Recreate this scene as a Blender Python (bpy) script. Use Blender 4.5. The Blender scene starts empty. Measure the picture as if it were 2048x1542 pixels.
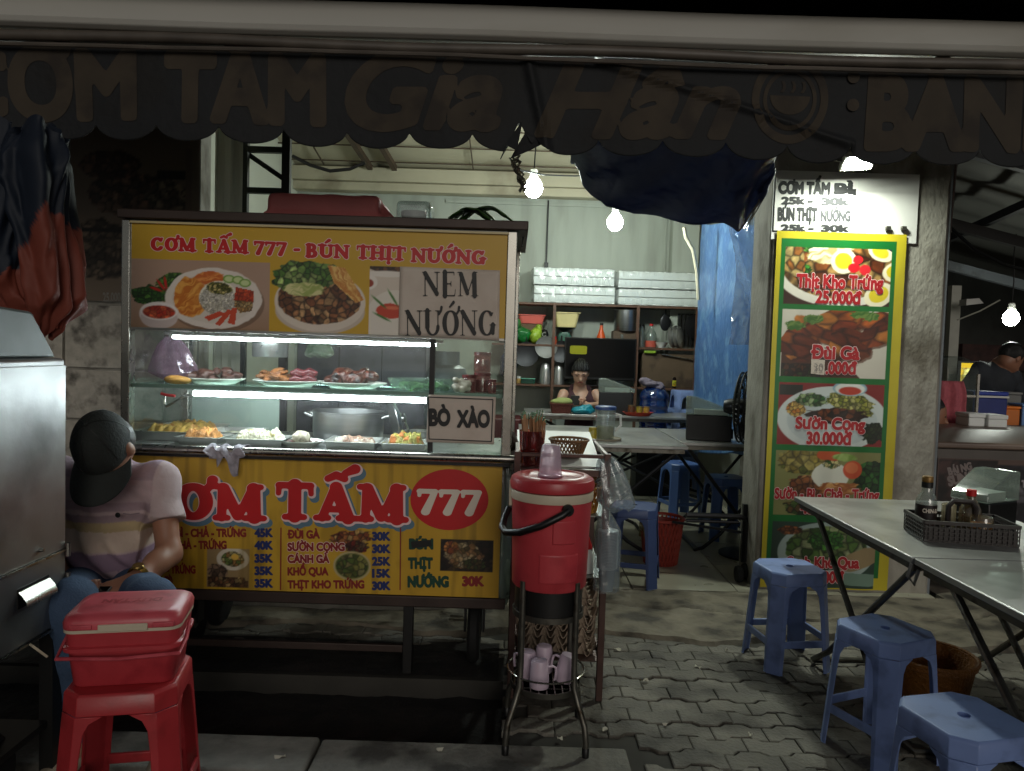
import bpy, math, random
import numpy as np
from mathutils import Vector, Matrix
random.seed(7); RNG = np.random.default_rng(7)
PI = math.pi
sc = bpy.context.scene
# ------------------------------------------------------------------ camera
CAM_H, PITCH, ROLL, FPX = 1.35, math.radians(2.7), math.radians(1.8), 1500.0
_f = np.array([0, math.cos(PITCH), -math.sin(PITCH)])
_r0 = np.array([1.0, 0, 0]); _u0 = np.array([0, math.sin(PITCH), math.cos(PITCH)])
_r = math.cos(ROLL)*_r0 + math.sin(ROLL)*_u0
_u = -math.sin(ROLL)*_r0 + math.cos(ROLL)*_u0
cam = bpy.data.cameras.new("camera"); cam_o = bpy.data.objects.new("camera", cam)
sc.collection.objects.link(cam_o); sc.camera = cam_o
cam.sensor_width = 36.0; cam.lens = 36.0*FPX/2048.0
cam.clip_start = 0.05; cam.clip_end = 300.0
M = Matrix.Identity(4)
for i in range(3):
    M[i][0] = _r[i]; M[i][1] = _u[i]; M[i][2] = -_f[i]
M[2][3] = CAM_H
cam_o.matrix_world = M
# ------------------------------------------------------------------ night sky, weak street light, exposure
world = bpy.data.worlds.new("World"); sc.world = world; world.use_nodes = True
wn = world.node_tree
sky = wn.nodes.new('ShaderNodeTexSky'); sky.sky_type = 'NISHITA'; sky.sun_disc = False
SUN_EL, SUN_ROT = math.radians(17), math.radians(168)
sky.sun_elevation = SUN_EL; sky.sun_rotation = SUN_ROT
hsv = wn.nodes.new('ShaderNodeHueSaturation'); hsv.inputs['Saturation'].default_value = 0.35
wn.links.new(sky.outputs[0], hsv.inputs['Color'])
wn.links.new(hsv.outputs[0], wn.nodes['Background'].inputs[0])
wn.nodes['Background'].inputs[1].default_value = 0.024
sun = bpy.data.lights.new("street_glow", 'SUN'); sun.energy = 0.48; sun.angle = math.radians(25)
sun.color = (1.0, 0.95, 0.86)
sun_o = bpy.data.objects.new("street_glow", sun); sc.collection.objects.link(sun_o)
sun_o.rotation_euler = (math.radians(73), 0, math.radians(12))
sc.view_settings.view_transform = 'Standard'; sc.view_settings.look = 'None'
sc.view_settings.exposure = 0.0; sc.view_settings.gamma = 1.0
sc.render.engine = 'CYCLES'
sc.cycles.use_denoising = True
sc.cycles.sample_clamp_indirect = 4.0; sc.cycles.sample_clamp_direct = 0.0
sc.cycles.max_bounces = 6; sc.cycles.diffuse_bounces = 3; sc.cycles.glossy_bounces = 3
sc.cycles.transmission_bounces = 4; sc.cycles.transparent_max_bounces = 12
sc.cycles.caustics_reflective = False; sc.cycles.caustics_refractive = False

def at(px, py, Y):
    d = _f + _r*(px-1024)/FPX + _u*(771-py)/FPX
    return Vector((d[0]*Y/d[1], Y, CAM_H + d[2]*Y/d[1]))
def on(px, py, z=0.0):
    d = _f + _r*(px-1024)/FPX + _u*(771-py)/FPX
    k = (z-CAM_H)/d[2]
    return Vector((d[0]*k, d[1]*k, z))
# ------------------------------------------------------------------ noise helpers (numpy)
def _hash(ix, iy, seed):
    h = (ix*374761393 + iy*668265263 + seed*974634777) & 0xffffffff
    h = ((h ^ (h >> 13))*1274126177) & 0xffffffff
    return ((h ^ (h >> 16)) & 0xffff)/65535.0
def vnoise(x, y, seed=0):
    ix = np.floor(x).astype(np.int64); iy = np.floor(y).astype(np.int64)
    fx = x-ix; fy = y-iy; fx = fx*fx*(3-2*fx); fy = fy*fy*(3-2*fy)
    a = _hash(ix, iy, seed); b = _hash(ix+1, iy, seed); c = _hash(ix, iy+1, seed); d = _hash(ix+1, iy+1, seed)
    return (a*(1-fx)+b*fx)*(1-fy)+(c*(1-fx)+d*fx)*fy
def fbm(x, y, seed=0, o=4):
    s = 0; a = .5; t = 0
    for i in range(o):
        s = s+a*vnoise(x, y, seed+i*17); t += a; a *= .5; x = x*2.03; y = y*2.03
    return s/t
def voro(x, y, seed=0):
    ix = np.floor(x).astype(np.int64); iy = np.floor(y).astype(np.int64)
    d1 = np.full(x.shape, 9.0); d2 = np.full(x.shape, 9.0); cid = np.zeros(x.shape)
    for dx in (-1, 0, 1):
        for dy in (-1, 0, 1):
            cx = ix+dx; cy = iy+dy
            px = cx+_hash(cx, cy, seed+1); py = cy+_hash(cx, cy, seed+2)
            d = np.hypot(px-x, py-y); h = _hash(cx, cy, seed+3)
            n = d < d1
            d2 = np.where(n, d1, np.minimum(d2, d)); cid = np.where(n, h, cid); d1 = np.where(n, d, d1)
    return d1, d2, cid
def lin(c):
    c = np.asarray(c, float)
    return np.where(c <= .04045, c/12.92, ((c+.055)/1.055)**2.4)
# ------------------------------------------------------------------ mesh builder
class MB:
    def __init__(s): s.v = []; s.f = []; s.m = []
    def add(s, vs, fs, mi=0, T=None):
        n = len(s.v)
        for v in vs:
            v = Vector(v)
            s.v.append(T @ v if T is not None else v)
        for f in fs: s.f.append(tuple(i+n for i in f)); s.m.append(mi)
        return s
    def box(s, x0, x1, y0, y1, z0, z1, mi=0, T=None):
        return s.add([(x0,y0,z0),(x1,y0,z0),(x1,y1,z0),(x0,y1,z0),(x0,y0,z1),(x1,y0,z1),(x1,y1,z1),(x0,y1,z1)],
              [(0,3,2,1),(4,5,6,7),(0,1,5,4),(1,2,6,5),(2,3,7,6),(3,0,4,7)], mi, T)
    def bar(s, a, b, w, h=None, mi=0, up=(0,0,1)):
        a = Vector(a); b = Vector(b); h = h or w
        d = (b-a).normalized(); up = Vector(up)
        if abs(d.dot(up)) > .95: up = Vector((0,1,0))
        x = d.cross(up).normalized(); y = x.cross(d)
        vs = []
        for p in (a, b):
            for i, j in ((-1,-1),(1,-1),(1,1),(-1,1)): vs.append(p+x*(i*w/2)+y*(j*h/2))
        return s.add(vs, [(3,2,1,0),(4,5,6,7),(0,1,5,4),(1,2,6,5),(2,3,7,6),(3,0,4,7)], mi)
    def tube(s, pts, r, n=8, closed=False, mi=0, caps=True):
        pts = [Vector(p) for p in pts]; k = len(pts)
        rs = r if isinstance(r, (list, tuple)) else [r]*k
        vs = []; nrm = None
        for i, p in enumerate(pts):
            if closed: t = pts[(i+1) % k]-pts[(i-1) % k]
            else: t = pts[min(i+1, k-1)]-pts[max(i-1, 0)]
            t.normalize()
            if nrm is None:
                a = Vector((0,0,1)) if abs(t.z) < .9 else Vector((1,0,0))
                nrm = (a-t*a.dot(t)).normalized()
            else:
                q = nrm-t*nrm.dot(t); nrm = q.normalized() if q.length > 1e-6 else nrm
            bn = t.cross(nrm)
            for j in range(n):
                c = 2*PI*j/n; vs.append(p+(nrm*math.cos(c)+bn*math.sin(c))*rs[i])
        fs = []
        for i in range(k if closed else k-1):
            i2 = (i+1) % k
            for j in range(n):
                j2 = (j+1) % n
                fs.append((i*n+j, i*n+j2, i2*n+j2, i2*n+j))
        if not closed and caps:
            fs.append(tuple(range(n-1, -1, -1))); fs.append(tuple((k-1)*n+j for j in range(n)))
        return s.add(vs, fs, mi)
    def lathe(s, prof, c=(0,0,0), n=24, mi=0, sx=1, sy=1, T=None):
        c = Vector(c); vs = []; fs = []; k = len(prof)
        for (r, z) in prof:
            for j in range(n):
                a = 2*PI*j/n; vs.append((c.x+r*sx*math.cos(a), c.y+r*sy*math.sin(a), c.z+z))
        for i in range(k-1):
            for j in range(n):
                j2 = (j+1) % n
                fs.append((i*n+j, i*n+j2, (i+1)*n+j2, (i+1)*n+j))
        if prof[0][0] > 1e-5: fs.append(tuple(range(n-1, -1, -1)))
        if prof[-1][0] > 1e-5: fs.append(tuple((k-1)*n+j for j in range(n)))
        return s.add(vs, fs, mi, T)
    def ball(s, c, rx, ry=None, rz=None, n=14, m=8, mi=0, jit=0.0, seed=0, T=None):
        ry = ry or rx; rz = rz or rx; rr = random.Random(seed); vs = []; fs = []
        for i in range(1, m):
            t = PI*i/m
            for j in range(n):
                p = 2*PI*j/n; k = 1+jit*(rr.random()-.5)*2
                vs.append((c[0]+rx*k*math.sin(t)*math.cos(p), c[1]+ry*k*math.sin(t)*math.sin(p), c[2]-rz*k*math.cos(t)))
        b = len(vs); vs.append((c[0], c[1], c[2]-rz)); vs.append((c[0], c[1], c[2]+rz))
        for i in range(m-2):
            for j in range(n):
                j2 = (j+1) % n; fs.append((i*n+j, i*n+j2, (i+1)*n+j2, (i+1)*n+j))
        for j in range(n):
            j2 = (j+1) % n; fs.append((b, j2, j)); fs.append((b+1, (m-2)*n+j, (m-2)*n+j2))
        return s.add(vs, fs, mi, T)
    def prism(s, poly, fn, h, mi=0):
        """poly in 2D, fn(u,v,w)->xyz, extruded w=0..h"""
        n = len(poly)
        vs = [fn(u, v, 0) for u, v in poly]+[fn(u, v, h) for u, v in poly]
        fs = [tuple(range(n-1, -1, -1)), tuple(range(n, 2*n))]+[(i, (i+1) % n, n+(i+1) % n, n+i) for i in range(n)]
        return s.add(vs, fs, mi)
    def sheet(s, fn, nu, nv, th=0.0, mi=0):
        """fn(u,v) u,v in 0..1 -> point; th = thickness along local normal approx"""
        g = [[Vector(fn(i/nu, j/nv)) for i in range(nu+1)] for j in range(nv+1)]
        vs = [p for row in g for p in row]; W = nu+1
        fs = [(j*W+i, j*W+i+1, (j+1)*W+i+1, (j+1)*W+i) for j in range(nv) for i in range(nu)]
        if th:
            ns = []
            for j in range(nv+1):
                for i in range(nu+1):
                    a = g[j][min(i+1, nu)]-g[j][max(i-1, 0)]; b = g[min(j+1, nv)][i]-g[max(j-1, 0)][i]
                    q = a.cross(b); ns.append(q.normalized() if q.length > 1e-9 else Vector((0,0,1)))
            n = len(vs); vs = vs+[p-q*th for p, q in zip(vs, ns)]
            fs = fs+[tuple(x+n for x in reversed(f)) for f in fs]
            per = [i for i in range(nu+1)]+[j*W+nu for j in range(1, nv+1)]+[nv*W+i for i in range(nu-1, -1, -1)]+[j*W for j in range(nv-1, 0, -1)]
            for k in range(len(per)):
                a = per[k]; b = per[(k+1) % len(per)]; fs.append((b, a, a+n, b+n))
        return s.add(vs, fs, mi)
C = sc.collection
def obj(name, mb, mats, parent=None, bevel=0.0, seg=2, smooth=True, ang=40, world=True, kind=None):
    me = bpy.data.meshes.new(name)
    off = Vector((0,0,0))
    if parent is not None and world:
        p = parent
        while p is not None: off = off+p.location; p = p.parent
    me.from_pydata([tuple(v-off) for v in mb.v], [], mb.f)
    if not isinstance(mats, (list, tuple)): mats = [mats]
    for m in mats: me.materials.append(m)
    if len(mats) > 1: me.polygons.foreach_set('material_index', mb.m)
    if smooth:
        me.polygons.foreach_set('use_smooth', [True]*len(me.polygons))
        me.set_sharp_from_angle(angle=math.radians(ang))
    me.update()
    o = bpy.data.objects.new(name, me); C.objects.link(o)
    if parent is not None: o.parent = parent
    if bevel:
        b = o.modifiers.new('bevel', 'BEVEL'); b.width = bevel; b.segments = seg; b.limit_method = 'ANGLE'; b.angle_limit = math.radians(35)
    if kind: o['kind'] = kind
    return o
def thing(name, label, cat, loc=(0,0,0), rz=0.0, group=None):
    o = bpy.data.objects.new(name, None); C.objects.link(o); o.empty_display_size = .05
    o.location = loc; o.rotation_euler = (0, 0, rz); o['label'] = label; o['category'] = cat
    if group: o['group'] = group
    return o
def tag(o, label, cat, group=None):
    o['label'] = label; o['category'] = cat
    if group: o['group'] = group
    return o
def struct(name, mb, mats, **k):
    o = obj(name, mb, mats, **k); o['kind'] = 'structure'; return o
def dup(root, loc, rz, label, group=None, scale=None):
    r = root.copy(); C.objects.link(r); r.location = loc; r.rotation_euler = (0, 0, rz); r['label'] = label
    if group: r['group'] = group
    if scale: r.scale = (scale,)*3 if not isinstance(scale, tuple) else scale
    for ch in list(root.children):
        c = ch.copy(); C.objects.link(c); c.parent = r
        for g in ch.children:
            d = g.copy(); C.objects.link(d); d.parent = c
    return r
# ------------------------------------------------------------------ materials
def mat(name, col, rough=.6, metal=0.0, var=.15, scale=8.0, bump=0.0, bscale=None, rvar=0.0, spec=.5, emit=None, estr=0.0, stretch=None, alpha=1.0, trans=0.0, sss=0.0, dirt=None, dscale=3.0, dlo=.52, dhi=.62, coat=0.0):
    m = bpy.data.materials.new(name); m.use_nodes = True; nt = m.node_tree; b = nt.nodes['Principled BSDF']
    c = [float(x) for x in lin(col)]
    b.inputs['Roughness'].default_value = rough; b.inputs['Metallic'].default_value = metal
    b.inputs['Specular IOR Level'].default_value = spec
    b.inputs['Alpha'].default_value = alpha; b.inputs['Transmission Weight'].default_value = trans
    b.inputs['Coat Weight'].default_value = coat
    if sss: b.inputs['Subsurface Weight'].default_value = sss; b.inputs['Subsurface Scale'].default_value = .01
    tc = nt.nodes.new('ShaderNodeTexCoord'); vec = tc.outputs['Object']
    if stretch:
        mp = nt.nodes.new('ShaderNodeMapping'); mp.inputs['Scale'].default_value = stretch
        nt.links.new(vec, mp.inputs[0]); vec = mp.outputs[0]
    def noise(s, det=4):
        n = nt.nodes.new('ShaderNodeTexNoise'); n.inputs['Scale'].default_value = s; n.inputs['Detail'].default_value = det
        nt.links.new(vec, n.inputs['Vector']); return n
    colout = None
    if var:
        n = noise(scale); r = nt.nodes.new('ShaderNodeValToRGB')
        r.color_ramp.elements[0].position = .3; r.color_ramp.elements[1].position = .7
        r.color_ramp.elements[0].color = [x*(1-var) for x in c]+[1]; r.color_ramp.elements[1].color = [min(1, x*(1+var)) for x in c]+[1]
        nt.links.new(n.outputs['Fac'], r.inputs[0]); colout = r.outputs[0]
    else: b.inputs['Base Color'].default_value = c+[1]
    if dirt is not None:
        n = noise(dscale, 6); r = nt.nodes.new('ShaderNodeValToRGB')
        r.color_ramp.elements[0].position = dlo; r.color_ramp.elements[1].position = dhi
        mx = nt.nodes.new('ShaderNodeMix'); mx.data_type = 'RGBA'
        nt.links.new(n.outputs['Fac'], r.inputs[0]); nt.links.new(r.outputs[0], mx.inputs[0])
        if colout is not None: nt.links.new(colout, mx.inputs[6])
        else: mx.inputs[6].default_value = c+[1]
        mx.inputs[7].default_value = [float(x) for x in lin(dirt)]+[1]; colout = mx.outputs[2]
    if colout is not None: nt.links.new(colout, b.inputs['Base Color'])
    if bump:
        n = noise(bscale or scale*4, 5); bp = nt.nodes.new('ShaderNodeBump'); bp.inputs['Strength'].default_value = bump; bp.inputs['Distance'].default_value = .01
        nt.links.new(n.outputs['Fac'], bp.inputs['Height']); nt.links.new(bp.outputs[0], b.inputs['Normal'])
    if rvar:
        n = noise(scale*2); mr = nt.nodes.new('ShaderNodeMapRange')
        mr.inputs[3].default_value = max(0, rough-rvar); mr.inputs[4].default_value = min(1, rough+rvar)
        nt.links.new(n.outputs['Fac'], mr.inputs[0]); nt.links.new(mr.outputs[0], b.inputs['Roughness'])
    if estr:
        e = [float(x) for x in lin(emit)]
        b.inputs['Emission Color'].default_value = e+[1]; b.inputs['Emission Strength'].default_value = estr
    return m
def glassy(name, tint=(1,1,1), rough=.03, refl=.06, haze=0.0, hazecol=(.8,.8,.8), bump=0.0, bscale=20):
    """thin pane / film: transparent + mirror by fresnel + a little diffuse haze"""
    m = bpy.data.materials.new(name); m.use_nodes = True; nt = m.node_tree
    for n in list(nt.nodes):
        if n.type == 'BSDF_PRINCIPLED': nt.nodes.remove(n)
    out = [n for n in nt.nodes if n.type == 'OUTPUT_MATERIAL'][0]
    tr = nt.nodes.new('ShaderNodeBsdfTransparent'); tr.inputs[0].default_value = [float(x) for x in lin(tint)]+[1]
    gl = nt.nodes.new('ShaderNodeBsdfGlossy'); gl.inputs['Roughness'].default_value = rough
    df = nt.nodes.new('ShaderNodeBsdfDiffuse'); df.inputs[0].default_value = [float(x) for x in lin(hazecol)]+[1]
    tl = nt.nodes.new('ShaderNodeBsdfTranslucent'); tl.inputs[0].default_value = [float(x) for x in lin(hazecol)]+[1]
    ad = nt.nodes.new('ShaderNodeMixShader'); ad.inputs[0].default_value = .4
    nt.links.new(df.outputs[0], ad.inputs[1]); nt.links.new(tl.outputs[0], ad.inputs[2])
    m1 = nt.nodes.new('ShaderNodeMixShader'); m1.inputs[0].default_value = haze
    nt.links.new(tr.outputs[0], m1.inputs[1]); nt.links.new(ad.outputs[0], m1.inputs[2])
    lw = nt.nodes.new('ShaderNodeLayerWeight'); lw.inputs[0].default_value = .12
    mr = nt.nodes.new('ShaderNodeMapRange'); mr.inputs[3].default_value = refl; mr.inputs[4].default_value = .7
    nt.links.new(lw.outputs['Facing'], mr.inputs[0])
    m2 = nt.nodes.new('ShaderNodeMixShader')
    nt.links.new(mr.outputs[0], m2.inputs[0]); nt.links.new(m1.outputs[0], m2.inputs[1]); nt.links.new(gl.outputs[0], m2.inputs[2])
    nt.links.new(m2.outputs[0], out.inputs[0])
    if bump:
        tc = nt.nodes.new('ShaderNodeTexCoord'); n = nt.nodes.new('ShaderNodeTexNoise'); n.inputs['Scale'].default_value = bscale; n.inputs['Detail'].default_value = 5
        bp = nt.nodes.new('ShaderNodeBump'); bp.inputs['Strength'].default_value = bump; bp.inputs['Distance'].default_value = .01
        nt.links.new(tc.outputs['Object'], n.inputs['Vector']); nt.links.new(n.outputs[0], bp.inputs['Height'])
        nt.links.new(bp.outputs[0], gl.inputs['Normal']); nt.links.new(bp.outputs[0], df.inputs['Normal'])
    return m
def colmat(name, rough=.5, spec=.5, bump=0.0, bscale=40, trl=0.0):
    m = bpy.data.materials.new(name); m.use_nodes = True; nt = m.node_tree; b = nt.nodes['Principled BSDF']
    a = nt.nodes.new('ShaderNodeAttribute'); a.attribute_name = 'Col'
    nt.links.new(a.outputs['Color'], b.inputs['Base Color']); b.inputs['Roughness'].default_value = rough; b.inputs['Specular IOR Level'].default_value = spec
    if bump:
        tc = nt.nodes.new('ShaderNodeTexCoord'); n = nt.nodes.new('ShaderNodeTexNoise'); n.inputs['Scale'].default_value = bscale; n.inputs['Detail'].default_value = 5
        bp = nt.nodes.new('ShaderNodeBump'); bp.inputs['Strength'].default_value = bump; bp.inputs['Distance'].default_value = .01
        nt.links.new(tc.outputs['Object'], n.inputs['Vector']); nt.links.new(n.outputs[0], bp.inputs['Height']); nt.links.new(bp.outputs[0], b.inputs['Normal'])
    return m
def setcol(o, cols):
    """cols: per-vertex linear rgb"""
    a = o.data.color_attributes.new('Col', 'FLOAT_COLOR', 'POINT')
    n = len(o.data.vertices); arr = np.ones((n, 4), np.float32); arr[:, :3] = cols
    a.data.foreach_set('color', arr.ravel())
# ------------------------------------------------------------------ signed-distance solids (surface nets)
class SDF:
    def __init__(s, k=.03): s.p = []; s.k = k
    def cone(s, a, b, ra, rb=None, k=None): s.p.append(('c', np.array(a, float), np.array(b, float), ra, ra if rb is None else rb, s.k if k is None else k)); return s
    def chain(s, pts, rs, k=None):
        for i in range(len(pts)-1): s.cone(pts[i], pts[i+1], rs[i], rs[i+1], k)
        return s
    def ell(s, c, r, rot=None, k=None): s.p.append(('e', np.array(c, float), np.array(r, float), rot, None, s.k if k is None else k)); return s
    def rbox(s, c, h, r, rot=None, k=None): s.p.append(('b', np.array(c, float), np.array(h, float), rot, r, s.k if k is None else k)); return s
    def ev(s, P):
        D = None
        for q in s.p:
            if q[0] == 'c':
                _, a, b, ra, rb, k = q; ab = b-a; L = max(1e-9, ab@ab)
                t = np.clip(((P-a)@ab)/L, 0, 1)
                d = np.linalg.norm(P-a-t[..., None]*ab, axis=-1)-(ra+(rb-ra)*t)
            else:
                c, h, rot, k = q[1], q[2], q[3], q[5]; L = P-c
                if rot is not None: L = L@np.array(rot)
                if q[0] == 'e':
                    n = np.linalg.norm(L/h, axis=-1); g = np.linalg.norm(L/(h*h), axis=-1)
                    d = n*(n-1)/np.maximum(g, 1e-9)
                else:
                    a = np.abs(L)-h+q[4]
                    d = np.linalg.norm(np.maximum(a, 0), axis=-1)+np.minimum(a.max(-1), 0)-q[4]
            if D is None: D = d
            elif k <= 0: D = np.minimum(D, d)
            else:
                hh = np.clip(.5+.5*(D-d)/k, 0, 1); D = D+(d-D)*hh-k*hh*(1-hh)
        return D
    def bounds(s):
        lo = np.full(3, 1e9); hi = -lo
        for q in s.p:
            if q[0] == 'c':
                r = max(q[3], q[4]); lo = np.minimum(lo, np.minimum(q[1], q[2])-r); hi = np.maximum(hi, np.maximum(q[1], q[2])+r)
            else:
                r = q[2] if q[3] is None else np.full(3, np.linalg.norm(q[2])); lo = np.minimum(lo, q[1]-r); hi = np.maximum(hi, q[1]+r)
        return lo, hi
    def pb(s, q):
        if q[0] == 'c':
            r = max(q[3], q[4]); return np.minimum(q[1], q[2])-r, np.maximum(q[1], q[2])+r
        r = q[2] if q[3] is None else np.full(3, np.linalg.norm(q[2])); return q[1]-r, q[1]+r
    def mesh(s, res, disp=None, cut=None):
        lo, hi = s.bounds(); lo = lo-3*res; hi = hi+3*res
        n = np.ceil((hi-lo)/res).astype(int)+1
        ax = [lo[i]+res*np.arange(n[i]) for i in range(3)]
        D = np.full(tuple(n), .2)
        for q in s.p:
            a, b = s.pb(q); mg = q[5]+4*res+.01
            i0 = np.clip(((a-mg-lo)/res).astype(int), 0, n-1); i1 = np.clip(((b+mg-lo)/res).astype(int)+2, 1, n)
            sl = tuple(slice(i, j) for i, j in zip(i0, i1))
            P = np.stack(np.meshgrid(*[ax[k][sl[k]] for k in range(3)], indexing='ij'), -1)
            T = SDF(0); T.p = [q]; d = T.ev(P); k = q[5]; d0 = D[sl]
            if k <= 0: D[sl] = np.minimum(d0, d)
            else:
                hh = np.clip(.5+.5*(d0-d)/k, 0, 1); D[sl] = d0+(d-d0)*hh-k*hh*(1-hh)
        if disp is not None or cut is not None:
            m = np.argwhere(np.abs(D) < .06); P = lo+res*m; d = D[m[:, 0], m[:, 1], m[:, 2]]
            if disp is not None: d = d+disp(P)
            D[m[:, 0], m[:, 1], m[:, 2]] = d
            if cut is not None:
                m = np.argwhere(D < .06); P = lo+res*m; D[m[:, 0], m[:, 1], m[:, 2]] = np.maximum(D[m[:, 0], m[:, 1], m[:, 2]], cut(P))
        return nets(D, lo, res)
def nets(D, lo, res):
    S = D < 0; nx, ny, nz = D.shape
    cs = np.zeros((nx-1, ny-1, nz-1), np.int8)
    for i in (0, 1):
        for j in (0, 1):
            for k in (0, 1): cs += S[i:nx-1+i, j:ny-1+j, k:nz-1+k]
    act = (cs > 0) & (cs < 8); idx = np.full(act.shape, -1, np.int64); I = np.argwhere(act); idx[act] = np.arange(len(I))
    acc = np.zeros((len(I), 3)); cnt = np.zeros(len(I))
    cor = [(i, j, k) for i in (0, 1) for j in (0, 1) for k in (0, 1)]
    for a in range(8):
        for b in range(a+1, 8):
            if sum(abs(cor[a][q]-cor[b][q]) for q in range(3)) != 1: continue
            A = I+np.array(cor[a]); B = I+np.array(cor[b])
            da = D[A[:, 0], A[:, 1], A[:, 2]]; db = D[B[:, 0], B[:, 1], B[:, 2]]
            x = (da < 0) != (db < 0); t = np.where(x, da/np.where(x, da-db, 1), 0)[:, None]
            p = np.array(cor[a])+t*(np.array(cor[b])-np.array(cor[a])); acc[x] += p[x]; cnt[x] += 1
    V = lo+res*(I+acc/np.maximum(cnt, 1)[:, None]); F = []
    for ax in range(3):
        sl = [slice(1, -1)]*3; sl[ax] = slice(0, -1); s2 = list(sl); s2[ax] = slice(1, None)
        a = S[tuple(sl)]; b = S[tuple(s2)]
        E = np.argwhere(a != b)+np.array([0 if q == ax else 1 for q in range(3)])
        if not len(E): continue
        u, v = (ax+1) % 3, (ax+2) % 3; eu = np.eye(3, dtype=int)[u]; ev = np.eye(3, dtype=int)[v]
        q = [E, E-eu, E-eu-ev, E-ev]; q = [idx[w[:, 0], w[:, 1], w[:, 2]] for w in q]
        ins = S[E[:, 0], E[:, 1], E[:, 2]]
        Q = np.stack(q, 1); Q = np.where(ins[:, None], Q, Q[:, ::-1]); F.append(Q)
    F = np.concatenate(F); F = F[(F >= 0).all(1)]
    mb = MB(); mb.v = [Vector(v) for v in V]; mb.f = [tuple(int(i) for i in f) for f in F]; mb.m = [0]*len(mb.f)
    return mb
def rotm(rx=0, ry=0, rz=0):
    from mathutils import Euler
    return np.array(Euler((rx, ry, rz)).to_matrix())
# ------------------------------------------------------------------ lettering: outlines -> distance field -> flat mesh
_tc = {}
def font_segs(body, shear=0.0):
    key = (body, shear)
    if key in _tc: return _tc[key]
    c = bpy.data.curves.new('t', 'FONT'); c.body = body; c.fill_mode = 'NONE'; c.resolution_u = 5; c.shear = shear
    o = bpy.data.objects.new('t', c); C.objects.link(o)
    dg = bpy.context.evaluated_depsgraph_get(); me = bpy.data.meshes.new_from_object(o.evaluated_get(dg))
    v = np.array([x.co[:2] for x in me.vertices]); e = np.array([x.vertices[:] for x in me.edges])
    nxt = {}
    segs = v[e]
    # edges follow the spline order (i, i+1); fix the closing edge's direction
    for k in range(len(e)):
        a, b = e[k]
        if abs(a-b) > 1: segs[k] = v[[max(a, b), min(a, b)]]
        else: segs[k] = v[[min(a, b), max(a, b)]]
    C.objects.unlink(o); bpy.data.objects.remove(o); bpy.data.meshes.remove(me); bpy.data.curves.remove(c)
    _tc[key] = segs
    return segs
def seg_field(segs, h, pad):
    lo = segs.reshape(-1, 2).min(0)-pad; hi = segs.reshape(-1, 2).max(0)+pad
    xs = np.arange(lo[0], hi[0]+h, h); ys = np.arange(lo[1], hi[1]+h, h)
    D = np.full((len(ys), len(xs)), 9.0)
    B = 24
    for b in range(0, len(xs), B):
        bx = xs[b:b+B]; x0 = bx[0]-pad*1.3; x1 = bx[-1]+pad*1.3
        m = (segs[:, :, 0].max(1) >= x0) & (segs[:, :, 0].min(1) <= x1)
        s = segs[m]
        if not len(s): continue
        X, Y = np.meshgrid(bx, ys); P = np.stack([X, Y], -1)[..., None, :]
        a = s[:, 0]; d = s[:, 1]-a; L = np.maximum((d*d).sum(-1), 1e-12)
        t = np.clip(((P-a)*d).sum(-1)/L, 0, 1)
        q = P-a-t[..., None]*d; dist = np.sqrt((q*q).sum(-1)).min(-1)
        px = P[..., 0]; py = P[..., 1]
        ax, bx_ = s[:, 0, 0], s[:, 1, 0]
        cross = ((ax <= px) != (bx_ <= px))
        yy = a[:, 1]+(px-ax)*d[:, 1]/np.where(np.abs(d[:, 0]) < 1e-12, 1e-12, d[:, 0])
        w = np.where(cross & (yy > py), np.sign(d[:, 0]), 0).sum(-1)
        D[:, b:b+B] = np.where(w != 0, -dist, dist)
    return D, xs, ys
MAXRUN = 5
def msq(D, xs, ys, lev):
    """marching squares fill of D<lev; returns verts2d, faces"""
    G = D-lev; S = G < 0; V = []; F = []; vid = {}
    ny, nx = G.shape
    def gp(i, j):
        k = (0, i, j)
        if k not in vid: vid[k] = len(V); V.append((xs[i], ys[j]))
        return vid[k]
    def ep(i, j, i2, j2):
        k = (1, i, j, i2, j2)
        if k not in vid:
            a = G[j, i]; b = G[j2, i2]; t = a/(a-b); vid[k] = len(V)
            V.append((xs[i]+(xs[i2]-xs[i])*t, ys[j]+(ys[j2]-ys[j])*t))
        return vid[k]
    cnt = S[:-1, :-1].astype(int)+S[1:, :-1]+S[:-1, 1:]+S[1:, 1:]
    for j in range(ny-1):
        row = cnt[j]; act = np.nonzero(row)[0]; run = None; last = None
        for i in act:
            if row[i] == 4:
                if run is None or last != i-1 or i-run >= MAXRUN:
                    if run is not None: F.append((gp(run, j), gp(last+1, j), gp(last+1, j+1), gp(run, j+1)))
                    run = i
                last = i; continue
            cs = [(i, j), (i+1, j), (i+1, j+1), (i, j+1)]; poly = []
            for q in range(4):
                a = cs[q]; b = cs[(q+1) % 4]; sa = S[a[1], a[0]]; sb = S[b[1], b[0]]
                if sa: poly.append(gp(*a))
                if sa != sb:
                    poly.append(ep(*min(a, b), *max(a, b)))
            if len(poly) >= 3: F.append(tuple(poly))
        if run is not None: F.append((gp(run, j), gp(last+1, j), gp(last+1, j+1), gp(run, j+1)))
    return V, F
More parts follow.
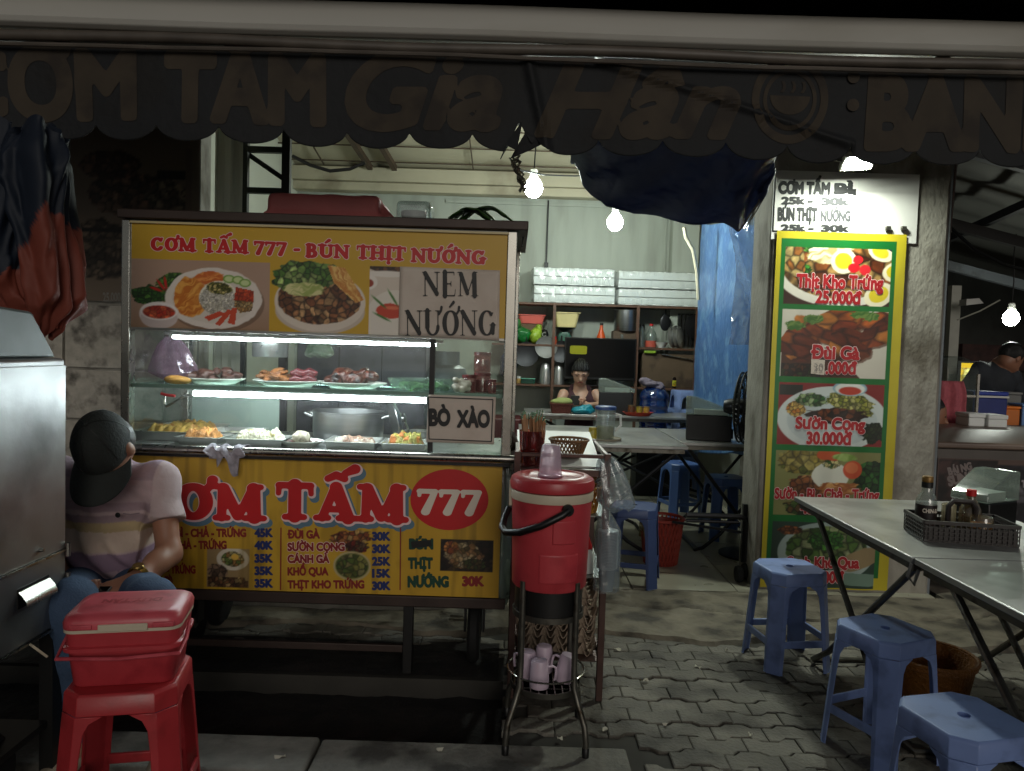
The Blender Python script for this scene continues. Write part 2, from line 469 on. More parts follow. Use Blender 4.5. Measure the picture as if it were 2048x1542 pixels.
# --- drawn serif alphabet (cap height 1) : lists of tapered strokes
def glyph(ch, R, r, s):
    """R stem radius, r thin radius, s serif radius -> (strokes, width)"""
    G = []
    def L(x0, y0, x1, y1, a, b=None): G.append((x0, y0, x1, y1, a, a if b is None else b))
    def arc(cx, cy, rx, ry, a0, a1, ra, rb, n=20, rot=0):
        P = []
        for i in range(n+1):
            t = math.radians(a0+(a1-a0)*i/n); k = abs(math.cos(t))
            P.append((cx+rx*math.cos(t), cy+ry*math.sin(t), rb+(ra-rb)*k**1.3))
        for p, q in zip(P, P[1:]): G.append((p[0], p[1], q[0], q[1], p[2], q[2]))
    def ser(x, y, w): L(x-w, y, x+w, y, s)
    lo, hi = s, 1-s; sw = R+.09
    base = ch
    if ch in 'OC' or ch == 'G':
        w = .88; rx = .44-R; ry = .5-r
        if ch == 'O': arc(.44, .5, rx, ry, 0, 360, R, r, 30)
        else:
            arc(.44, .5, rx, ry, 48, 318 if ch == 'C' else 350, R, r, 26)
            L(.44+rx*.8, .5+ry*.62, .44+rx*1.0, .93, s*1.1, s)
            if ch == 'G': L(.44+rx, .42, .44+rx, .1, R*.9, R*.7); ser(.44+rx*.95, .42, sw*.8); w = .92
            else: L(.44+rx*.75, .5-ry*.72, .44+rx*1.05, .28, s*1.2, s*.8)
    elif ch == 'M':
        w = 1.12
        L(.16, lo, .18, hi, r); L(.2, .9, .54, .12, R*.9, R*.8); L(.9, .92, .56, .12, r*1.1, r*.9); L(.92, lo, .9, .9, R)
        ser(.16, lo, .13); ser(.92, lo, sw*.95); ser(.12, hi, .1); ser(.97, hi, .09)
    elif ch == 'N':
        w = .94
        L(.14, lo, .14, hi, r); L(.15, .93, .76, .1, R*.92); L(.78, .04, .78, hi, r)
        ser(.14, lo, .13); ser(.1, hi, .1); ser(.78, hi, .14)
    elif ch == 'T':
        w = .88; L(.44, lo, .44, .95, R); L(.06, .95-r*.3, .82, .95-r*.3, r*.8); ser(.44, lo, sw)
        L(.06, .93, .045, .7, s*.8, s*.7); L(.82, .93, .835, .7, s*.8, s*.7)
    elif ch == 'A':
        w = 1.0; L(.17, lo, .48, .92, r); L(.5, .9, .8, .05, R); L(.28, .3, .7, .3, r*.75); ser(.17, lo, .14); ser(.8, lo, sw)
    elif ch == '7':
        w = .62; L(.06, .9, .54, .9, r*1.0); L(.53, .88, .25, .06, r, R*.95); L(.06, .93, .05, .72, s, s*.8)
    elif ch == 'B':
        w = .8; L(.2, lo, .2, hi, R); arc(.36, .74, .2, .22, -90, 90, R*.85, r, 12); arc(.36, .27, .27, .23, -90, 90, R*.95, r, 12)
        L(.15, .97-r*.4, .36, .96, r*.8); L(.15, .04+r*.4, .36, .04+r*.3, r*.8); L(.2, .51, .38, .51, r*.8); L(.06, lo, .2, lo, s); L(.06, hi, .2, hi, s)
    elif ch == 'U':
        w = .94; L(.2, hi, .2, .34, R); L(.76, hi, .76, .34, r); arc(.48, .35, .28, .35-r, 180, 360, R*.75, r*1.2, 14); ser(.2, hi, sw); ser(.76, hi, .14)
    elif ch == 'H':
        w = 1.0; L(.2, lo, .2, hi, R); L(.8, lo, .8, hi, R); L(.2, .5, .8, .5, r*.85)
        for x in (.2, .8): ser(x, lo, sw*.9); ser(x, hi, sw*.9)
    elif ch == 'I': w = .46; L(.23, lo, .23, hi, R); ser(.23, lo, sw); ser(.23, hi, sw)
    elif ch == 'E':
        w = .8; L(.2, lo, .2, hi, R); L(.08, hi, .68, hi, r*.9); L(.08, lo, .72, lo, r*.9); L(.2, .51, .52, .51, r*.85)
        L(.68, .95, .7, .74, s*1.2, s*.7); L(.72, .05, .75, .28, s*1.2, s*.7); L(.52, .4, .52, .62, s*1.1)
    elif ch == '-': w = .4; L(.08, .36, .32, .36, r*1.1)
    else: w = .42
    return G, w
ACC = {'Ơ': ('O', 'h'), 'Ấ': ('A', '^a'), 'Ú': ('U', 'a'), 'Ị': ('I', '.'), 'Ư': ('U', 'h'), 'Ớ': ('O', 'ha')}
def slab_prims(body, R, r, s, gap=.06):
    x = 0; out = []
    for ch in body:
        b, ac = ACC.get(ch, (ch, '')); G, w = glyph(b, R, r, s); ar = max(r, .055)
        if 'h' in ac: G = G+[((w-.12), .86, w-.02, .98, ar*.9, ar), (w-.02, .98, w+.01, 1.12, ar, ar*1.25)]
        if '^' in ac: G = G+[(w*.3, 1.14, w*.5, 1.24, ar*.8, ar), (w*.5, 1.24, w*.7, 1.14, ar, ar*.8), (w*.72, 1.3, w*.95, 1.42, ar*.8, ar*1.3)]
        elif 'a' in ac: G = G+[(w*.45, 1.14, w*.68, 1.32, ar*.7, ar*1.3)]
        if '.' in ac: G = G+[(w*.5, -.22, w*.5, -.22, ar*1.5, ar*1.5)]
        out += [(a+x, b2, c+x, d, e, f) for a, b2, c, d, e, f in G]; x += w+gap
    return out, x-gap
def prim_field(G, h, pad, kx=1.0):
    A = np.array(G); lo = np.minimum(A[:, :2], A[:, 2:4]).min(0)-pad-.2; hi = np.maximum(A[:, :2], A[:, 2:4]).max(0)+pad+.2
    xs = np.arange(lo[0], hi[0]+h, h); ys = np.arange(lo[1], hi[1]+h, h); X, Y = np.meshgrid(xs, ys); D = np.full(X.shape, 9.0)
    for x0, y0, x1, y1, ra, rb in G:
        i0, i1 = np.searchsorted(xs, (min(x0, x1)-.4, max(x0, x1)+.4)); sl = (slice(None), slice(i0, i1))
        P = X[sl]; Q = Y[sl]; dx = x1-x0; dy = y1-y0; L = max(1e-9, dx*dx+dy*dy)
        t = np.clip(((P-x0)*dx+(Q-y0)*dy)/L, 0, 1)
        D[sl] = np.minimum(D[sl], np.hypot(P-x0-t*dx, Q-y0-t*dy)-(ra+(rb-ra)*t))
    return D, xs, ys
def letters(body, A, B, cap, style='sans', bold=.03, halo=(), h=None, lift=.0012, fn=None, shear=0.0, sag=None):
    """body written from point A to point B (2D, panel coords u,v), cap height cap (same unit).
    returns list of MB: [main, halo1, halo2...]; halo entries (extra, du, dv, lift)"""
    A = Vector(A); B = Vector(B); ux = (B-A); Wd = ux.length; ux.normalize(); uy = Vector((-ux.y, ux.x))
    if style == 'sans':
        H0 = font_segs('H'); ch = H0.reshape(-1, 2)[:, 1].max()
        sg = font_segs(body, shear)/ch
        D, xs, ys = seg_field(sg, h or .045, .3)
        x0 = sg[..., 0].min()-bold; x1 = sg[..., 0].max()+bold
    else:
        R, r, s = {'slab': (.135, .085, .06), 'times': (.115, .026, .018)}[style]
        G, w = slab_prims(body, R, r, s, .06 if style == 'slab' else .05)
        if shear: G = [(a+shear*b, b, c+shear*d, d, e, f) for a, b, c, d, e, f in G]
        D, xs, ys = prim_field(G, h or .035, .2); x0 = 0; x1 = w; bold = bold if style == 'slab' else 0.0
    sx = Wd/(x1-x0); res = []
    if fn is None: raise ValueError
    for k, (ex, du, dv, lf) in enumerate([(0, 0, 0, lift)]+list(halo)):
        V, F = msq(D, xs, ys, bold+ex); mb = MB(); P = []
        for x, y in V:
            q = A+ux*((x-x0)*sx)+uy*(y*cap); P.append(fn(q.x+du, q.y+dv, lf))
        mb.add(P, F); res.append(mb)
    return res
class Text:
    """collects lettering of one colour into one mesh per colour on a vertical board at depth Y"""
    def __init__(s, Y, disp=None): s.Y = Y; s.mb = []; s.disp = disp or (lambda x, z: 0.0)
    def fn(s, u, v, w): return Vector((u, s.Y+s.disp(u, v)-w, v))
    def put(s, col, body, px0, px1, py, cap_px, style='sans', bold=.03, halo=(), py1=None, **k):
        sc_ = s.Y/FPX; py1 = py if py1 is None else py1
        a = at(px0, py, s.Y); b = at(px1, py1, s.Y)
        hl = [(e, du*sc_, -dv*sc_, lf) for (_, e, du, dv, lf) in halo]
        r = letters(body, (a.x, a.z), (b.x, b.z), cap_px*sc_, style, bold, hl, fn=s.fn, **k)
        for c, m in zip([col]+[q[0] for q in halo], r):
            s.mb.append((c, m))
    def shape(s, col, poly, w):
        t = MB(); s.mb.append((col, t)); P = [at(x, y, s.Y) for x, y in poly]
        t.add([s.fn(p.x, p.z, w) for p in P], [tuple(range(len(P)))])
    def build(s, parent, name='lettering'):
        for c, m in s.mb: obj(name, m, c, parent, smooth=False)
# ------------------------------------------------------------------ printed pictures: a fine grid with colours
class Pic:
    def __init__(s, x0, x1, z0, z1, Y, cell):
        s.nx = int((x1-x0)/cell); s.nz = int((z1-z0)/cell); s.Y = Y
        s.X, s.Z = np.meshgrid(np.linspace(x0, x1, s.nx), np.linspace(z0, z1, s.nz))
        s.k = FPX/Y
        # panel coordinates in photograph units (1 = Y/FPX metres), origin at the lower left corner
        s.c = np.ones(s.X.shape+(3,))*.5
    def p(s, px, py): q = at(px, py, s.Y); return q.x, q.z
    def fill(s, m, col, a=1.0):
        m = np.asarray(m, float)*a; s.c = s.c*(1-m[..., None])+np.asarray(col, float)*m[..., None]
    def mul(s, f): s.c = np.clip(s.c*f[..., None], 0, 1)
    def rect(s, a, b, c, d): # px bounds
        x0, z1 = s.p(a, b); x1, z0 = s.p(c, d); return ((s.X >= x0) & (s.X <= x1) & (s.Z >= z0) & (s.Z <= z1)).astype(float)
    def ell(s, px, py, rx, ry, wob=0.0, seed=0, rot=0.0, n=6):
        x, z = s.p(px, py); k = s.Y/FPX; dx = (s.X-x)/k; dz = (s.Z-z)/k; c, q = math.cos(rot), math.sin(rot)
        u = (dx*c+dz*q)/rx; v = (-dx*q+dz*c)/ry; r = np.hypot(u, v)
        if wob: r = r+wob*(fbm(u*n*.5+50, v*n*.5+50, seed, 3)-.5)*2
        s.r = r; s.u = u; s.v = v
        return np.clip((1-r)*min(rx, ry)/1.5, 0, 1)
    def poly(s, pts):
        P = [s.p(*q) for q in pts]; m = np.zeros(s.X.shape, bool); n = len(P)
        for i in range(n):
            (x0, z0), (x1, z1) = P[i], P[(i+1) % n]
            c = (z0 > s.Z) != (z1 > s.Z); xx = x0+(s.Z-z0)*(x1-x0)/((z1-z0) or 1e-9); m ^= c & (s.X < xx)
        return m.astype(float)
    def chunks(s, m, cols, size, seed=0, dark=.45, st=(1, 1), rot=0.0):
        k = s.Y/FPX*size; c, q = math.cos(rot), math.sin(rot); x = (s.X*c+s.Z*q)/k/st[0]+99; y = (-s.X*q+s.Z*c)/k/st[1]+99
        x = x+.5*(fbm(x*1.3, y*1.3, seed+5, 2)-.5); d1, d2, cid = voro(x, y, seed); cols = np.asarray(cols, float)
        i = np.minimum((cid*len(cols)).astype(int), len(cols)-1); col = cols[i]*(.75+.5*vnoise(cid*91, cid*37, 3))[..., None]
        sh = np.clip((d2-d1)*3, 0, 1)*(1-dark)+dark; sh = sh*(.8+.45*(fbm(x*2.5, y*2.5, seed+9, 3)-.4))
        m = m[..., None]; s.c = s.c*(1-m)+np.clip(col*sh[..., None], 0, 1)*m
    def strands(s, m, c1, c2, size, rot=0, seed=0):
        k = s.Y/FPX*size; c, q = math.cos(rot), math.sin(rot); x = (s.X*c+s.Z*q)/k; y = (-s.X*q+s.Z*c)/k
        w = fbm(x*.25+5, y*.25, seed, 2)*3; n = fbm(x*.22+7, y+w*2, seed+3, 2); t = np.clip((n-.35)*3.2, 0, 1)[..., None]
        col = np.asarray(c1, float)*(1-t)+np.asarray(c2, float)*t; m = m[..., None]; s.c = s.c*(1-m)+col*m
    def build(s, name, m, parent=None, disp=None, w=0.0, edge=.002):
        nx, nz = s.nx, s.nz; D = np.zeros(s.X.shape) if disp is None else disp(s.X, s.Z)
        V = np.stack([s.X, s.Y+D-w, s.Z], -1).reshape(-1, 3)
        off = np.zeros(3); p = parent
        while p is not None: off = off+np.array(p.location); p = p.parent
        V = V-off; i = np.arange(nx*nz).reshape(nz, nx)
        F = np.stack([i[:-1, :-1], i[:-1, 1:], i[1:, 1:], i[1:, :-1]], -1).reshape(-1, 4)
        # back side and rim give the sheet a real thickness
        n = len(V); B = V[[0, nx-1, nx*nz-1, nx*(nz-1)]].copy(); B[:, 1] = V[:, 1].max()+edge
        me = bpy.data.meshes.new(name); allV = np.concatenate([V, B]); me.from_pydata(allV.tolist(), [], F.tolist()+[[n+3, n+2, n+1, n]])
        me.materials.append(m); me.polygons.foreach_set('use_smooth', [True]*len(me.polygons)); me.update()
        o = bpy.data.objects.new(name, me); C.objects.link(o); o.parent = parent
        col = np.concatenate([lin(np.clip(s.c, 0, 1)).reshape(-1, 3), np.full((4, 3), .3)]); setcol(o, col)
        return o
# ================================================================== materials
m_asph = mat('asphalt', (.24,.235,.225), .85, var=.25, scale=30, bump=.5, bscale=150, dirt=(.16,.155,.15), dscale=2)
m_conc = mat('rough concrete', (.46,.43,.375), .88, var=.25, scale=12, bump=1.0, bscale=22, dirt=(.25,.23,.20), dscale=6, dlo=.45, dhi=.62)
m_kerb = mat('kerb concrete', (.46,.45,.42), .8, var=.2, scale=14, bump=.5, bscale=60, dirt=(.27,.26,.24), dscale=4)
m_tile = mat('floor tile', (.60,.585,.52), .32, var=.10, scale=4, rvar=.12, dirt=(.43,.41,.36), dscale=3.5, dlo=.5, dhi=.75)
m_grout = mat('grout', (.22,.21,.19), .9)
m_wall = mat('cream wall board', (.74,.745,.69), .7, var=.07, scale=2.0, bump=.12, bscale=30, dirt=(.58,.585,.53), dscale=1.6, dlo=.5, dhi=.75)
m_wallstreak = mat('streaked cream board', (.63,.65,.61), .7, var=.07, scale=2.2, stretch=(4, 4, .6), bump=.1, bscale=8, dirt=(.52,.53,.49), dscale=1.3, dlo=.5, dhi=.8)
m_wood = mat('dark wood trim', (.28,.22,.17), .6, var=.3, scale=6, stretch=(1, 1, .2))
m_cream = mat('cream boards', (.70,.67,.58), .65, var=.08, scale=3, dirt=(.50,.46,.38), dscale=2.0, dlo=.55, dhi=.75)
m_pill = mat('grimy plaster', (.60,.58,.54), .85, var=.16, scale=5, stretch=(1.5, 1.5, .9), bump=.6, bscale=26, dirt=(.36,.33,.28), dscale=3.5, dlo=.5, dhi=.72)
m_gran = mat('granite tile', (.70,.67,.62), .35, var=.18, scale=22, bump=0.05, bscale=80, dirt=(.36,.34,.31), dscale=12, dlo=.5, dhi=.7)
m_black = mat('black metal', (.07,.068,.065), .45, var=.2, scale=20)
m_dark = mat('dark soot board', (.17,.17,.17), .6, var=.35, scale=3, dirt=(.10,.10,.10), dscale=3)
m_awn = mat('dark canvas', (.13,.15,.15), .8, var=.25, scale=5, bump=.3, bscale=40, dirt=(.10,.09,.08), dscale=2)
m_valance = mat('navy canvas', (.052,.06,.072), .75, var=.3, scale=4, bump=.35, bscale=30, dirt=(.05,.043,.037), dscale=3)
m_valtext = mat('shade dim lettering', (.225,.19,.145), .8, var=.25, scale=8, dirt=(.165,.135,.105), dscale=6)  # lettering dimmed to brown, with the shade over the valance put into its colour
m_beam = mat('awning casing', (.72,.71,.68), .6, var=.08, scale=1.5, stretch=(.4, 1, 1), dirt=(.60,.58,.53), dscale=2, dlo=.5, dhi=.8)
m_ss = mat('brushed stainless', (.62,.62,.60), .34, 1.0, var=.10, scale=3, stretch=(1, 1, 30), rvar=.10, dirt=(.42,.41,.39), dscale=4, dlo=.5, dhi=.8)
m_ssp = mat('stainless profile', (.66,.65,.62), .28, 1.0, var=.12, scale=10, rvar=.1)
m_gal = mat('worn steel tube', (.42,.41,.38), .42, .9, var=.25, scale=14, rvar=.1, dirt=(.22,.19,.15), dscale=14, dlo=.55, dhi=.7)
m_white = mat('white plastic', (.86,.86,.84), .45, var=.04)
m_black_pl = mat('black plastic', (.05,.05,.05), .4, var=.1)
# ================================================================== ground
g = MB(); g.box(-60, 60, -40, 60, -.5, -.14); struct('road', g, m_asph)
g = MB()   # kerb stones along the road
g.box(-4.0, -.62, 2.30, 2.52, -.14, .004); g.box(-.612, .43, 2.30, 2.515, -.14, .0)
struct('kerb', g, m_kerb, bevel=.012)
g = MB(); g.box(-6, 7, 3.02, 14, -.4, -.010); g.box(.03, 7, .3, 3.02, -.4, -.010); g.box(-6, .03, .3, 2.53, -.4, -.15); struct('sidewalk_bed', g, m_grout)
m_shadesoil = mat('shade black soil', (.115,.10,.09), .85, var=.4, scale=9, bump=.8, bscale=30, dirt=(.06,.055,.05), dscale=5)  # dark soil; the shade around the cart is put into its near-black colour
g = MB(); g.sheet(lambda u, v: (-4+4.03*u, 2.52+.52*v, -.10+.03*float(fbm(np.array(u*40.), np.array(v*6.), 3))), 120, 16); struct('shaded_gutter', g, m_shadesoil)
g = MB(); g.sheet(lambda u, v: (-4+3.98*u, 3.02+.36*v, -.004+.012*float(fbm(np.array(u*40.), np.array(v*5.), 5))), 120, 12); struct('shaded_ground', g, m_shadesoil)
def pavers():
    """interlocking zigzag pavers, every one slightly out of level"""
    mb = MB(); rr = random.Random(3); W, Hh = .19, .095
    prof = [(0, -.012), (.2, -.012), (.33, .012), (.67, .012), (.8, -.012), (1, -.012)]
    for j in range(-34, 40):
        y0 = 2.6+j*Hh
        if y0 < .35 or y0 > 4.1: continue
        sh = (W*.5 if j % 2 else 0); sg = 1 if j % 2 == 0 else -1
        for i in range(-20, 24):
            x0 = i*W+sh
            if x0 < -4 or x0 > 4.4: continue
            yc = y0+Hh/2
            if x0 < .44 and yc < 2.58: continue
            if x0 < -.05 and yc < 3.30: continue
            if yc > 3.52+.05*math.sin(x0*5): continue
            zz = rr.uniform(-.0035, .0035); tx = rr.uniform(-.018, .018); ty = rr.uniform(-.012, .012); g_ = .0016
            bot = [(x0+g_+(W-2*g_)*t, y0+g_+w*sg) for t, w in prof]; top = [(x0+g_+(W-2*g_)*t, y0+Hh-g_+w*sg) for t, w in reversed(prof)]
            ol = bot+top; cx = x0+W/2; cy = yc; n = len(ol)
            def z(x, y): return zz+(y-cy)*tx+(x-cx)*ty
            vs = [(x, y, -.02) for x, y in ol]+[(x, y, z(x, y)-.003) for x, y in ol]+[(cx+(x-cx)*.955, cy+(y-cy)*.92, z(x, y)) for x, y in ol]
            fs = []
            for a in range(n):
                b = (a+1) % n; fs.append((a, b, n+b, n+a)); fs.append((n+a, n+b, 2*n+b, 2*n+a))
            fs.append(tuple(2*n+a for a in range(n))); mb.add(vs, fs)
    return mb
m_pav = mat('worn concrete paver', (.425,.41,.38), .72, var=.26, scale=7, bump=.55, bscale=70, rvar=.12, dirt=(.23,.21,.185), dscale=3.4, dlo=.45, dhi=.62)
pv_ = pavers(); po_ = struct('sidewalk', pv_, m_pav, ang=25)
nb_ = len(pv_.v)//36; tone = RNG.uniform(.78, 1.14, nb_)
setcol(po_, np.repeat(tone, 36)[:, None]*np.array([1, .985, .95]))
nt = m_pav.node_tree; b_ = nt.nodes['Principled BSDF']; src_ = b_.inputs['Base Color'].links[0].from_socket
at_ = nt.nodes.new('ShaderNodeAttribute'); at_.attribute_name = 'Col'; mx_ = nt.nodes.new('ShaderNodeMix'); mx_.data_type = 'RGBA'; mx_.blend_type = 'MULTIPLY'; mx_.inputs[0].default_value = 1.0
nt.links.new(src_, mx_.inputs[6]); nt.links.new(at_.outputs['Color'], mx_.inputs[7]); nt.links.new(mx_.outputs[2], b_.inputs['Base Color'])
# broken concrete apron before the shop floor
def apron(u, v):
    x = -2.4+u*6.4; y0 = 3.50+.06*math.sin(x*5)+.05*float(fbm(np.array(x*6), np.array(1.0), 4)); y = y0+(4.21-y0)*v
    z = .012+.03*float(fbm(np.array(x*3.0), np.array(y*3.0), 8))-.020*float(fbm(np.array(x*13.0), np.array(y*13.0), 9))
    cr = abs(y-(3.80+.10*math.sin(x*2.7)+.12*float(fbm(np.array(x*4.0), np.array(3.0), 5))))
    if cr < .016: z -= .018
    if v < .02: z = -.01
    return (x, y, z)
struct('concrete_apron', MB().sheet(apron, 260, 46), m_conc)
g = MB(); g.box(-2.3, 2.45, 4.2, 8.0, -.1, .012); struct('shop_floor_bed', g, m_grout)
g = MB()
for i in range(8):
    for j in range(7):
        x0 = -2.3+i*.6+.02; y0 = 4.2+j*.55
        g.box(x0+.003, min(x0+.597, 2.44), y0+.003, y0+.547, .0, .02+.0006*((i*7+j*3) % 3))
struct('shop_floor', g, m_tile, bevel=.002)
g = MB(); g.box(2.5, 7, 4.0, 9.5, -.1, .014); struct('stall_floor', g, m_conc)
# steps under and behind the cart
g = MB(); g.box(-4, -.3, 3.75, 4.2, -.1, .085); g.box(-4, -.42, 3.98, 4.2, -.1, .18); struct('tiled_steps', g, m_kerb, bevel=.006)
# ================================================================== shop building
shop = thing('shop_building', 'shop with cream board walls and a wide open front behind the food cart', 'shop', (0, 6, 0))
g = MB(); g.box(-2.4, 2.44, 7.9, 8.0, 0, 3.06); obj('back_wall', g, m_wallstreak, shop)
g = MB()  # battens, seams and the deep cornice of the back wall
for px in (860, 1097, 1330):
    x = at(px, 500, 7.9).x; g.box(x-.012, x+.012, 7.886, 7.9, 1.2, 2.86)
xr = at(1345, 520, 7.7).x; g.box(xr, xr+.27, 7.72, 7.899, .02, 3.0)
g.box(-.75, 1.62, 7.88, 7.9, 2.86, 2.9)
obj('wall_batten', g, m_wallstreak, shop, bevel=.003)
g = MB(); g.box(-2.4, 2.44, 7.70, 7.898, 3.02, 3.16); g.box(-2.4, 2.44, 7.74, 7.896, 2.93, 3.018); obj('cornice', g, m_cream, shop, bevel=.008)
def ceil(u, v): return (-2.4+4.84*u, 7.9-3.6*v, 3.17+.62*v)
obj('ceiling', MB().sheet(ceil, 4, 4, .03), m_cream, shop)
g = MB()
for k in range(9):
    y = 7.6-k*.36; z = 3.17+.62*(7.9-y)/3.6; g.box(-2.4, 2.44, y-.006, y+.006, z-.038, z-.028)
obj('ceiling_seam', g, m_wood, shop)
g = MB()
for px in (640, 735, 785, 945):
    x = at(px, 320, 7.5).x
    g.bar((x, 7.65, 3.14), (x-.25, 5.0, 3.6), .05, .05) if px in (735, 785) else g.bar((x, 7.65, 3.16), (x, 5.0, 3.62), .012, .012)
obj('rafter', g, m_wood, shop)
g = MB(); g.box(-2.44, -2.3, 4.4, 7.9, 0, 3.6); obj('side_wall', g, m_wall, shop)
g = MB(); g.box(2.44, 2.5, 4.6, 8.0, 0, 3.6); obj('side_wall', g, m_pill, shop)
# corrugated white sheet and folded shutter leaves at the left jamb
def corr(u, v): 
    x = -1.80+u*.14; return (x, 4.52+u*.06+.014*max(-1, min(1, 3*math.sin(u*11))), v*2.9+.02)
obj('shutter', MB().sheet(corr, 90, 2, .01), mat('pale shutter paint', (.80,.79,.72), .6, var=.08, scale=3, stretch=(4, 4, .5)), shop)
g = MB(); g.box(-4.2, -1.80, 4.3, 4.44, 0, 3.4); obj('front_wall', g, m_pill, shop)
g = MB()  # granite cladding of the front wall, left of the opening
cols = [at(128, 700, 4.28).x-1.2, at(128, 700, 4.28).x, at(250, 700, 4.28).x, at(330, 700, 4.28).x, -1.80]
rows = [0.18, at(190, 840, 4.28).z, at(190, 738, 4.28).z, at(190, 608, 4.28).z]
for a, b in zip(cols, cols[1:]):
    for c, d in zip(rows, rows[1:]): g.box(a+.008, b-.008, 4.275, 4.299, c+.008, d-.008)
obj('granite_cladding', g, m_gran, shop, bevel=.003)
# pillar on the right of the opening
PX0, PX1 = 1.435, 2.44
g = MB(); g.box(PX0, PX1, 4.272, 4.6, 0, 3.4); obj('pillar', g, m_pill, shop, bevel=.02)
g = MB(); g.box(PX0, 2.25, 4.262, 4.271, at(1700, 465, 4.26).z-.05, at(1700, 352, 4.26).z+.02); obj('sign_board', g, mat('whitewashed board', (.86,.85,.83), .55, var=.04), shop)
# upper wall over the opening, in the dark under the awning
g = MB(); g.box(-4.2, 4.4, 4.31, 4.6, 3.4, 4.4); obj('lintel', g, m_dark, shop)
g = MB(); g.box(-8, 8, 9.4, 9.5, 0, 6); struct('far_wall', g, m_dark) if False else None
# tall steel frame (folded ladder) seen over the cart
lad = thing('steel_ladder', 'black steel ladder frame standing behind the food cart roof', 'ladder', Vector((at(530, 500, 4.75).x, 4.75, .02)))
xl, xr = at(488, 400, 4.75).x, at(572, 400, 4.75).x
for x in (xl, xr): g = MB(); g.bar((x, 4.75, .05), (x, 4.75, 3.0), .05, .04); obj('rail', g, m_black, lad)
for z in (.5, 1.0, 1.5, 2.0, at(530, 382, 4.75).z, at(530, 300, 4.75).z): g = MB(); g.bar((xl+.026, 4.75, z), (xr-.026, 4.75, z), .04, .035); obj('rung', g, m_black, lad)
g = MB()
g.bar((xl, 4.79, at(530, 305, 4.75).z), (xr, 4.79, at(530, 360, 4.75).z), .035, .03)
obj('brace', g, m_black, lad)
# old dark menu banner high on the left wall
mc = colmat('printed vinyl', .45, .4)
y_ = 4.262; a = at(140, 600, y_); b = at(400, 290, y_)
pc = Pic(a.x, b.x, a.z, b.z+.08, y_, .012); pc.fill(np.ones(pc.X.shape), (.46, .40, .34))
for ex, ey, rx, ry, c1 in ((260, 390, 90, 45, (.46, .36, .29)), (335, 395, 45, 34, (.52,.46,.38)), (200, 500, 80, 60, (.40, .34, .28)), (330, 520, 60, 60, (.42,.37,.31)), (220, 330, 60, 30, (.42, .31, .25))):
    m = pc.ell(ex, ey, rx, ry, .15, ex); pc.chunks(m, [c1, tuple(x*.6 for x in c1), tuple(x*1.2 for x in c1)], 16, ey)
pc.fill(pc.rect(140, 452, 400, 470), (.10, .09, .08)); pc.fill(pc.rect(372, 300, 380, 600), (.42, .36, .31)); pc.fill(pc.rect(315, 340, 372, 362), (.10, .09, .09))
ob = thing('old_menu_banner', 'faded dark food menu banner on the left front wall, above granite tiles', 'banner', (a.x, y_, a.z))
pc.build('print', mc, ob)
t = Text(y_); t.put(mat('faded white print', (.50,.48,.45), .6), '25.000đ', 206, 250, 603, 17, bold=.05); t.build(ob)
# ================================================================== awning over the pavement
awn = thing('awning', 'awning with pale casing and dark scalloped valance lettered Cơm Tấm Gia Hân', 'awning', (0, 2.6, 2.4))
YV = 2.6
zt = at(1024, 86, YV).z; zb = at(1024, 12, YV).z
def casing(u, v):   # rounded long casing, a flattened tube section
    h = zb-zt; P_ = [(.05, 0), (.0, -.006), (-.022, .004), (-.030, .02), (-.012, h*.5), (.012, h-.012), (.022, h), (.06, h+.004), (.075, h*.5), (.06, .01), (.05, 0)]; q = v*10; i = min(int(q), 9); f = q-i; a, b = P_[i], P_[i+1]; return (-3.2+6.4*u, YV-.02+a[0]+(b[0]-a[0])*f+.004*math.sin(u*23), zt+a[1]+(b[1]-a[1])*f)
obj('casing', MB().sheet(casing, 40, 40), m_beam, awn, ang=50)
g = MB(); g.tube([(-3.2+.2*i, YV-.012+.003*math.sin(i), zt-.028+.004*math.sin(i*.8)) for i in range(33)], .019, 10); g.tube([(-3.2+.2*i, YV-.03+.003*math.sin(i*2), zt-.062+.004*math.sin(i*.5+1)) for i in range(33)], .008, 8)
obj('front_rail', g, mat('grey painted rail', (.34,.31,.28), .5, var=.3, scale=6), awn)
per = 124.5*YV/FPX; xc = at(1577, 292, YV).x; zc = at(1577, 285, YV).z
zv0 = zt-.055
def vdisp(x, z):
    x = np.asarray(x, float); z = np.asarray(z, float); k = np.clip((zv0-z)/.4, 0, 1.2)
    d = .022*k*np.sin(x*7.3+.6*np.sin(x*3))+.03*k*(fbm(x*2.2+20, z*1.2+20, 11, 3)-.5)
    d = d-.018*np.exp(-((x-(.02+.25*(zv0-z)))/.018)**2)-.016*np.exp(-(((z-2.20)+.28*(x-.75))/.014)**2)*((x > .25) & (x < 1.15))
    return d
def valance():
    mb = MB(); nx = 900; nv = 54; tearx = at(1038, 260, YV).x
    def bottom(x):
        s = ((x-xc)/per) % 1.0; zz = zc-.062*math.sqrt(max(0, 1-(2*s-1)**2))
        d = x-tearx
        if abs(d) < .045: zz += (.045-abs(d))*2.2
        return zz
    V = []; F = []
    for i in range(nx+1):
        x = -2.7+5.4*i/nx; zb_ = bottom(x)
        for j in range(nv+1):
            z = zv0+(zb_-zv0)*j/nv; V.append((x, YV+float(vdisp(x, z)), z))
    for i in range(nx):
        for j in range(nv):
            a = i*(nv+1)+j; F.append((a, a+1, a+nv+2, a+nv+1))
    return mb.add(V, F)
vo = obj('valance', valance(), m_valance, awn, ang=180)
so = vo.modifiers.new('thick', 'SOLIDIFY'); so.thickness = .003; so.offset = -1
t = Text(YV, lambda x, z: float(vdisp(x, z))); lf = .0024; MAXRUN = 1
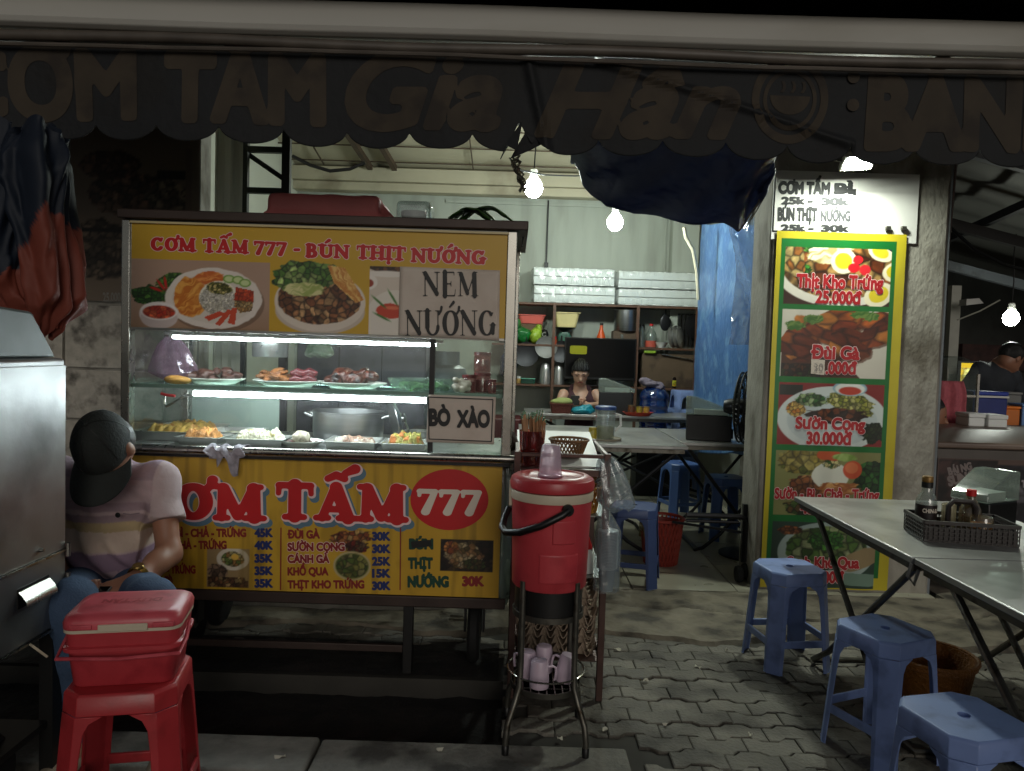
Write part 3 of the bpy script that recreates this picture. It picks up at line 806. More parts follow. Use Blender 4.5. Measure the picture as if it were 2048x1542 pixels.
def vt(body, a, b, y0, y1, cap, **k): t.put(m_valtext, body, a, b, y0, cap, py1=y1, lift=lf, **k)
vt('CƠM', -105, 276, 231, 233, 122, bold=.075)
vt('TẤM', 330, 652, 238, 243, 122, bold=.085)
vt('Gia', 688, 1004, 252, 258, 142, bold=.055, shear=.28)
vt('Hân', 1068, 1478, 268, 275, 135, bold=.055, shear=.35)
vt('BÁNH', 1730, 2150, 290, 300, 130, bold=.085)
t.build(awn)
# round emblem: a bowl on a plate ring, chopsticks of steam
g = MB(); ce = at(1580, 200, YV); R = 80*YV/FPX
def emb(u, v, w): x = ce.x+u*R; z = ce.z+v*R; return Vector((x, YV+float(vdisp(x, z))-lf-w, z))
def ring(r0, r1, n=48, sq=1): 
    vs = [emb(r*math.cos(2*PI*i/n)*.95, r*math.sin(2*PI*i/n)*1.05, 0) for r in (r0, r1) for i in range(n)]
    return vs, [(i, n+i, n+(i+1) % n, (i+1) % n) for i in range(n)]
g.add(*ring(.80, 1.0)); g.add(*ring(.60, .70))
bowl = [(-.5, .1)]+[(.5*math.cos(PI+PI*i/12), .1+.45*math.sin(PI+PI*i/12)) for i in range(13)]
g.add([emb(u, v, 0) for u, v in bowl], [tuple(range(len(bowl)))])
for k in (-.25, 0, .25): g.add([emb(k+.06*math.sin(j), .18+.09*j, 0) for j in range(4)]+[emb(k+.08+.06*math.sin(j), .18+.09*j, 0) for j in range(4)], [(j, j+1, 5+j, 4+j) for j in range(3)])
MAXRUN = 5
obj('emblem', g, m_valtext, awn, smooth=False)
n = 24; c2 = at(1706, 182, YV)
for cx, cy, r in ((1706, 155, 12), (1706, 210, 12)):
    g = MB(); q = at(cx, cy, YV); rr_ = r*YV/FPX
    g.add([(q.x+rr_*math.cos(2*PI*i/n), YV+float(vdisp(q.x, q.z))-lf-.004, q.z+rr_*math.sin(2*PI*i/n)) for i in range(n)], [tuple(range(n))]); obj('dot', g, m_valtext, awn, smooth=False)
# torn flap hanging at the tear
tx = at(1030, 300, YV)
g = MB(); g.add([at(1000, 318, YV-.02), at(1046, 238, YV+.004), at(1040, 270, YV-.01), at(1034, 300, YV-.03), at(1012, 290, YV-.04)], [(0, 4, 1), (4, 3, 2, 1)]); 
g.add([at(1020, 318, YV+.02), at(1062, 300, YV+.01), at(1090, 285, YV+.01), at(1052, 262, YV+.0)], [(0, 1, 2, 3)])
fo = obj('torn_flap', g, m_valance, awn, smooth=False); fo.modifiers.new('t', 'SOLIDIFY').thickness = .003
def cloth(u, v):
    x = -3.2+6.4*u; y = YV+.03+1.7*v; return (x, y, zb-.02+.55*v-.06*math.sin(v*PI)+.02*math.sin(x*4+v*3)*math.sin(v*PI))
co = obj('canopy', MB().sheet(cloth, 60, 20, .004), m_awn, awn)
for x in (-2.2, .25, 2.35):
    g = MB(); g.tube([(x, YV+.02, zt), (x+.12, 3.5, zt+.28), (x, 4.31, zt+.5)], .018, 8); obj('arm', g, m_black, awn)
# dark metal hood above the awning (upper edge of the view)
g = MB(); g.box(-3.4, 3.6, 2.46, 4.3, zb+.10, zb+.14); g.box(-3.4, 3.6, 2.46, 2.48, zb+.02, zb+.20)
hood = thing('awning_hood', 'dark metal rain hood right above the pale awning casing', 'hood', (0, 2.47, zb+.1)); obj('panel', g, mat('dusty dark hood', (.34,.31,.29), .8, var=.3, scale=2), hood)
# navy tarp that sags behind the valance
td = [(1140, 300), (1143, 325), (1165, 365), (1212, 415), (1300, 432), (1400, 446), (1478, 462), (1512, 420), (1538, 362), (1558, 300)]
YT = 3.5
def tarp():
    lo = [at(x, y, YT) for x, y in td[1:-1]]; n = len(lo); top0 = at(1140, 270, YT-.5); top1 = at(1562, 285, YT-.3); mb = MB(); V = []; F = []; NU, NV = 160, 44
    for i in range(NU+1):
        u = i/NU; q = u*(n-1); a = min(int(q), n-2); f = q-a; b = lo[a].lerp(lo[a+1], f); tt = top0.lerp(top1, u)
        for j in range(NV+1):
            v = j/NV; p = tt.lerp(b, v); w = v*(1-v)*4
            e_ = abs(float(fbm(np.array(u*11.+v*3), np.array(v*6.-u*2), 21, 3))-.5); p = p+Vector((0, .05*w*math.sin(PI*u)+.035*math.sin(u*23+v*9)*(.3+v)-.06*e_+.004*abs(math.sin(u*41-v*17)), -.02*w*math.sin(PI*u)+.012*math.sin(u*31)*v)); V.append(p)
    for i in range(NU):
        for j in range(NV): a = i*(NV+1)+j; F.append((a, a+NV+1, a+NV+2, a+1))
    return mb.add(V, F)
m_navy = mat('navy tarp', (.30,.34,.50), .48, var=.15, scale=6, bump=.35, bscale=24)
m_cord = mat('pale cord', (.6,.58,.52), .8)
nt = m_navy.node_tree; out_ = [n for n in nt.nodes if n.type == 'OUTPUT_MATERIAL'][0]; tl_ = nt.nodes.new('ShaderNodeBsdfTranslucent'); tl_.inputs[0].default_value = [float(x) for x in lin((.36, .40, .52))]+[1]
ms_ = nt.nodes.new('ShaderNodeMixShader'); ms_.inputs[0].default_value = .28; nt.links.new(nt.nodes['Principled BSDF'].outputs[0], ms_.inputs[1]); nt.links.new(tl_.outputs[0], ms_.inputs[2]); nt.links.new(ms_.outputs[0], out_.inputs[0])
o = obj('tarp', tarp(), m_navy, ang=180); o.modifiers.new('t', 'SOLIDIFY').thickness = .003
tag(o, 'dark navy tarp sagging behind the right half of the valance', 'tarp')
for k, (a, b) in enumerate((((1543, 330), (1490, 458)), ((1548, 332), (1502, 440)), ((1540, 334), (1478, 462)))):
    g = MB(); p = at(*a, YT-.02); q = at(*b, YT-.03); g.tube([p, p.lerp(q, .5)+Vector((.01, -.02, -.01*k)), q], .003, 5)
    o = obj('rope', g, m_cord); tag(o, 'thin pale cord along the right edge of the navy tarp', 'rope', 'cords on the navy tarp')
# ================================================================== lit lamps
m_bulb = mat('lit bulb', (1, 1, 1), .4, var=0, emit=(.95, 1.0, .96), estr=290)
m_led = mat('lit tube', (1, 1, 1), .4, var=0, emit=(.93, .97, 1.0), estr=75)
m_cap = mat('lamp cap', (.75,.75,.72), .4, var=.05)
m_wire = mat('black cable', (.03,.03,.03), .5, var=0)
def bulb(px, py, Y, r, label, top, mt=None):
    c = at(px, py, Y); t = thing('light_bulb', label, 'light bulb', c, group='bare light bulbs')
    g = MB(); g.lathe([(0, -r), (r*.5, -r*.88), (r*.86, -r*.5), (r, 0), (r*.93, r*.45), (r*.7, r*.85), (r*.42, r*1.15)], c, 16); obj('globe', g, mt or m_bulb, t)
    g = MB(); g.lathe([(r*.42, r*1.15), (r*.46, r*1.2), (r*.4, r*2.0), (r*.2, r*2.15), (0, r*2.15)], c, 12); obj('cap', g, m_cap, t)
    g = MB(); a = c+Vector((0, 0, r*2.1)); b = Vector(top); g.tube([a, a.lerp(b, .3)+Vector((.005, 0, 0)), a.lerp(b, .7)+Vector((-.01, 0, .0)), b], .005, 6); obj('cord', g, m_wire, t)
    return t
b1 = at(1067, 377, 5.8); bulb(1067, 377, 5.8, .070, 'lit bare bulb hanging left of the navy tarp, the brighter and higher inside the shop', (b1.x+.01, 5.8, 3.4))
b2 = at(1230, 446, 6.3); bulb(1230, 446, 6.3, .066, 'lit bare bulb just under the lower left edge of the navy tarp', (b2.x+.01, 6.3, 3.3))
m_bulb2 = mat('lit stall bulb', (1, 1, 1), .4, var=0, emit=(.97, 1.0, .95), estr=90)
b3 = at(2022, 637, 6.6); bulb(2022, 637, 6.6, .065, 'lit bare bulb above the man in black at the neighbouring stall', (b3.x, 6.6, 2.5), m_bulb2)
# floodlight on the pillar
fl = thing('flood_light', 'lit white floodlight fixed on the pillar right above the price sign', 'floodlight', at(1705, 328, 4.12))
c = at(1716, 322, 4.06)
T = Matrix.Translation(c) @ Matrix.Rotation(math.radians(66), 4, 'X') @ Matrix.Rotation(math.radians(-8), 4, 'Y')
g = MB(); g.box(-.085, .085, -.016, .016, -.065, .065, T=T); obj('housing', g, m_cap, fl, bevel=.006)
g = MB(); g.box(-.06, .06, -.0195, -.0165, -.05, .05, T=T); obj('lens', g, mat('lit flood lens', (1,1,1), .4, var=0, emit=(.96, 1.0, .94), estr=620), fl)
g = MB(); g.tube([c+Vector((-.09, 0, .0)), c+Vector((-.095, .10, .03)), c+Vector((-.06, .2, .06))], .008, 6); g.tube([c+Vector((.09, 0, .0)), c+Vector((.095, .10, .03)), c+Vector((.06, .2, .06))], .008, 6); obj('bracket', g, m_gal, fl)
# ================================================================== the food cart
YC = 3.0
CX0, CX1, CY1 = -1.575, .015, 3.62
cart = thing('food_cart', 'stainless food cart with yellow Cơm Tấm 777 panels and lit glass display', 'food cart', (-.78, 3.3, 0))
yP = 3.0
m_yel = mat('yellow print', (.86,.70,.17), .5, var=.05, scale=4, dirt=(.70,.53,.12), dscale=3, dlo=.5, dhi=.8)
m_red = mat('red lettering', (.76,.09,.11), .45, var=.06); m_pale = mat('pale outline', (.92,.80,.80), .5, var=0); m_bluesh = mat('blue grey letter shade', (.36,.48,.55), .5, var=.05)
m_navyp = mat('navy lettering', (.10,.16,.38), .5, var=.05); m_greenp = mat('dark green lettering', (.05,.24,.17), .5, var=.05)
m_brownp = mat('brown red lettering', (.52,.12,.11), .5, var=.08); m_blk = mat('black lettering', (.06,.06,.06), .5, var=.05); m_whp = mat('white lettering', (.88,.84,.78), .5, var=.05)
m_paper = mat('paper', (.80,.75,.70), .6, var=.04, scale=5, bump=.15, bscale=8, dirt=(.70,.63,.57), dscale=5, dlo=.5, dhi=.8)
m_vinyl = colmat('printed vinyl sheet', .42, .5, bump=.10, bscale=9)
m_wood2 = mat('dark brown metal', (.25,.20,.18), .5, .3, var=.2, scale=10)
zT, zH0, zG0, zP1, zP0 = 1.808, 1.395, .925, .885, .342
# --- body behind the panel
g = MB(); g.box(-1.53, -.03, yP+.03, CY1, zP0+.01, zP0+.04); g.box(-1.53, -1.50, yP+.03, CY1, zP0+.04, zP1); g.box(-.055, -.03, yP+.03, CY1, zP0+.04, zP1); g.box(-1.5, -.055, CY1-.02, CY1, zP0+.04, zP1)
obj('body', g, m_ss, cart, bevel=.003)
g = MB(); g.box(-1.56, .0, yP-.005, CY1+.02, zP0-.045, zP0-.001); obj('base_frame', g, m_wood2, cart, bevel=.004)
# --- lower front panel: yellow print with dishes
def pd(X, Z): return .004*(fbm(X*2.5+9, Z*2.5+9, 31, 3)-.5)
a = at(266, 1190, yP); 
pc = Pic(-1.53, -.028, zP0+.002, zP1, yP, .0035)
n1 = fbm(pc.X*3+5, pc.Z*3+9, 41, 4); n2 = fbm(pc.X*14+5, pc.Z*5+9, 42, 4)
one = np.ones(pc.X.shape)
pc.fill(one, (.79, .63, .19)); pc.fill(np.clip((n1-.5)*3, 0, 1)*.4, (.70, .52, .10)); pc.fill(np.clip((n2-.62)*6, 0, 1)*.35, (.52, .40, .10))
pc.fill(pc.rect(266, 1096, 412, 1184), (.62, .50, .15), .0)
# photo 1: plate with egg
m = pc.rect(414, 1096, 498, 1176); pc.fill(m, (.62, .52, .36)); e = pc.ell(466, 1118, 34, 24)*m; pc.fill(e, (.84, .80, .72)); pc.chunks(pc.ell(466, 1118, 24, 16, .1, 3)*m, [(.85,.80,.55), (.75,.55,.30), (.45,.52,.25)], 7, 3); pc.fill(pc.ell(470, 1114, 9, 7), (.90, .72, .30))
pc.chunks(pc.ell(435, 1142, 22, 16, .2, 8)*m, [(.62,.50,.40), (.42,.33,.26)], 9, 4); pc.chunks(pc.rect(416, 1152, 496, 1176), [(.58,.40,.26), (.74,.62,.42), (.36,.25,.18)], 8, 6)
# photo 2: grilled pieces and a soup bowl
pc.chunks(pc.ell(700, 1075, 46, 15, .25, 5, .1), [(.72,.45,.25), (.85,.68,.42), (.55,.28,.16)], 10, 7)
pc.chunks(pc.ell(712, 1094, 26, 13, .3, 6), [(.48,.16,.12), (.40,.30,.22), (.30,.14,.10)], 7, 8)
e = pc.ell(704, 1132, 39, 31); pc.fill(e, (.72, .66, .48)); pc.fill(pc.ell(704, 1132, 35, 27), (.42, .44, .22)); pc.chunks(pc.ell(704, 1132, 33, 25), [(.55,.55,.28), (.34,.42,.18), (.62,.60,.38)], 11, 12, .5)
# photo 3: framed dark noodle dish
m = pc.rect(882, 1077, 985, 1145); pc.fill(m, (.10, .07, .06)); pc.chunks(m, [(.16,.10,.08), (.24,.18,.12), (.12,.09,.07)], 12, 15); pc.chunks(pc.ell(930, 1112, 40, 26, .2, 7)*m, [(.80,.68,.50), (.66,.48,.32), (.86,.78,.62), (.34,.28,.14)], 9, 16); pc.chunks(pc.ell(902, 1095, 16, 14, .2, 9)*m, [(.66,.32,.16), (.76,.48,.24)], 9, 17); pc.chunks(pc.ell(948, 1128, 26, 12, .3, 10)*m, [(.22,.26,.10), (.30,.24,.12)], 7, 18)
# drips and grime towards the lower edge and scratches
dr = np.clip((fbm(pc.X*30, pc.Z*1.6, 44, 3)-.56)*5, 0, 1)*.35; pc.fill(dr, (.42, .32, .10))
panel = pc.build('lower_panel', m_vinyl, cart, pd)
t = Text(yP, lambda x, z: float(pd(np.array(x), np.array(z))))
W3 = [(m_pale, .028, 0, 0, .0006)]
hb = [(m_pale, .035, 1.5, 1.5, .0012), (m_bluesh, .05, 7, 9, .0006)]
t.put(m_red, 'CƠM', 268, 526, 1036, 72, 'slab', .025, hb, py1=1041, lift=.0018)
t.put(m_red, 'TẤM', 553, 810, 1037, 74, 'slab', .025, hb, py1=1044, lift=.0018)
E0 = [(899+78*math.cos(2*PI*i/48), 999+61*math.sin(2*PI*i/48)) for i in range(48)]
t.shape(m_red, list(reversed(E0)), .0024)
t.put(m_whp, '777', 835, 962, 1026, 50, 'slab', .012, (), py1=1029, lift=.0034)
rows1 = [('SƯỜN - BÌ - CHẢ - TRỨNG', 290, 493, 1073, '45K', 1073), ('SƯỜN - CHẢ - TRỨNG', 290, 454, 1097, '40K', 1098), ('SƯỜN - CHẢ', 290, 366, 1120, '35K', 1124), ('SƯỜN - TRỨNG', 290, 392, 1146, '35K', 1149), ('SƯỜN (BÌ)', 290, 346, 1168, '35K', 1174)]
for b, x0, x1, y, p, y2 in rows1:
    t.put(m_brownp, b, x0, x1, y, 15, bold=.085); t.put(m_navyp, p, 509, 546, y2, 15.5, bold=.10)
rows2 = [('ĐÙI GÀ', 575, 640, 1076, '30K', 1080), ('SƯỜN CỌNG', 575, 690, 1101, '30K', 1105), ('CÁNH GÀ', 575, 659, 1125, '25K', 1130), ('KHỔ QUA', 575, 657, 1150, '15K', 1154), ('THỊT KHO TRỨNG', 575, 729, 1176, '30K', 1179)]
for k, (b, x0, x1, y, p, y2) in enumerate(rows2):
    t.put(m_brownp, b, x0, x1, y, 15, bold=.085, halo=[(m_pale, .06, 0, 0, .0006)] if k in (1, 2) else (), lift=.0013); t.put(m_navyp, p, 744, 781, y2, 15.5, bold=.10)
t.put(m_greenp, 'BÚN', 818, 867, 1097, 19, bold=.11); t.put(m_greenp, 'THỊT', 816, 866, 1136, 20, bold=.11); t.put(m_greenp, 'NƯỚNG', 815, 898, 1173, 20, bold=.11); t.put(m_brownp, '30K', 924, 968, 1171, 18, bold=.10)
for x in (561, 800): t.shape(m_brownp, [(x, 1055), (x-1, 1180), (x+1.5, 1180), (x+2.5, 1055)], .0012)
t.shape(m_blk, [(822, 1083), (862, 1079), (864, 1092), (824, 1096)], .0022)
t.build(panel)
# --- header sign
pc = Pic(-1.528, -.035, zH0, zT, yP, .0033); one = np.ones(pc.X.shape)
pc.fill(one, (.80, .64, .17)); pc.fill(np.clip((fbm(pc.X*3, pc.Z*3+3, 51, 3)-.5)*3, 0, 1)*.3, (.74, .57, .10))
m = pc.rect(262, 517, 538, 672); pc.fill(m, (.70, .58, .50)); pc.fill(m*np.clip((1.50-pc.Z)*8, 0, 1), (.62, .49, .38))
# left photograph: herbs, chillies, dip bowl, broken rice plate
pc.chunks(pc.ell(300, 590, 40, 20, .3, 2)*m, [(.22,.42,.14), (.34,.55,.20), (.16,.32,.10)], 8, 2); pc.chunks(pc.ell(345, 560, 34, 14, .3, 3, .3), [(.25,.45,.15), (.40,.58,.24)], 8, 3)
for ang, x, y in ((.9, 322, 570), (1.4, 331, 566), (.3, 312, 578)): pc.fill(pc.ell(x, y, 17, 3.5, 0, 0, -ang), (.74, .14, .10))
e = pc.ell(428, 597, 98, 61, .05, 4); pc.fill(pc.ell(432, 605, 98, 60), (.36, .28, .22), .5); pc.fill(e, (.90, .86, .82)); pc.fill(pc.ell(428, 597, 84, 50, .05, 4), (.86, .82, .77))
pc.strands(pc.ell(380, 595, 34, 42, .12, 5), (.78, .44, .14), (.92, .66, .30), 4, .7, 5); pc.strands(pc.ell(420, 556, 30, 14, .15, 6), (.80, .40, .16), (.92, .60, .30), 4, .2, 6)
pc.fill(pc.ell(438, 596, 40, 34, .05, 7), (.93, .91, .84)); pc.chunks(pc.ell(436, 600, 38, 30, .05, 7), [(.95,.93,.88), (.88,.86,.78)], 4, 9, .8); pc.chunks(pc.ell(438, 576, 28, 13, .3, 8), [(.36,.38,.12), (.50,.50,.18), (.86,.80,.50)], 5, 10)
for x, y in ((458, 558), (476, 560), (490, 566)): pc.fill(pc.ell(x, y, 13, 9), (.45, .62, .25)); pc.fill(pc.ell(x, y, 10, 6.5), (.80, .86, .62))
q = pc.poly([(472, 574), (508, 582), (508, 604), (482, 612), (468, 600)]); pc.chunks(q, [(.86,.32,.16), (.80,.26,.12)], 9, 11, .7); pc.chunks(pc.poly([(470, 600), (506, 604), (504, 622), (480, 626), (468, 612)]), [(.88,.74,.50), (.76,.58,.34)], 7, 12)
for q in ([(408, 634), (440, 622), (452, 628), (418, 642)], [(430, 648), (456, 618), (466, 622), (440, 652)], [(455, 646), (464, 616), (474, 616), (470, 650)]): pc.fill(pc.poly(q), (.80, .30, .18))
pc.fill(pc.ell(318, 628, 41, 25), (.88, .84, .82)); pc.fill(pc.ell(318, 636, 38, 22), (.80, .74, .72)); pc.fill(pc.ell(318, 622, 39, 19), (.93, .90, .88)); pc.chunks(pc.ell(318, 624, 34, 14), [(.80,.24,.14), (.88,.40,.24)], 9, 14, .7)
# noodle bowl
pc.fill(pc.ell(640, 622, 91, 47), (.80, .74, .68)); pc.fill(pc.ell(640, 604, 92, 60, 0), (.88, .83, .77))
bm = pc.ell(640, 598, 84, 52, .06, 15); pc.chunks(bm, [(.72,.50,.32), (.60,.37,.22), (.82,.64,.44), (.50,.30,.18)], 13, 16, .4)
pc.chunks(np.clip(pc.ell(600, 556, 52, 32, .25, 17)+pc.ell(640, 548, 40, 24, .3, 18), 0, 1), [(.36,.54,.20), (.52,.68,.32), (.26,.44,.16), (.66,.76,.44)], 12, 18); pc.strands(pc.ell(610, 578, 44, 14, .2, 19), (.62, .68, .36), (.86, .84, .60), 4, .3, 19)
pc.strands(pc.poly([(655, 530), (690, 536), (728, 600), (712, 606), (668, 566)]), (.78, .50, .22), (.92, .76, .44), 3.5, -.9, 20)
# cropped right photograph beside the paper
m = pc.rect(740, 532, 806, 682); pc.fill(m, (.85, .80, .74)); pc.chunks(pc.ell(775, 526, 46, 20)*m, [(.30,.18,.10), (.46,.30,.18)], 10, 21); pc.fill(pc.ell(774, 548, 50, 7)*m, (.92,.89,.85)); pc.fill(pc.ell(790, 640, 60, 60)*m, (.90, .87, .82))
pc.fill(pc.ell(736, 564, 20, 16)*m, (.93,.90,.86)); pc.fill(pc.ell(736, 566, 12, 9)*m, (.60, .22, .14)); pc.fill(pc.ell(782, 622, 30, 15, .15, 3)*m, (.78, .25, .14)); pc.fill(pc.ell(786, 616, 20, 4, .2, 3)*m, (.88, .45, .30))
for q in ((758, 604, -.7), (786, 596, -1.0), (764, 634, -.45)): pc.fill(pc.ell(q[0], q[1], 24, 3, .1, 2, q[2])*m, (.26, .46, .18))
head = pc.build('header_sign', m_vinyl, cart, None)
t = Text(yP)
hw = [(m_pale, .045, 0, 0, .0006)]
for b, x0, x1, y0, y1 in (('CƠM', 302, 391, 501, 503), ('TẤM', 406, 496, 504, 507), ('777', 508, 573, 508, 511), ('-', 588, 600, 509, 509), ('BÚN', 611, 698, 514, 517), ('THỊT', 713, 811, 517, 521), ('NƯỚNG', 823, 971, 524, 529)):
    t.put(m_red, b, x0, x1, y0, 26 if b != 'NƯỚNG' else 27, 'slab', .02, hw, py1=y1)
t.build(head)
g = MB(); g.box(-1.535, -.03, yP+.003, yP+.06, zH0-.01, zT+.012); obj('header_box', g, m_ss, cart)
g = MB(); a = at(466, 1000, yP)
g.box(-1.572, .045, yP-.03, CY1+.05, zT+.014, zT+.050); obj('roof_board', g, m_wood2, cart, bevel=.004)
g = MB(); g.box(-1.53, -.03, yP-.012, yP-.004, zT-.002, zT+.006); obj('roof_trim', g, mat('pale trim strip', (.80,.74,.55), .4, var=.05), cart)
# posts
mp_ = m_ssp
for x, y, w in ((-1.549, yP+.02, .034), (-.016, yP+.02, .040), (-1.56, CY1-.03, .04), (.0, CY1-.03, .04)):
    g = MB(); g.box(x-w/2, x+w/2, y-.025, y+.025, zP0 if y > 3.2 else zG0-.04, zT+.012); obj('post', g, mp_, cart, bevel=.004)
# glass: thin panes
m_pane = glassy('display glass', (.97,.985,.975), .02, .035, .02)
xm = at(862, 800, yP).x
for nm, x0, x1 in (('a', -1.533, xm-.012), ('b', xm+.012, -.03)):
    g = MB(); g.box(x0, x1, yP+.012, yP+.016, zG0+.005, zH0-.012); obj('glass_pane', g, m_pane, cart, smooth=False)
g = MB(); g.box(-1.563, -1.559, yP+.05, CY1-.055, zG0+.005, zT-.01); obj('glass_pane', g, m_pane, cart, smooth=False)
g = MB(); g.box(.0, .004, yP+.05, CY1-.055, zG0+.005, zT-.01); obj('glass_pane', g, m_pane, cart, smooth=False)
g = MB(); g.box(xm-.010, xm+.010, yP+.006, yP+.03, zG0, zH0-.012); obj('mullion', g, m_black, cart)
# shelf of glass + stainless edge, counter, ledge tube
zS = at(600, 776, 3.1).z
g = MB(); g.box(-1.55, -.02, yP+.03, CY1-.14, zS-.008, zS); obj('glass_shelf', g, glassy('shelf glass', (.85,.93,.90), .05, .12, .10, (.8,.9,.87)), cart, smooth=False)
g = MB(); g.box(-1.55, -.02, yP+.021, yP+.029, zS-.012, zS+.004); obj('shelf_edge', g, mat('green glass edge', (.55,.66,.62), .25, var=.05), cart)
g = MB(); g.box(-1.56, .0, yP-.03, CY1, zG0-.03, zG0-.002); obj('counter', g, mat('bright counter steel', (.72,.72,.71), .3, .75, var=.06, rvar=.08), cart, bevel=.004)
g = MB(); zl = at(640, 907, 2.95).z
g.tube([(-1.62, 2.955, zl), (.02, 2.955, zl)], .016, 14); g.tube([(.02, 2.955, zl), (.08, 2.96, zl), (.095, 2.99, zl), (.09, 3.05, zl+.005)], .015, 12); obj('rail', g, m_ssp, cart)
g = MB(); g.box(-1.56, .0, yP-.022, yP-.004, zP1-.002, zP1+.012); obj('panel_trim', g, m_black, cart)
# frosted back boards at both ends
g = MB(); g.box(-1.54, -1.12, CY1-.012, CY1-.006, zG0, zS-.02); obj('back_board', g, mat('pale green board', (.62,.68,.64), .4, var=.12, scale=5), cart)
# led tubes (they give off light)
for nm, (x0, y0), (x1, y1), Y, r in (('upper', (346, 674), (872, 690), 3.06, .0065), ('lower', (388, 786), (852, 801), 3.07, .011)):
    A = at(x0, y0, Y); B = at(x1, y1, Y); z = (A.z+B.z)/2
    g = MB(); g.tube([(A.x, Y, z), (B.x, Y, z)], r, 6); tb = obj('lamp_tube', g, m_led, cart)
    g = MB(); g.box(A.x-.03, B.x+.03, Y-.012, Y+.02, z+r+.001, z+r+.014); obj('lamp_holder', g, m_cap, tb)
# legs, wheels
for x in (at(815, 1300, 3.05).x, -1.46):
    g = MB(); g.box(x-.02, x+.02, 3.04, 3.08, .0, zP0-.046); obj('leg', g, m_black, cart, bevel=.003)
m_rub = mat('tyre rubber', (.06,.06,.06), .8, var=.2)
for x, y in ((-.13, 3.2), (-1.36, 3.2), (-.13, 3.52), (-1.36, 3.52)):
    T = Matrix.Translation((x, y, .135)) @ Matrix.Rotation(PI/2, 4, 'Y')
    g = MB(); g.lathe([(.085, -.022), (.118, -.026), (.132, -.014), (.134, 0), (.132, .014), (.118, .026), (.085, .022)], (0, 0, 0), 24, T=T); w = obj('wheel', g, m_rub, cart)
    g = MB(); g.lathe([(.0, -.024), (.03, -.024), (.04, -.012), (.084, -.012), (.084, .012), (.04, .012), (.03, .024), (0, .024)], (0, 0, 0), 16, T=T); obj('rim', g, m_gal, w)
    g = MB(); g.box(x-.045, x-.036, y-.03, y+.03, .135, zP0-.046); g.box(x+.036, x+.045, y-.03, y+.03, .135, zP0-.046); obj('fork', g, m_black, w)
# --- paper signs taped on
def paper(label, corners, Y, lines, m=m_paper, border=None, name='paper_sign', style='times', lift=.0015):
    P = [at(x, y, Y) for x, y in corners]; o = thing(name, label, 'paper sign', P[0], group=None)
    def fn(u, v): p = P[3].lerp(P[2], u).lerp(P[0].lerp(P[1], u), v); return (p.x, Y-.001-.004*(float(fbm(np.array(u*3.), np.array(v*3.), int(P[0].x*100) & 63))-.5)-.006*max(0, v*u-.75), p.z)
    obj('sheet', MB().sheet(fn, 24, 16, .0008), m, o, ang=180)
    t = Text(Y-.006)
    for c, body, x0, x1, y0, cap, st, bo in lines: t.put(c, body, x0, x1, y0, cap, st, bo, lift=.0)
    if border:
        (a, b), (c, d), (e, f), (h, i) = border
        for (p, q), (r_, s_) in (((a, b), (c, d)), ((c, d), (e, f)), ((e, f), (h, i)), ((h, i), (a, b))):
            dx, dy = r_-p, s_-q; L = math.hypot(dx, dy); nx, ny = -dy/L*1.0, dx/L*1.0
            t.shape(m_blk, [(p-nx, q-ny), (p+nx, q+ny), (r_+nx, s_+ny), (r_-nx, s_-ny)], 0)
    t.build(o); return o
paper('paper sign reading NEM NƯỚNG stuck over the right end of the cart header', [(800, 533), (1000, 541), (998, 681), (797, 670)], 2.992,
      [(m_blk, 'NEM', 845, 957, 592, 48, 'times', 0), (m_blk, 'NƯỚNG', 810, 992, 671, 50, 'times', 0)])
paper('framed paper sign reading BÒ XÀO behind the lower right glass of the cart', [(857, 789), (992, 794), (988, 889), (852, 884)], 2.997,
      [(m_blk, 'BÒ', 858, 901, 850, 31, 'sans', .085), (m_blk, 'XÀO', 914, 980, 853, 31, 'sans', .085)], border=((857, 794), (986, 799), (983, 883), (858, 878)))
# lower cross bar and dark kick board between the legs
g = MB(); g.box(-1.44, at(815, 1300, 3.05).x-.021, 3.05, 3.07, .085, .115); obj('cross_bar', g, m_wood2, cart, bevel=.003)
g = MB(); g.box(-1.5, -.06, 3.30, 3.59, .19, .21); obj('under_shelf', g, m_black, cart)
# ================================================================== dishes in the display
m_china = mat('white china', (.86,.86,.83), .25, var=.03)
m_tray = mat('steel tray', (.76,.76,.75), .3, .75, var=.06, rvar=.08)
m_meat = mat('dark roast sausage', (.29,.17,.14), .38, var=.4, scale=30, bump=.6, bscale=60)
m_fry = mat('fried brown pieces', (.52,.32,.16), .5, var=.4, scale=35, bump=.8, bscale=70)
m_saus = mat('maroon sausage', (.36,.13,.15), .3, var=.25, scale=30, bump=.2, bscale=60)
m_char = mat('charred glazed meat', (.31,.15,.11), .3, var=.6, scale=26, bump=.9, bscale=50, dirt=(.13,.07,.07), dscale=22)
m_yelf = mat('yellow omelette', (.70,.56,.26), .5, var=.25, scale=30, bump=.4, bscale=60, dirt=(.60,.38,.12), dscale=24)
m_orf = mat('orange shredded food', (.70,.47,.22), .5, var=.4, scale=45, bump=.8, bscale=80)
m_ricef = mat('white rice bits', (.82,.80,.70), .6, var=.25, scale=70, bump=.9, bscale=110, dirt=(.55,.50,.28), dscale=50, dlo=.55, dhi=.65)
m_mixf = mat('stir fried greens', (.55,.52,.20), .5, var=.5, scale=45, bump=.9, bscale=70, dirt=(.75,.42,.14), dscale=30)
m_darkf = mat('dark bits in sauce', (.55,.42,.35), .35, var=.5, scale=40, bump=.9, bscale=70, dirt=(.80,.76,.70), dscale=25)
m_cuc = mat('cucumber slice', (.70,.78,.50), .35, var=.12, scale=30); m_cskin = mat('cucumber skin', (.20,.36,.14), .4)
m_dishg = glassy('glass dish', (.92,.97,.94), .05, .12, .12, (.8,.86,.82))
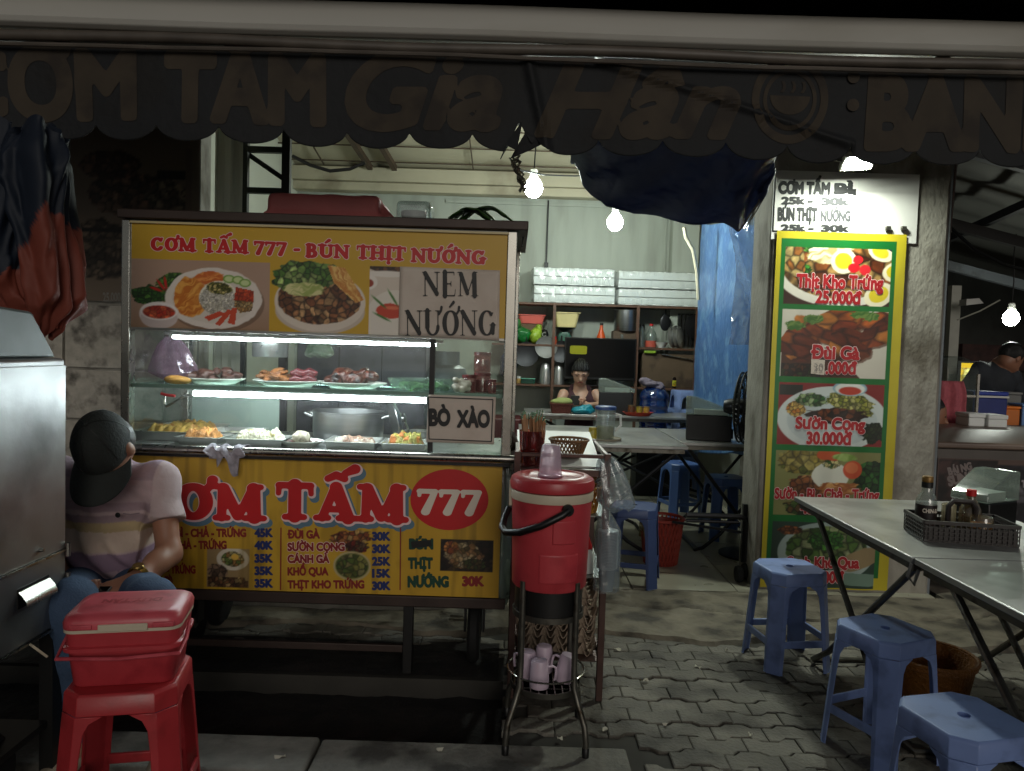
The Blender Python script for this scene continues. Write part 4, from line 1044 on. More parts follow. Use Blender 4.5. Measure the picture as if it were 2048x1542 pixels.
m_bread = mat('bread crust', (.80,.58,.28), .5, var=.25, scale=18)
def lumps(name, parent, c, rx, ry, hgt, n, size, m, seed, flat=.7, elong=1.4, res=.0035, k=.004):
    rr = random.Random(seed); S = SDF(k)
    for i in range(n):
        a = rr.uniform(0, 2*PI); d = math.sqrt(rr.random()); h = hgt*(1-d*.8)*rr.random(); q = rr.uniform(0, PI)
        p = (c.x+rx*d*math.cos(a), c.y+ry*d*math.sin(a), c.z+h+size*flat*.5)
        s = size*rr.uniform(.7, 1.25); S.ell(p, (s*elong, s, s*flat), rotm(rr.uniform(-.4, .4), rr.uniform(-.4, .4), q))
    def dp(P): return .25*size*(fbm(P[..., 0]*60+P[..., 2]*50, P[..., 1]*60+P[..., 2]*30, seed, 2)-.5)
    return obj(name, S.mesh(res, dp), m, parent, ang=180)
def plate(px, Y, z, rpx, label, group='plates on the glass shelf', sq=.8, m=None):
    c = at(px, 770, Y); c.z = z; r = rpx*Y/FPX; t = thing('plate', label, 'plate', c, group=group)
    g = MB(); g.lathe([(0, .004), (r*.55, .004), (r*.62, .0015), (r*.66, .001), (r*.7, .006), (r*.95, .02), (r, .024), (r*.99, .027), (r*.94, .024), (r*.7, .0105), (r*.6, .008), (0, .0085)], c, 40, sy=sq); obj('dish', g, m or m_china, t); return t, c, r
t, c, r = plate(430, 3.2, zS, 60, 'white plate of dark dry sausages, leftmost plate on the glass shelf'); lumps('sausages', t, c+Vector((0, 0, .016)), r*.75, r*.5, .065, 26, .020, m_meat, 1, .75, 1.7)
t, c, r = plate(577, 3.2, zS, 70, 'white plate holding fried brown pieces beside maroon sausages'); lumps('fried_pieces', t, c+Vector((-r*.38, 0, .014)), r*.40, r*.48, .075, 22, .019, m_fry, 2, .55, 1.9)
S = SDF(.0); 
g = None
for k, (dx, dz, dy) in enumerate(((.25, .028, -.02), (.62, .030, -.02), (.27, .056, .0), (.60, .058, .0), (.45, .05, .05))):
    q = c+Vector((r*dx, dy, dz)); S.chain([q+Vector((-.022, 0, .0)), q+Vector((0, 0, .005)), q+Vector((.022, 0, .0))], [.013, .016, .013], .01)
obj('sausages', S.mesh(.003), m_saus, t, ang=180)
t, c, r = plate(706, 3.2, zS, 68, 'white plate heaped with charred glazed grilled meat'); lumps('grilled_meat', t, c+Vector((0, 0, .018)), r*.66, r*.5, .08, 16, .032, m_char, 4, .8, 1.25)
cz = at(842, 770, 3.2); cz.z = zS; r = 68*3.2/FPX; t = thing('glass_dish', 'oval glass dish of sliced cucumber on the right of the glass shelf', 'dish', cz)
g = MB(); g.lathe([(0, .003), (r*.8, .003), (r*.88, .012), (r, .05), (r*.975, .051), (r*.86, .015), (r*.78, .007), (0, .007)], cz, 40, sy=.7); obj('dish', g, m_dishg, t)
g = MB(); rr = random.Random(5)
for i in range(46):
    a = rr.uniform(0, 2*PI); d = math.sqrt(rr.random())*.78; T = Matrix.Translation(cz+Vector((r*d*math.cos(a), r*d*.62*math.sin(a), .012+.03*rr.random()*(1.1-d)))) @ Matrix.Rotation(rr.uniform(-.7, .7), 4, 'X') @ Matrix.Rotation(rr.uniform(-.7, .7), 4, 'Y')
    q = rr.uniform(.016, .021); g.lathe([(0, -.002), (q*.93, -.002), (q*.93, .002), (0, .002)], (0,0,0), 14, 0, T=T); g.lathe([(q*.93, -.0022), (q, -.0018), (q, .0018), (q*.93, .0022)], (0,0,0), 14, 1, T=T)
ob = obj('cucumber_slices', g, [m_cuc, m_cskin], t)
c = at(350, 760, 3.12); c.z = zS+.018
S = SDF(.01); S.ell(c, (.045, .028, .019)); S.ell(c+Vector((.04, .0, -.003)), (.03, .022, .014)); o = obj('bread_roll', S.mesh(.004), m_bread, ang=180); tag(o, 'small golden bread roll in front of the pink plastic bag', 'bread')
# pink bag
m_pinkbag = glassy('pink plastic film', (.97,.88,.95), .12, .12, .27, (.90,.74,.86), .5, 22)
c = at(352, 765, 3.3); c.z = zS+.012; top = at(343, 674, 3.3)
def bag_sheet(c, top, rx, ry, seed, fl=.55, neck=.12, fold=7, nu=64, nv=30):
    def fn(u, v):
        a = 2*PI*u; k = neck+(1-neck)*(1-v)**fl if v > .0 else 1.0
        k = k if v > .12 else k*(.55+.45*v/.12) if v > 0 else .55
        w = 1+.13*math.sin(a*fold+seed+v*2)*(.3+v)+.25*(float(fbm(np.array(math.cos(a)*2.+9+seed), np.array(math.sin(a)*2.+v*3+9), seed, 3))-.5)
        p = c.lerp(top, v); return (p.x+rx*k*w*math.cos(a), p.y+ry*k*w*math.sin(a), p.z+.008*math.sin(a*3+seed))
    return MB().sheet(fn, nu, nv)
o = obj('plastic_bag', bag_sheet(c, top, .12, .07, 3), m_pinkbag, ang=180); tag(o, 'translucent pink plastic bag tied and hanging in the left of the display', 'plastic bag')
# jars
m_jar = glassy('jar plastic', (.95,.80,.80), .08, .12, .25, (.75,.35,.33)); m_jlid = mat('dark red jar lid', (.40,.10,.11), .4); m_chil = mat('chilli sauce fill', (.42,.12,.10), .5, var=.3, scale=40)
def jar(px, z, Y, r, h, label):
    c = at(px, 780, Y); c.z = z; t = thing('jar', label, 'jar', c, group='red jars at the right end of the display')
    g = MB(); g.lathe([(0, .0), (r*.94, .0), (r, .006), (r, h*.8), (r*.93, h*.84)], c, 20); obj('body', g, m_jar, t)
    g = MB(); g.lathe([(0, .004), (r*.9, .004), (r*.92, h*.62), (0, h*.62)], c, 18); obj('filling', g, m_chil, t)
    g = MB(); g.lathe([(r*.99, h*.835), (r*1.02, h*.84), (r*1.02, h), (r*.95, h*1.01), (0, h*1.01)], c, 20); obj('lid', g, m_jlid, t)
jar(938, zS, 3.15, .030, .075, 'short dark red jar left of the stacked jars'); jar(964, zS, 3.2, .036, .085, 'lower red jar of the stacked pair'); jar(963, zS+.0865, 3.2, .036, .085, 'upper red jar of the stacked pair'); jar(984, zS, 3.12, .018, .06, 'slim red jar against the right post'); jar(985, zS+.1, 3.35, .03, .09, 'pinkish red jar high at the back right corner') if False else None
S = SDF(.008); rr = random.Random(8); c = at(922, 785, 3.1); c.z = zS+.02
for i in range(14): S.ell((c.x+rr.uniform(-.03, .03), c.y+rr.uniform(-.02, .02), c.z+rr.uniform(-.01, .035)), (.014, .013, .012))
o = obj('garlic_bag', S.mesh(.004), mat('garlic in film', (.82,.78,.72), .25, var=.15, scale=30), ang=180); tag(o, 'small clear bag of garlic cloves beside the red jars', 'garlic bag')
# hanging ladle, pot and herb bag behind the glass
g = MB(); c = at(540, 690, 3.45); t = thing('hanging_pot', 'small steel saucepan hanging upside down in the upper display', 'saucepan', c)
g.lathe([(.075, -.055), (.078, -.05), (.078, .03), (.06, .045), (0, .047)], c, 24); obj('body', g, m_tray, t); g = MB(); g.tube([c+Vector((0, .0, .045)), at(532, 668, 3.45)], .004, 6); obj('hook', g, m_ssp, t)
c = at(638, 700, 3.45); o = obj('herb_bag', bag_sheet(c+Vector((0, 0, -.03)), c+Vector((0, 0, .06)), .07, .05, 6), glassy('greenish film', (.88,.93,.88), .1, .12, .25, (.55,.66,.50), .5, 25), ang=180); tag(o, 'clear greenish bag of herbs hanging under the display roof', 'plastic bag')
S = SDF(.01)
t = thing('tongs', 'red handled steel tongs hanging under the glass shelf at the left', 'tongs', at(330, 800, 3.1)); g = MB(); p = [at(330, 790, 3.1), at(329, 805, 3.1), at(333, 812, 3.1), at(345, 806, 3.09), at(366, 793, 3.08), at(390, 789, 3.08)]; g.tube(p, [.005, .006, .007, .006, .004, .004], 6); obj('arm', g, m_ssp, t); g = MB(); g.tube([at(322, 787, 3.1), at(333, 790, 3.1), at(350, 792, 3.1)], .006, 6); obj('handle', g, m_red, t)
# --- trays on the counter
def tray(x0, x1, y0, y1, food, label, fh=.016, fill=.9, name='food_tray', h=.030):
    z = zG0-.002; w = x1-x0; d = y1-y0; cx, cy = (x0+x1)/2, (y0+y1)/2; t = thing(name, label, 'tray', (cx, cy, z), group='steel trays on the cart counter')
    g = MB(); f = .006
    def ringp(s, zz): return [(cx+sx*(w/2-s), cy+sy*(d/2-s), z+zz) for sx, sy in ((-1,-1),(1,-1),(1,1),(-1,1))]
    L = [ringp(f*2.2, .0), ringp(f, h-.002), ringp(-.004, h), ringp(-.004, h+.0015), ringp(f+.0015, h+.0015), ringp(f*2.2+.0015, .002)]; V = [p for l in L for p in l]; F = [(3, 2, 1, 0)]
    for k in range(len(L)-1):
        for i in range(4): F.append((k*4+i, k*4+(i+1) % 4, k*4+4+(i+1) % 4, k*4+4+i))
    F.append((20, 21, 22, 23)); g.add(V, F); obj('pan', g, m_tray, t, bevel=.002)
    sd = int(abs(cx)*1000)
    def fn(u, v):
        e = min(u, 1-u, v, 1-v); k = min(1, e*5); k = k*k*(3-2*k)
        n = float(fbm(np.array(u*7.+sd), np.array(v*6.), sd & 31, 4)); n2 = float(fbm(np.array(u*26.+sd), np.array(v*20.), (sd*7) & 31, 2)); zz = z+.003+(h*.45+fh*(n*1.5+n2*.7))*k
        return (x0+.014+(w-.028)*u, y0+.014+(d-.028)*(v*fill), zz)
    obj('food', MB().sheet(fn, 64, 48), food, t, ang=180); return t
X = lambda px, Y: at(px, 880, Y).x
tray(X(268, 3.15), X(398, 3.15), 3.12, 3.50, m_yelf, 'steel tray of yellow omelette, leftmost on the cart counter', .03, 1.0, h=.04)
tray(X(358, 3.08), X(446, 3.08), 3.04, 3.20, m_orf, 'small steel tray of orange shredded food', .03)
tray(X(420, 3.3), X(512, 3.3), 3.24, 3.46, m_ricef, 'steel tray behind the orange food, almost empty', .004)
tray(X(455, 3.08), X(572, 3.08), 3.04, 3.22, m_ricef, 'steel tray of white rice bits in the front row of the counter', .03)
tray(X(650, 3.08), X(756, 3.08), 3.04, 3.24, m_darkf, 'steel tray of pale food with dark red bits in front of the big pot', .02)
tray(X(762, 3.08), X(856, 3.08), 3.04, 3.22, m_mixf, 'steel tray of stir fried greens and carrot beside the BÒ XÀO sign', .035)
c = at(604, 885, 3.1); t, c, r = plate(604, 3.1, zG0-.002, 46, 'white plate with one stuffed dumpling standing on the counter', 'plates on the cart counter', .8); lumps('dumpling', t, c+Vector((0, 0, .02)), r*.2, r*.2, .02, 5, .026, mat('pale mottled dumpling', (.72,.68,.60), .5, var=.4, scale=40, dirt=(.3,.26,.2), dscale=30), 14, .9, 1.0); lumps('bits', t, c+Vector((.0, 0, .014)), r*.7, r*.5, .006, 16, .010, m_meat, 15)
# big pot, lid, saucepan
m_alu = mat('aluminium pot', (.60,.60,.60), .33, 1.0, var=.1, scale=5, stretch=(1, 1, 12), rvar=.1)
c = at(697, 850, 3.42); c.z = zG0-.002; R_ = 70*3.42/FPX; t = thing('cooking_pot', 'big aluminium pot standing behind the trays on the counter', 'pot', c)
g = MB(); g.lathe([(0, 0), (R_*.92, 0), (R_*.98, .012), (R_, .04), (R_, .12), (R_*1.03, .122), (R_*1.03, .128), (R_*.97, .126), (R_*.96, .04), (0, .02)], c, 44, sy=.95); obj('body', g, m_alu, t)
for s in (-1, 1):
    g = MB(); g.tube([c+Vector((s*R_*.99, -.03, .10)), c+Vector((s*(R_+.03), -.03, .112)), c+Vector((s*(R_+.03), .03, .112)), c+Vector((s*R_*.99, .03, .10))], .006, 8); obj('handle', g, m_alu, t)
c = at(786, 852, 3.30); c.z = zG0+.1; t = thing('pot_lid', 'aluminium pot lid leaning on edge right of the big pot', 'lid', c)
T = Matrix.Translation(c) @ Matrix.Rotation(math.radians(20), 4, 'Z') @ Matrix.Rotation(math.radians(78), 4, 'Y')
g = MB(); g.lathe([(.10, 0), (.102, .004), (.092, .008), (.085, .016), (.05, .028), (.0, .032)], (0,0,0), 36, T=T); obj('dome', g, m_alu, t); g = MB(); g.lathe([(.01, .032), (.012, .045), (.02, .05), (.016, .058), (0, .06)], (0,0,0), 14, T=T); obj('knob', g, m_alu, t)
c = at(836, 872, 3.32); c.z = zG0-.002; t = thing('saucepan', 'small steel saucepan with a ladle resting in it, behind the greens tray', 'saucepan', c)
g = MB(); g.lathe([(0, 0), (.055, 0), (.06, .006), (.062, .055), (.065, .057), (.058, .055), (.056, .01), (0, .008)], c, 26); obj('body', g, m_tray, t); g = MB(); g.tube([c+Vector((-.03, 0, .03)), c+Vector((-.06, -.01, .10)), c+Vector((-.085, -.01, .135))], .005, 6); obj('ladle', g, m_ssp, t)
# cloth hung on the rail
m_rag = mat('grey checked rag', (.62,.60,.63), .9, var=.3, scale=40, bump=.6, bscale=60)
def rag(u, v):
    x = at(412, 905, 2.93).x+u*.145; a = (v-.5)*2; s = .5+.5*math.sin(u*9+1)
    y = 2.957+(-.028 if a < 0 else .02)*min(1, abs(a)*3)+.008*math.sin(u*14+a*4); z = zl+.02-.055*abs(a)**1.3*(.5+.8*s if a < 0 else .3)*(1.7 if .25 < u < .8 else .8)+.007*math.sin(u*17+a*6)
    return (x+.01*math.sin(a*5), y, z)
o = obj('rag', MB().sheet(rag, 50, 34, .003), m_rag, ang=180); tag(o, 'crumpled grey rag hung over the cart rail', 'cloth')
# --- on the roof of the cart
zR = zT+.050
def covered_box(u, v):
    return None
S = SDF(.02); a = at(545, 445, 3.25); b = at(785, 445, 3.25); cx = (a.x+b.x)/2; hw = (b.x-a.x)/2
S.rbox((cx-.015, 3.3, zR+.04), (hw*.90, .16, .075), .02); S.rbox((cx+.0, 3.3, zR+.012), (hw*1.02, .17, .022), .01); S.cone((cx+hw*.78, 3.2, zR+.08), (cx+hw*1.0, 3.2, zR+.01), .02, .03)
o = obj('covered_bundle', S.mesh(.008, lambda P: .008*(fbm(P[..., 0]*14+P[..., 2]*9, P[..., 1]*14+P[..., 2]*12, 5, 3)-.5), lambda P: zR+.001-P[..., 2]), mat('dusty maroon cover', (.66,.36,.36), .6, var=.15, scale=5, bump=.4, bscale=16), ang=180)
tag(o, 'dusty maroon covered box lying on the cart roof', 'box')
m_clear = glassy('clear plastic', (.93,.95,.95), .08, .14, .16, (.82,.85,.85))
c = at(838, 452, 3.3); c.z = zR; g = MB(); g.box(c.x-.065, c.x+.075, 3.06, 3.22, zR+.001, zR+.085); t = thing('plastic_container', 'clear plastic food container on the cart roof', 'container', c); obj('tub', g, m_clear, t, bevel=.02, seg=3); g = MB(); g.lathe([(.05, .0), (.052, .0), (.055, .045), (.05, .045)], c+Vector((0, -.16, .005)), 24); obj('cup', g, m_white, t)
m_leaf = mat('banana leaf', (.20,.36,.12), .45, var=.3, scale=10, bump=.4, bscale=20, stretch=(1, 6, 6))
g = MB(); rr = random.Random(4)
for k in range(5):
    x0 = at(900, 455, 3.2).x; L_ = .22*rr.uniform(.7, 1.05); ox = rr.uniform(0, .06); yy = 3.03+.03*k; hz = .035+.02*rr.random()+.006*k
    g.sheet(lambda u, v: (x0+ox+L_*u, yy+.08*(v-.5)*(1-(2*u-1)**2*.8), zR+.004+hz*math.sin(PI*u)+.010*math.cos((v-.5)*PI)+.006*math.sin(u*20+k)*abs(v-.5)), 20, 8, .0015)
o = obj('banana_leaves', g, m_leaf, ang=180); tag(o, 'folded green banana leaves lying on the right end of the cart roof', 'leaves')
g = MB(); p = at(1030, 465, 3.15); g.tube([p+Vector((-.01, 0, .02)), p+Vector((.02, 0, .015)), p+Vector((.035, 0, -.02)), p+Vector((.033, 0, -.06))], .0035, 6); o = obj('cable', g, m_wire); tag(o, 'black cable end curling off the right corner of the cart roof', 'cable')
# stuff behind the cart glass: dark cabinet, gas cylinder
cab = thing('dark_cabinet', 'dark grey cabinet behind the cart, seen through the display glass', 'cabinet', (-.9, 4.7, .02))
x0 = at(592, 800, 4.7).x; x1 = at(850, 800, 4.7).x
g = MB(); g.box(x0, x1, 4.7, 5.1, .02, 1.52); obj('case', g, mat('charcoal panel', (.30,.30,.32), .45, var=.25, scale=2, dirt=(.2,.2,.22), dscale=4), cab, bevel=.008)
g = MB(); 
for k in (.33, .66): g.box(x0+(x1-x0)*k-.004, x0+(x1-x0)*k+.004, 4.694, 4.6995, .1, 1.48)
obj('door_edge', g, m_black, cab)
g = MB(); g.box(x0+.1, x0+.34, 4.66, 4.698, .82, .9); obj('drawer_handle', g, m_blk, cab, bevel=.01)
c = at(893, 770, 4.5); c.z = .86; t = thing('gas_cylinder', 'grey gas cylinder seen through the glass at the right of the display', 'gas cylinder', c)
m_gas = mat('grey enamel', (.45,.48,.47), .45, var=.15); g = MB(); g.lathe([(0, 0), (.11, 0), (.13, .03), (.132, .3), (.11, .37), (.05, .405), (.0, .41)], c, 28); obj('tank', g, m_gas, t); g = MB(); g.lathe([(.07, .38), (.075, .38), (.075, .47), (.07, .47)], c, 24); obj('collar', g, m_gas, t); g = MB(); g.lathe([(0, .4), (.02, .4), (.02, .44), (.035, .445), (.035, .46), (0, .46)], c, 12); obj('valve', g, m_gal, t)
t2 = thing('trolley', 'dark trolley carrying the gas cylinder behind the cart', 'trolley', (c.x, 4.5, .02)); g = MB(); g.box(c.x-.2, c.x+.22, 4.3, 4.75, .82, .859); obj('top', g, m_wood2, t2)
for sx in (-.18, .2):
    for y in (4.32, 4.72): g = MB(); g.box(c.x+sx-.015, c.x+sx+.015, y-.015, y+.015, .02, .82); obj('leg', g, m_black, t2)
# ================================================================== plastic stools
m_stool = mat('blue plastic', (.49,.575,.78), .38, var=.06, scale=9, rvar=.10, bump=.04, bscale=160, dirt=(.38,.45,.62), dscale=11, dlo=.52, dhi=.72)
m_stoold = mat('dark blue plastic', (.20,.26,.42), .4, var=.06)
m_rstool = mat('red plastic', (.68,.19,.21), .38, var=.10, scale=9, rvar=.1, bump=.04, bscale=160, dirt=(.54,.15,.16), dscale=10, dlo=.52, dhi=.72)
def make_stool(label, m, H=.43, top=.128, foot=.153, group='blue plastic stools'):
    t = thing('plastic_stool', label, 'stool', (0, 0, 0), group=group)
    ch = .045
    def octo(s, z, c=ch): return [(s-c, -s, z), (s, -s+c, z), (s, s-c, z), (s-c, s, z), (-s+c, s, z), (-s, s-c, z), (-s, -s+c, z), (-s+c, -s, z)]
    def at_h(z): return top+(foot-top)*(1-z/H)
    # seat: chamfered slab with a finger hole, and a skirt
    g = MB(); n = 16; hr = .016
    outer = octo(top-.004, H); L = [octo(at_h(H-.055), H-.055), octo(at_h(H-.008)+.001, H-.008), outer]
    V = [p for l in L for p in l]; F = []
    for k in range(2):
        for i in range(8): F.append((k*8+i, k*8+(i+1) % 8, k*8+8+(i+1) % 8, k*8+8+i))
    def hole(z): return [(hr*math.cos(2*PI*i/n-PI/4-PI/8+PI/16), hr*math.sin(2*PI*i/n-PI/4-PI/8+PI/16), z) for i in range(n)]
    b = len(V); V += hole(H-.001)+hole(H-.012)
    for i in range(8):
        a0, a1 = 16+i, 16+(i+1) % 8; h0 = b+(2*i) % n; h1 = b+(2*i+1) % n; h2 = b+(2*i+2) % n
        F.append((a0, h1, h0)); F.append((a0, a1, h2, h1)) 
    for i in range(n): F.append((b+(i+1) % n, b+i, b+n+i, b+n+(i+1) % n))
    L2 = [octo(at_h(H-.055)-.004, H-.055), octo(top-.006, H-.012)]; c0 = len(V); V += [p for l in L2 for p in l]
    for i in range(8): F.append((c0+(i+1) % 8, c0+i, c0+8+i, c0+8+(i+1) % 8)); F.append((i, c0+i, c0+(i+1) % 8, (i+1) % 8)); 
    for i in range(8):
        a0, a1 = c0+8+i, c0+8+(i+1) % 8; h0 = b+n+(2*i) % n; h1 = b+n+(2*i+1) % n; h2 = b+n+(2*i+2) % n
        F.append((a0, h0, h1)); F.append((a0, h1, h2, a1))
    g.add(V, F); obj('seat', g, m, t, bevel=.005, world=False)
    # four legs: folded corner profile that widens towards the seat
    for sx, sy in ((-1,-1),(1,-1),(1,1),(-1,1)):
        g = MB(); rows = []
        for z, w in ((0, .058), (.10, .06), (H-.16, .062), (H-.10, .066), (H-.074, .078), (H-.056, .108)):
            s = at_h(z); c = ch*.95; th = .0045
            o_ = [(s-w, -s), (s-c, -s), (s, -s+c), (s, -s+w)]; i_ = [(s-w, -s+th), (s-c-.002, -s+th), (s-th, -s+c+.002), (s-th, -s+w)]
            pts = o_+list(reversed(i_)); rows.append([(x*sx, -y*sy, z) for x, y in pts])
        V = [p for r in rows for p in r]; F = []; k = 8
        for r in range(len(rows)-1):
            for i in range(k): F.append((r*k+i, r*k+(i+1) % k, (r+1)*k+(i+1) % k, (r+1)*k+i))
        F.append(tuple(range(k))); F.append(tuple((len(rows)-1)*k+i for i in range(k)))
        if sx*sy < 0: F = [tuple(reversed(f)) for f in F]
        g.add(V, [tuple(reversed(f)) for f in F]); obj('leg', g, m, t, bevel=.0015, seg=1, world=False)
    for k in range(4):
        s = at_h(.125); T = Matrix.Rotation(k*PI/2, 4, 'Z'); g = MB(); g.box(-s+.055, s-.055, -s+.001, -s+.012, .112, .142, T=T); obj('rung', g, m, t, bevel=.003, world=False)
    return t
def stand(t, p, rz, z=0): t.location = (p[0], p[1], z); t.rotation_euler = (0, 0, rz); return t
# right foreground: three stools
def stool_place(cx, cy): return (cx, cy)
s0 = make_stool('blue plastic stool standing alone in front of the menu banner', m_stool)
stand(s0, (1.26, 3.30), math.radians(9))
dup(s0, (1.32, 2.56, 0), math.radians(24), 'blue plastic stool half under the table, between the other two front stools', 'blue plastic stools')
dup(s0, (1.215, 1.93, 0), math.radians(14), 'blue plastic stool nearest the camera at the lower right edge', 'blue plastic stools')
# ================================================================== red cooler on a red stool, seated man's corner
rs = make_stool('red plastic stool carrying the red cooler at the lower left', m_rstool, H=.445, top=.135, foot=.165, group=None)
RSX, RSY = at(270, 1390, 2.0).x-.01, 2.0
rzr = math.radians(12)
stand(rs, (RSX, RSY), rzr)
m_cool = mat('red cooler plastic', (.72,.23,.26), .40, var=.08, scale=9, rvar=.1, bump=.06, bscale=120, dirt=(.56,.13,.17), dscale=9, dlo=.52, dhi=.74); m_coolt = mat('red cooler lid', (.78,.32,.36), .36, var=.08, scale=9, rvar=.12, dirt=(.62,.19,.23), dscale=12, dlo=.5, dhi=.72); m_offw = mat('off white plastic', (.80,.75,.66), .45, var=.05)
ck = thing('cooler_box', 'red cooler box with off white clasp on the red stool', 'cooler', (RSX-.0, RSY, .4455), rzr); ck.scale = (.88, .90, .80)
def rrect(hx, hy, r, z, n=5):
    P = []
    for cx, cy, a0 in ((hx-r, -hy+r, -90), (hx-r, hy-r, 0), (-hx+r, hy-r, 90), (-hx+r, -hy+r, 180)):
        for i in range(n+1): a = math.radians(a0+90*i/n); P.append((cx+r*math.cos(a), cy+r*math.sin(a), z))
    return P
def loft(g, rings, mi=0, cap=True):
    n = len(rings[0]); V = [p for r in rings for p in r]; F = []
    for k in range(len(rings)-1):
        for i in range(n): F.append((k*n+i, k*n+(i+1) % n, (k+1)*n+(i+1) % n, (k+1)*n+i))
    if cap: F.append(tuple(range(n-1, -1, -1))); F.append(tuple((len(rings)-1)*n+i for i in range(n)))
    return g.add(V, F, mi)
g = MB(); loft(g, [rrect(.135, .092, .03, 0), rrect(.140, .097, .032, .006), rrect(.152, .106, .035, .118), rrect(.163, .117, .037, .122), rrect(.163, .117, .037, .134), rrect(.155, .108, .036, .138), rrect(.158, .111, .036, .182)]); obj('body', g, m_cool, ck, world=False)
g = MB(); loft(g, [rrect(.160, .113, .036, .1825), rrect(.162, .115, .036, .1835), rrect(.162, .115, .036, .1935), rrect(.160, .113, .036, .1945)]); obj('band', g, m_offw, ck, world=False)
g = MB(); loft(g, [rrect(.163, .117, .038, .195), rrect(.164, .118, .038, .215), rrect(.158, .112, .038, .232), rrect(.146, .100, .036, .241), rrect(.13, .085, .032, .243), rrect(.122, .077, .03, .2425)]); obj('lid', g, m_coolt, ck, world=False)
g = MB(); g.box(-.06, .075, -.1215, -.112, .188, .212); obj('clasp', g, m_offw, ck, bevel=.003, world=False)
for x in (-.105, .118):
    g = MB(); g.box(x-.03, x+.03, -.1225, -.114, .197, .214); obj('hinge_tab', g, m_coolt, ck, bevel=.003, world=False)
g = MB(); hp = [(-.167, 0, .165), (-.170, -.06, .130), (-.166, -.128, .112), (0, -.140, .108), (.166, -.128, .112), (.170, -.06, .130), (.167, 0, .165)]; g.tube(hp, .006, 8); obj('handle', g, m_coolt, ck, world=False)
r_ = letters('DUY TÂN', (-.085, -.02), (.085, -.02), .030, 'sans', .07, fn=lambda u, v, w: Vector((-u, -v, .2425+w)), lift=.0015); obj('embossed_lettering', r_[0], m_cool, ck, smooth=False, world=False)
# ================================================================== big red water jug on its stand
JX, JY = .150, 2.58; zj = .545
m_jug = mat('red jug plastic', (.75,.25,.28), .40, var=.08, scale=8, rvar=.1, bump=.06, bscale=90, dirt=(.60,.15,.19), dscale=7, dlo=.52, dhi=.74); m_jugl = mat('red jug lid', (.70,.21,.24), .34, var=.06)
jug = thing('water_jug', 'big red round water jug with black handle and pale band on its stand', 'water jug', (JX, JY, zj))
def J(x, y, z): return Vector((JX+x, JY+y, zj+z))
g = MB(); g.lathe([(0, 0), (.124, 0), (.129, .006), (.134, .20), (.138, .285), (.140, .300)], J(0,0,0), 56); obj('body', g, m_jug, jug)
g = MB(); g.lathe([(.1425, .3005), (.1435, .304), (.1435, .328), (.1425, .331)], J(0,0,0), 56); obj('band', g, m_offw, jug)
g = MB(); g.lathe([(.140, .332), (.145, .336), (.147, .352), (.142, .370), (.128, .379), (.11, .381), (.105, .377), (0, .378)], J(0,0,0), 56); obj('lid', g, m_jugl, jug)
# moulded relief panels on the front: framed shapes following the curve
def onj(a, z, w=0): 
    r = .129+.010*min(1, z/.285)+w; return J(r*math.sin(a), -r*math.cos(a), z)
def relief(a0, a1, z0, z1, th):
    mb = MB(); N = 14
    for j, (w0) in enumerate((0,)):
        P = []
        for i in range(N+1): P.append((a0+(a1-a0)*i/N, z0))
        for i in range(N+1): P.append((a1-(a1-a0)*i/N, z1))
        c = ((a0+a1)/2, (z0+z1)/2)
        V = [onj(a, z, -.004) for a, z in P]+[onj(c[0]+(a-c[0])*.93, c[1]+(z-c[1])*.9, th) for a, z in P]; n = len(P)
        F = [(i, (i+1) % n, n+(i+1) % n, n+i) for i in range(n)]
        for i in range(N): F.append((n+i, n+i+1, n+2*N-i, n+2*N+1-i))
        mb.add(V, F)
    return mb
obj('relief_panel', relief(-.02, .62, .165, .25, .0025), m_jug, jug, bevel=.003); obj('relief_panel', relief(-.35, .75, .03, .135, .002), m_jug, jug, bevel=.003)
g = MB(); hp = [onj(.32, .285, .012)+Vector((0, 0, .0))]+[onj(a, z, w) for a, z, w in ((.18, .272, .02), (-.25, .235, .028), (-.7, .205, .034), (-1.15, .19, .036), (-1.45, .195, .034), (-1.72, .22, .026), (-1.85, .25, .014))]
g.tube(hp, [.012, .0125, .012, .0125, .012, .0125, .012, .012], 10); obj('handle', g, m_black_pl, jug)
g = MB(); g.lathe([(0, -.008), (.019, -.008), (.021, .0), (.019, .008), (0, .008)], (0,0,0), 18, T=Matrix.Translation(onj(.32, .285, .008)) @ Matrix.Rotation(.32, 4, 'Z') @ Matrix.Rotation(PI/2, 4, 'X')); obj('hinge', g, m_black_pl, jug)
g = MB(); g.box(JX-.148, JX-.136, JY-.02, JY+.03, zj+.27, zj+.352); obj('side_latch', g, m_offw, jug, bevel=.003)
r_ = letters('DTC', (-.05, -.01), (.03, -.01), .028, 'sans', .07, fn=lambda u, v, w: J(u+.06, v-.02, .3785+w), lift=.001); obj('embossed_lettering', r_[0], m_jug, jug, smooth=False)
m_cupg = glassy('cup plastic', (.97,.93,.96), .15, .10, .42, (.88,.80,.86))
cu = thing('plastic_cup', 'pale pink plastic cup upside down on the red jug lid', 'cup', J(-.01, -.02, .379))
g = MB(); g.lathe([(.038, .0), (.040, .004), (.034, .085), (.031, .104), (.026, .109), (0, .110)], J(-.01, -.03, .379), 26); obj('body', g, m_cupg, cu); g = MB(); g.lathe([(.0385, .0), (.0425, .001), (.0425, .006), (.039, .007)], J(-.01, -.03, .379), 26); obj('rim', g, m_cupg, cu)
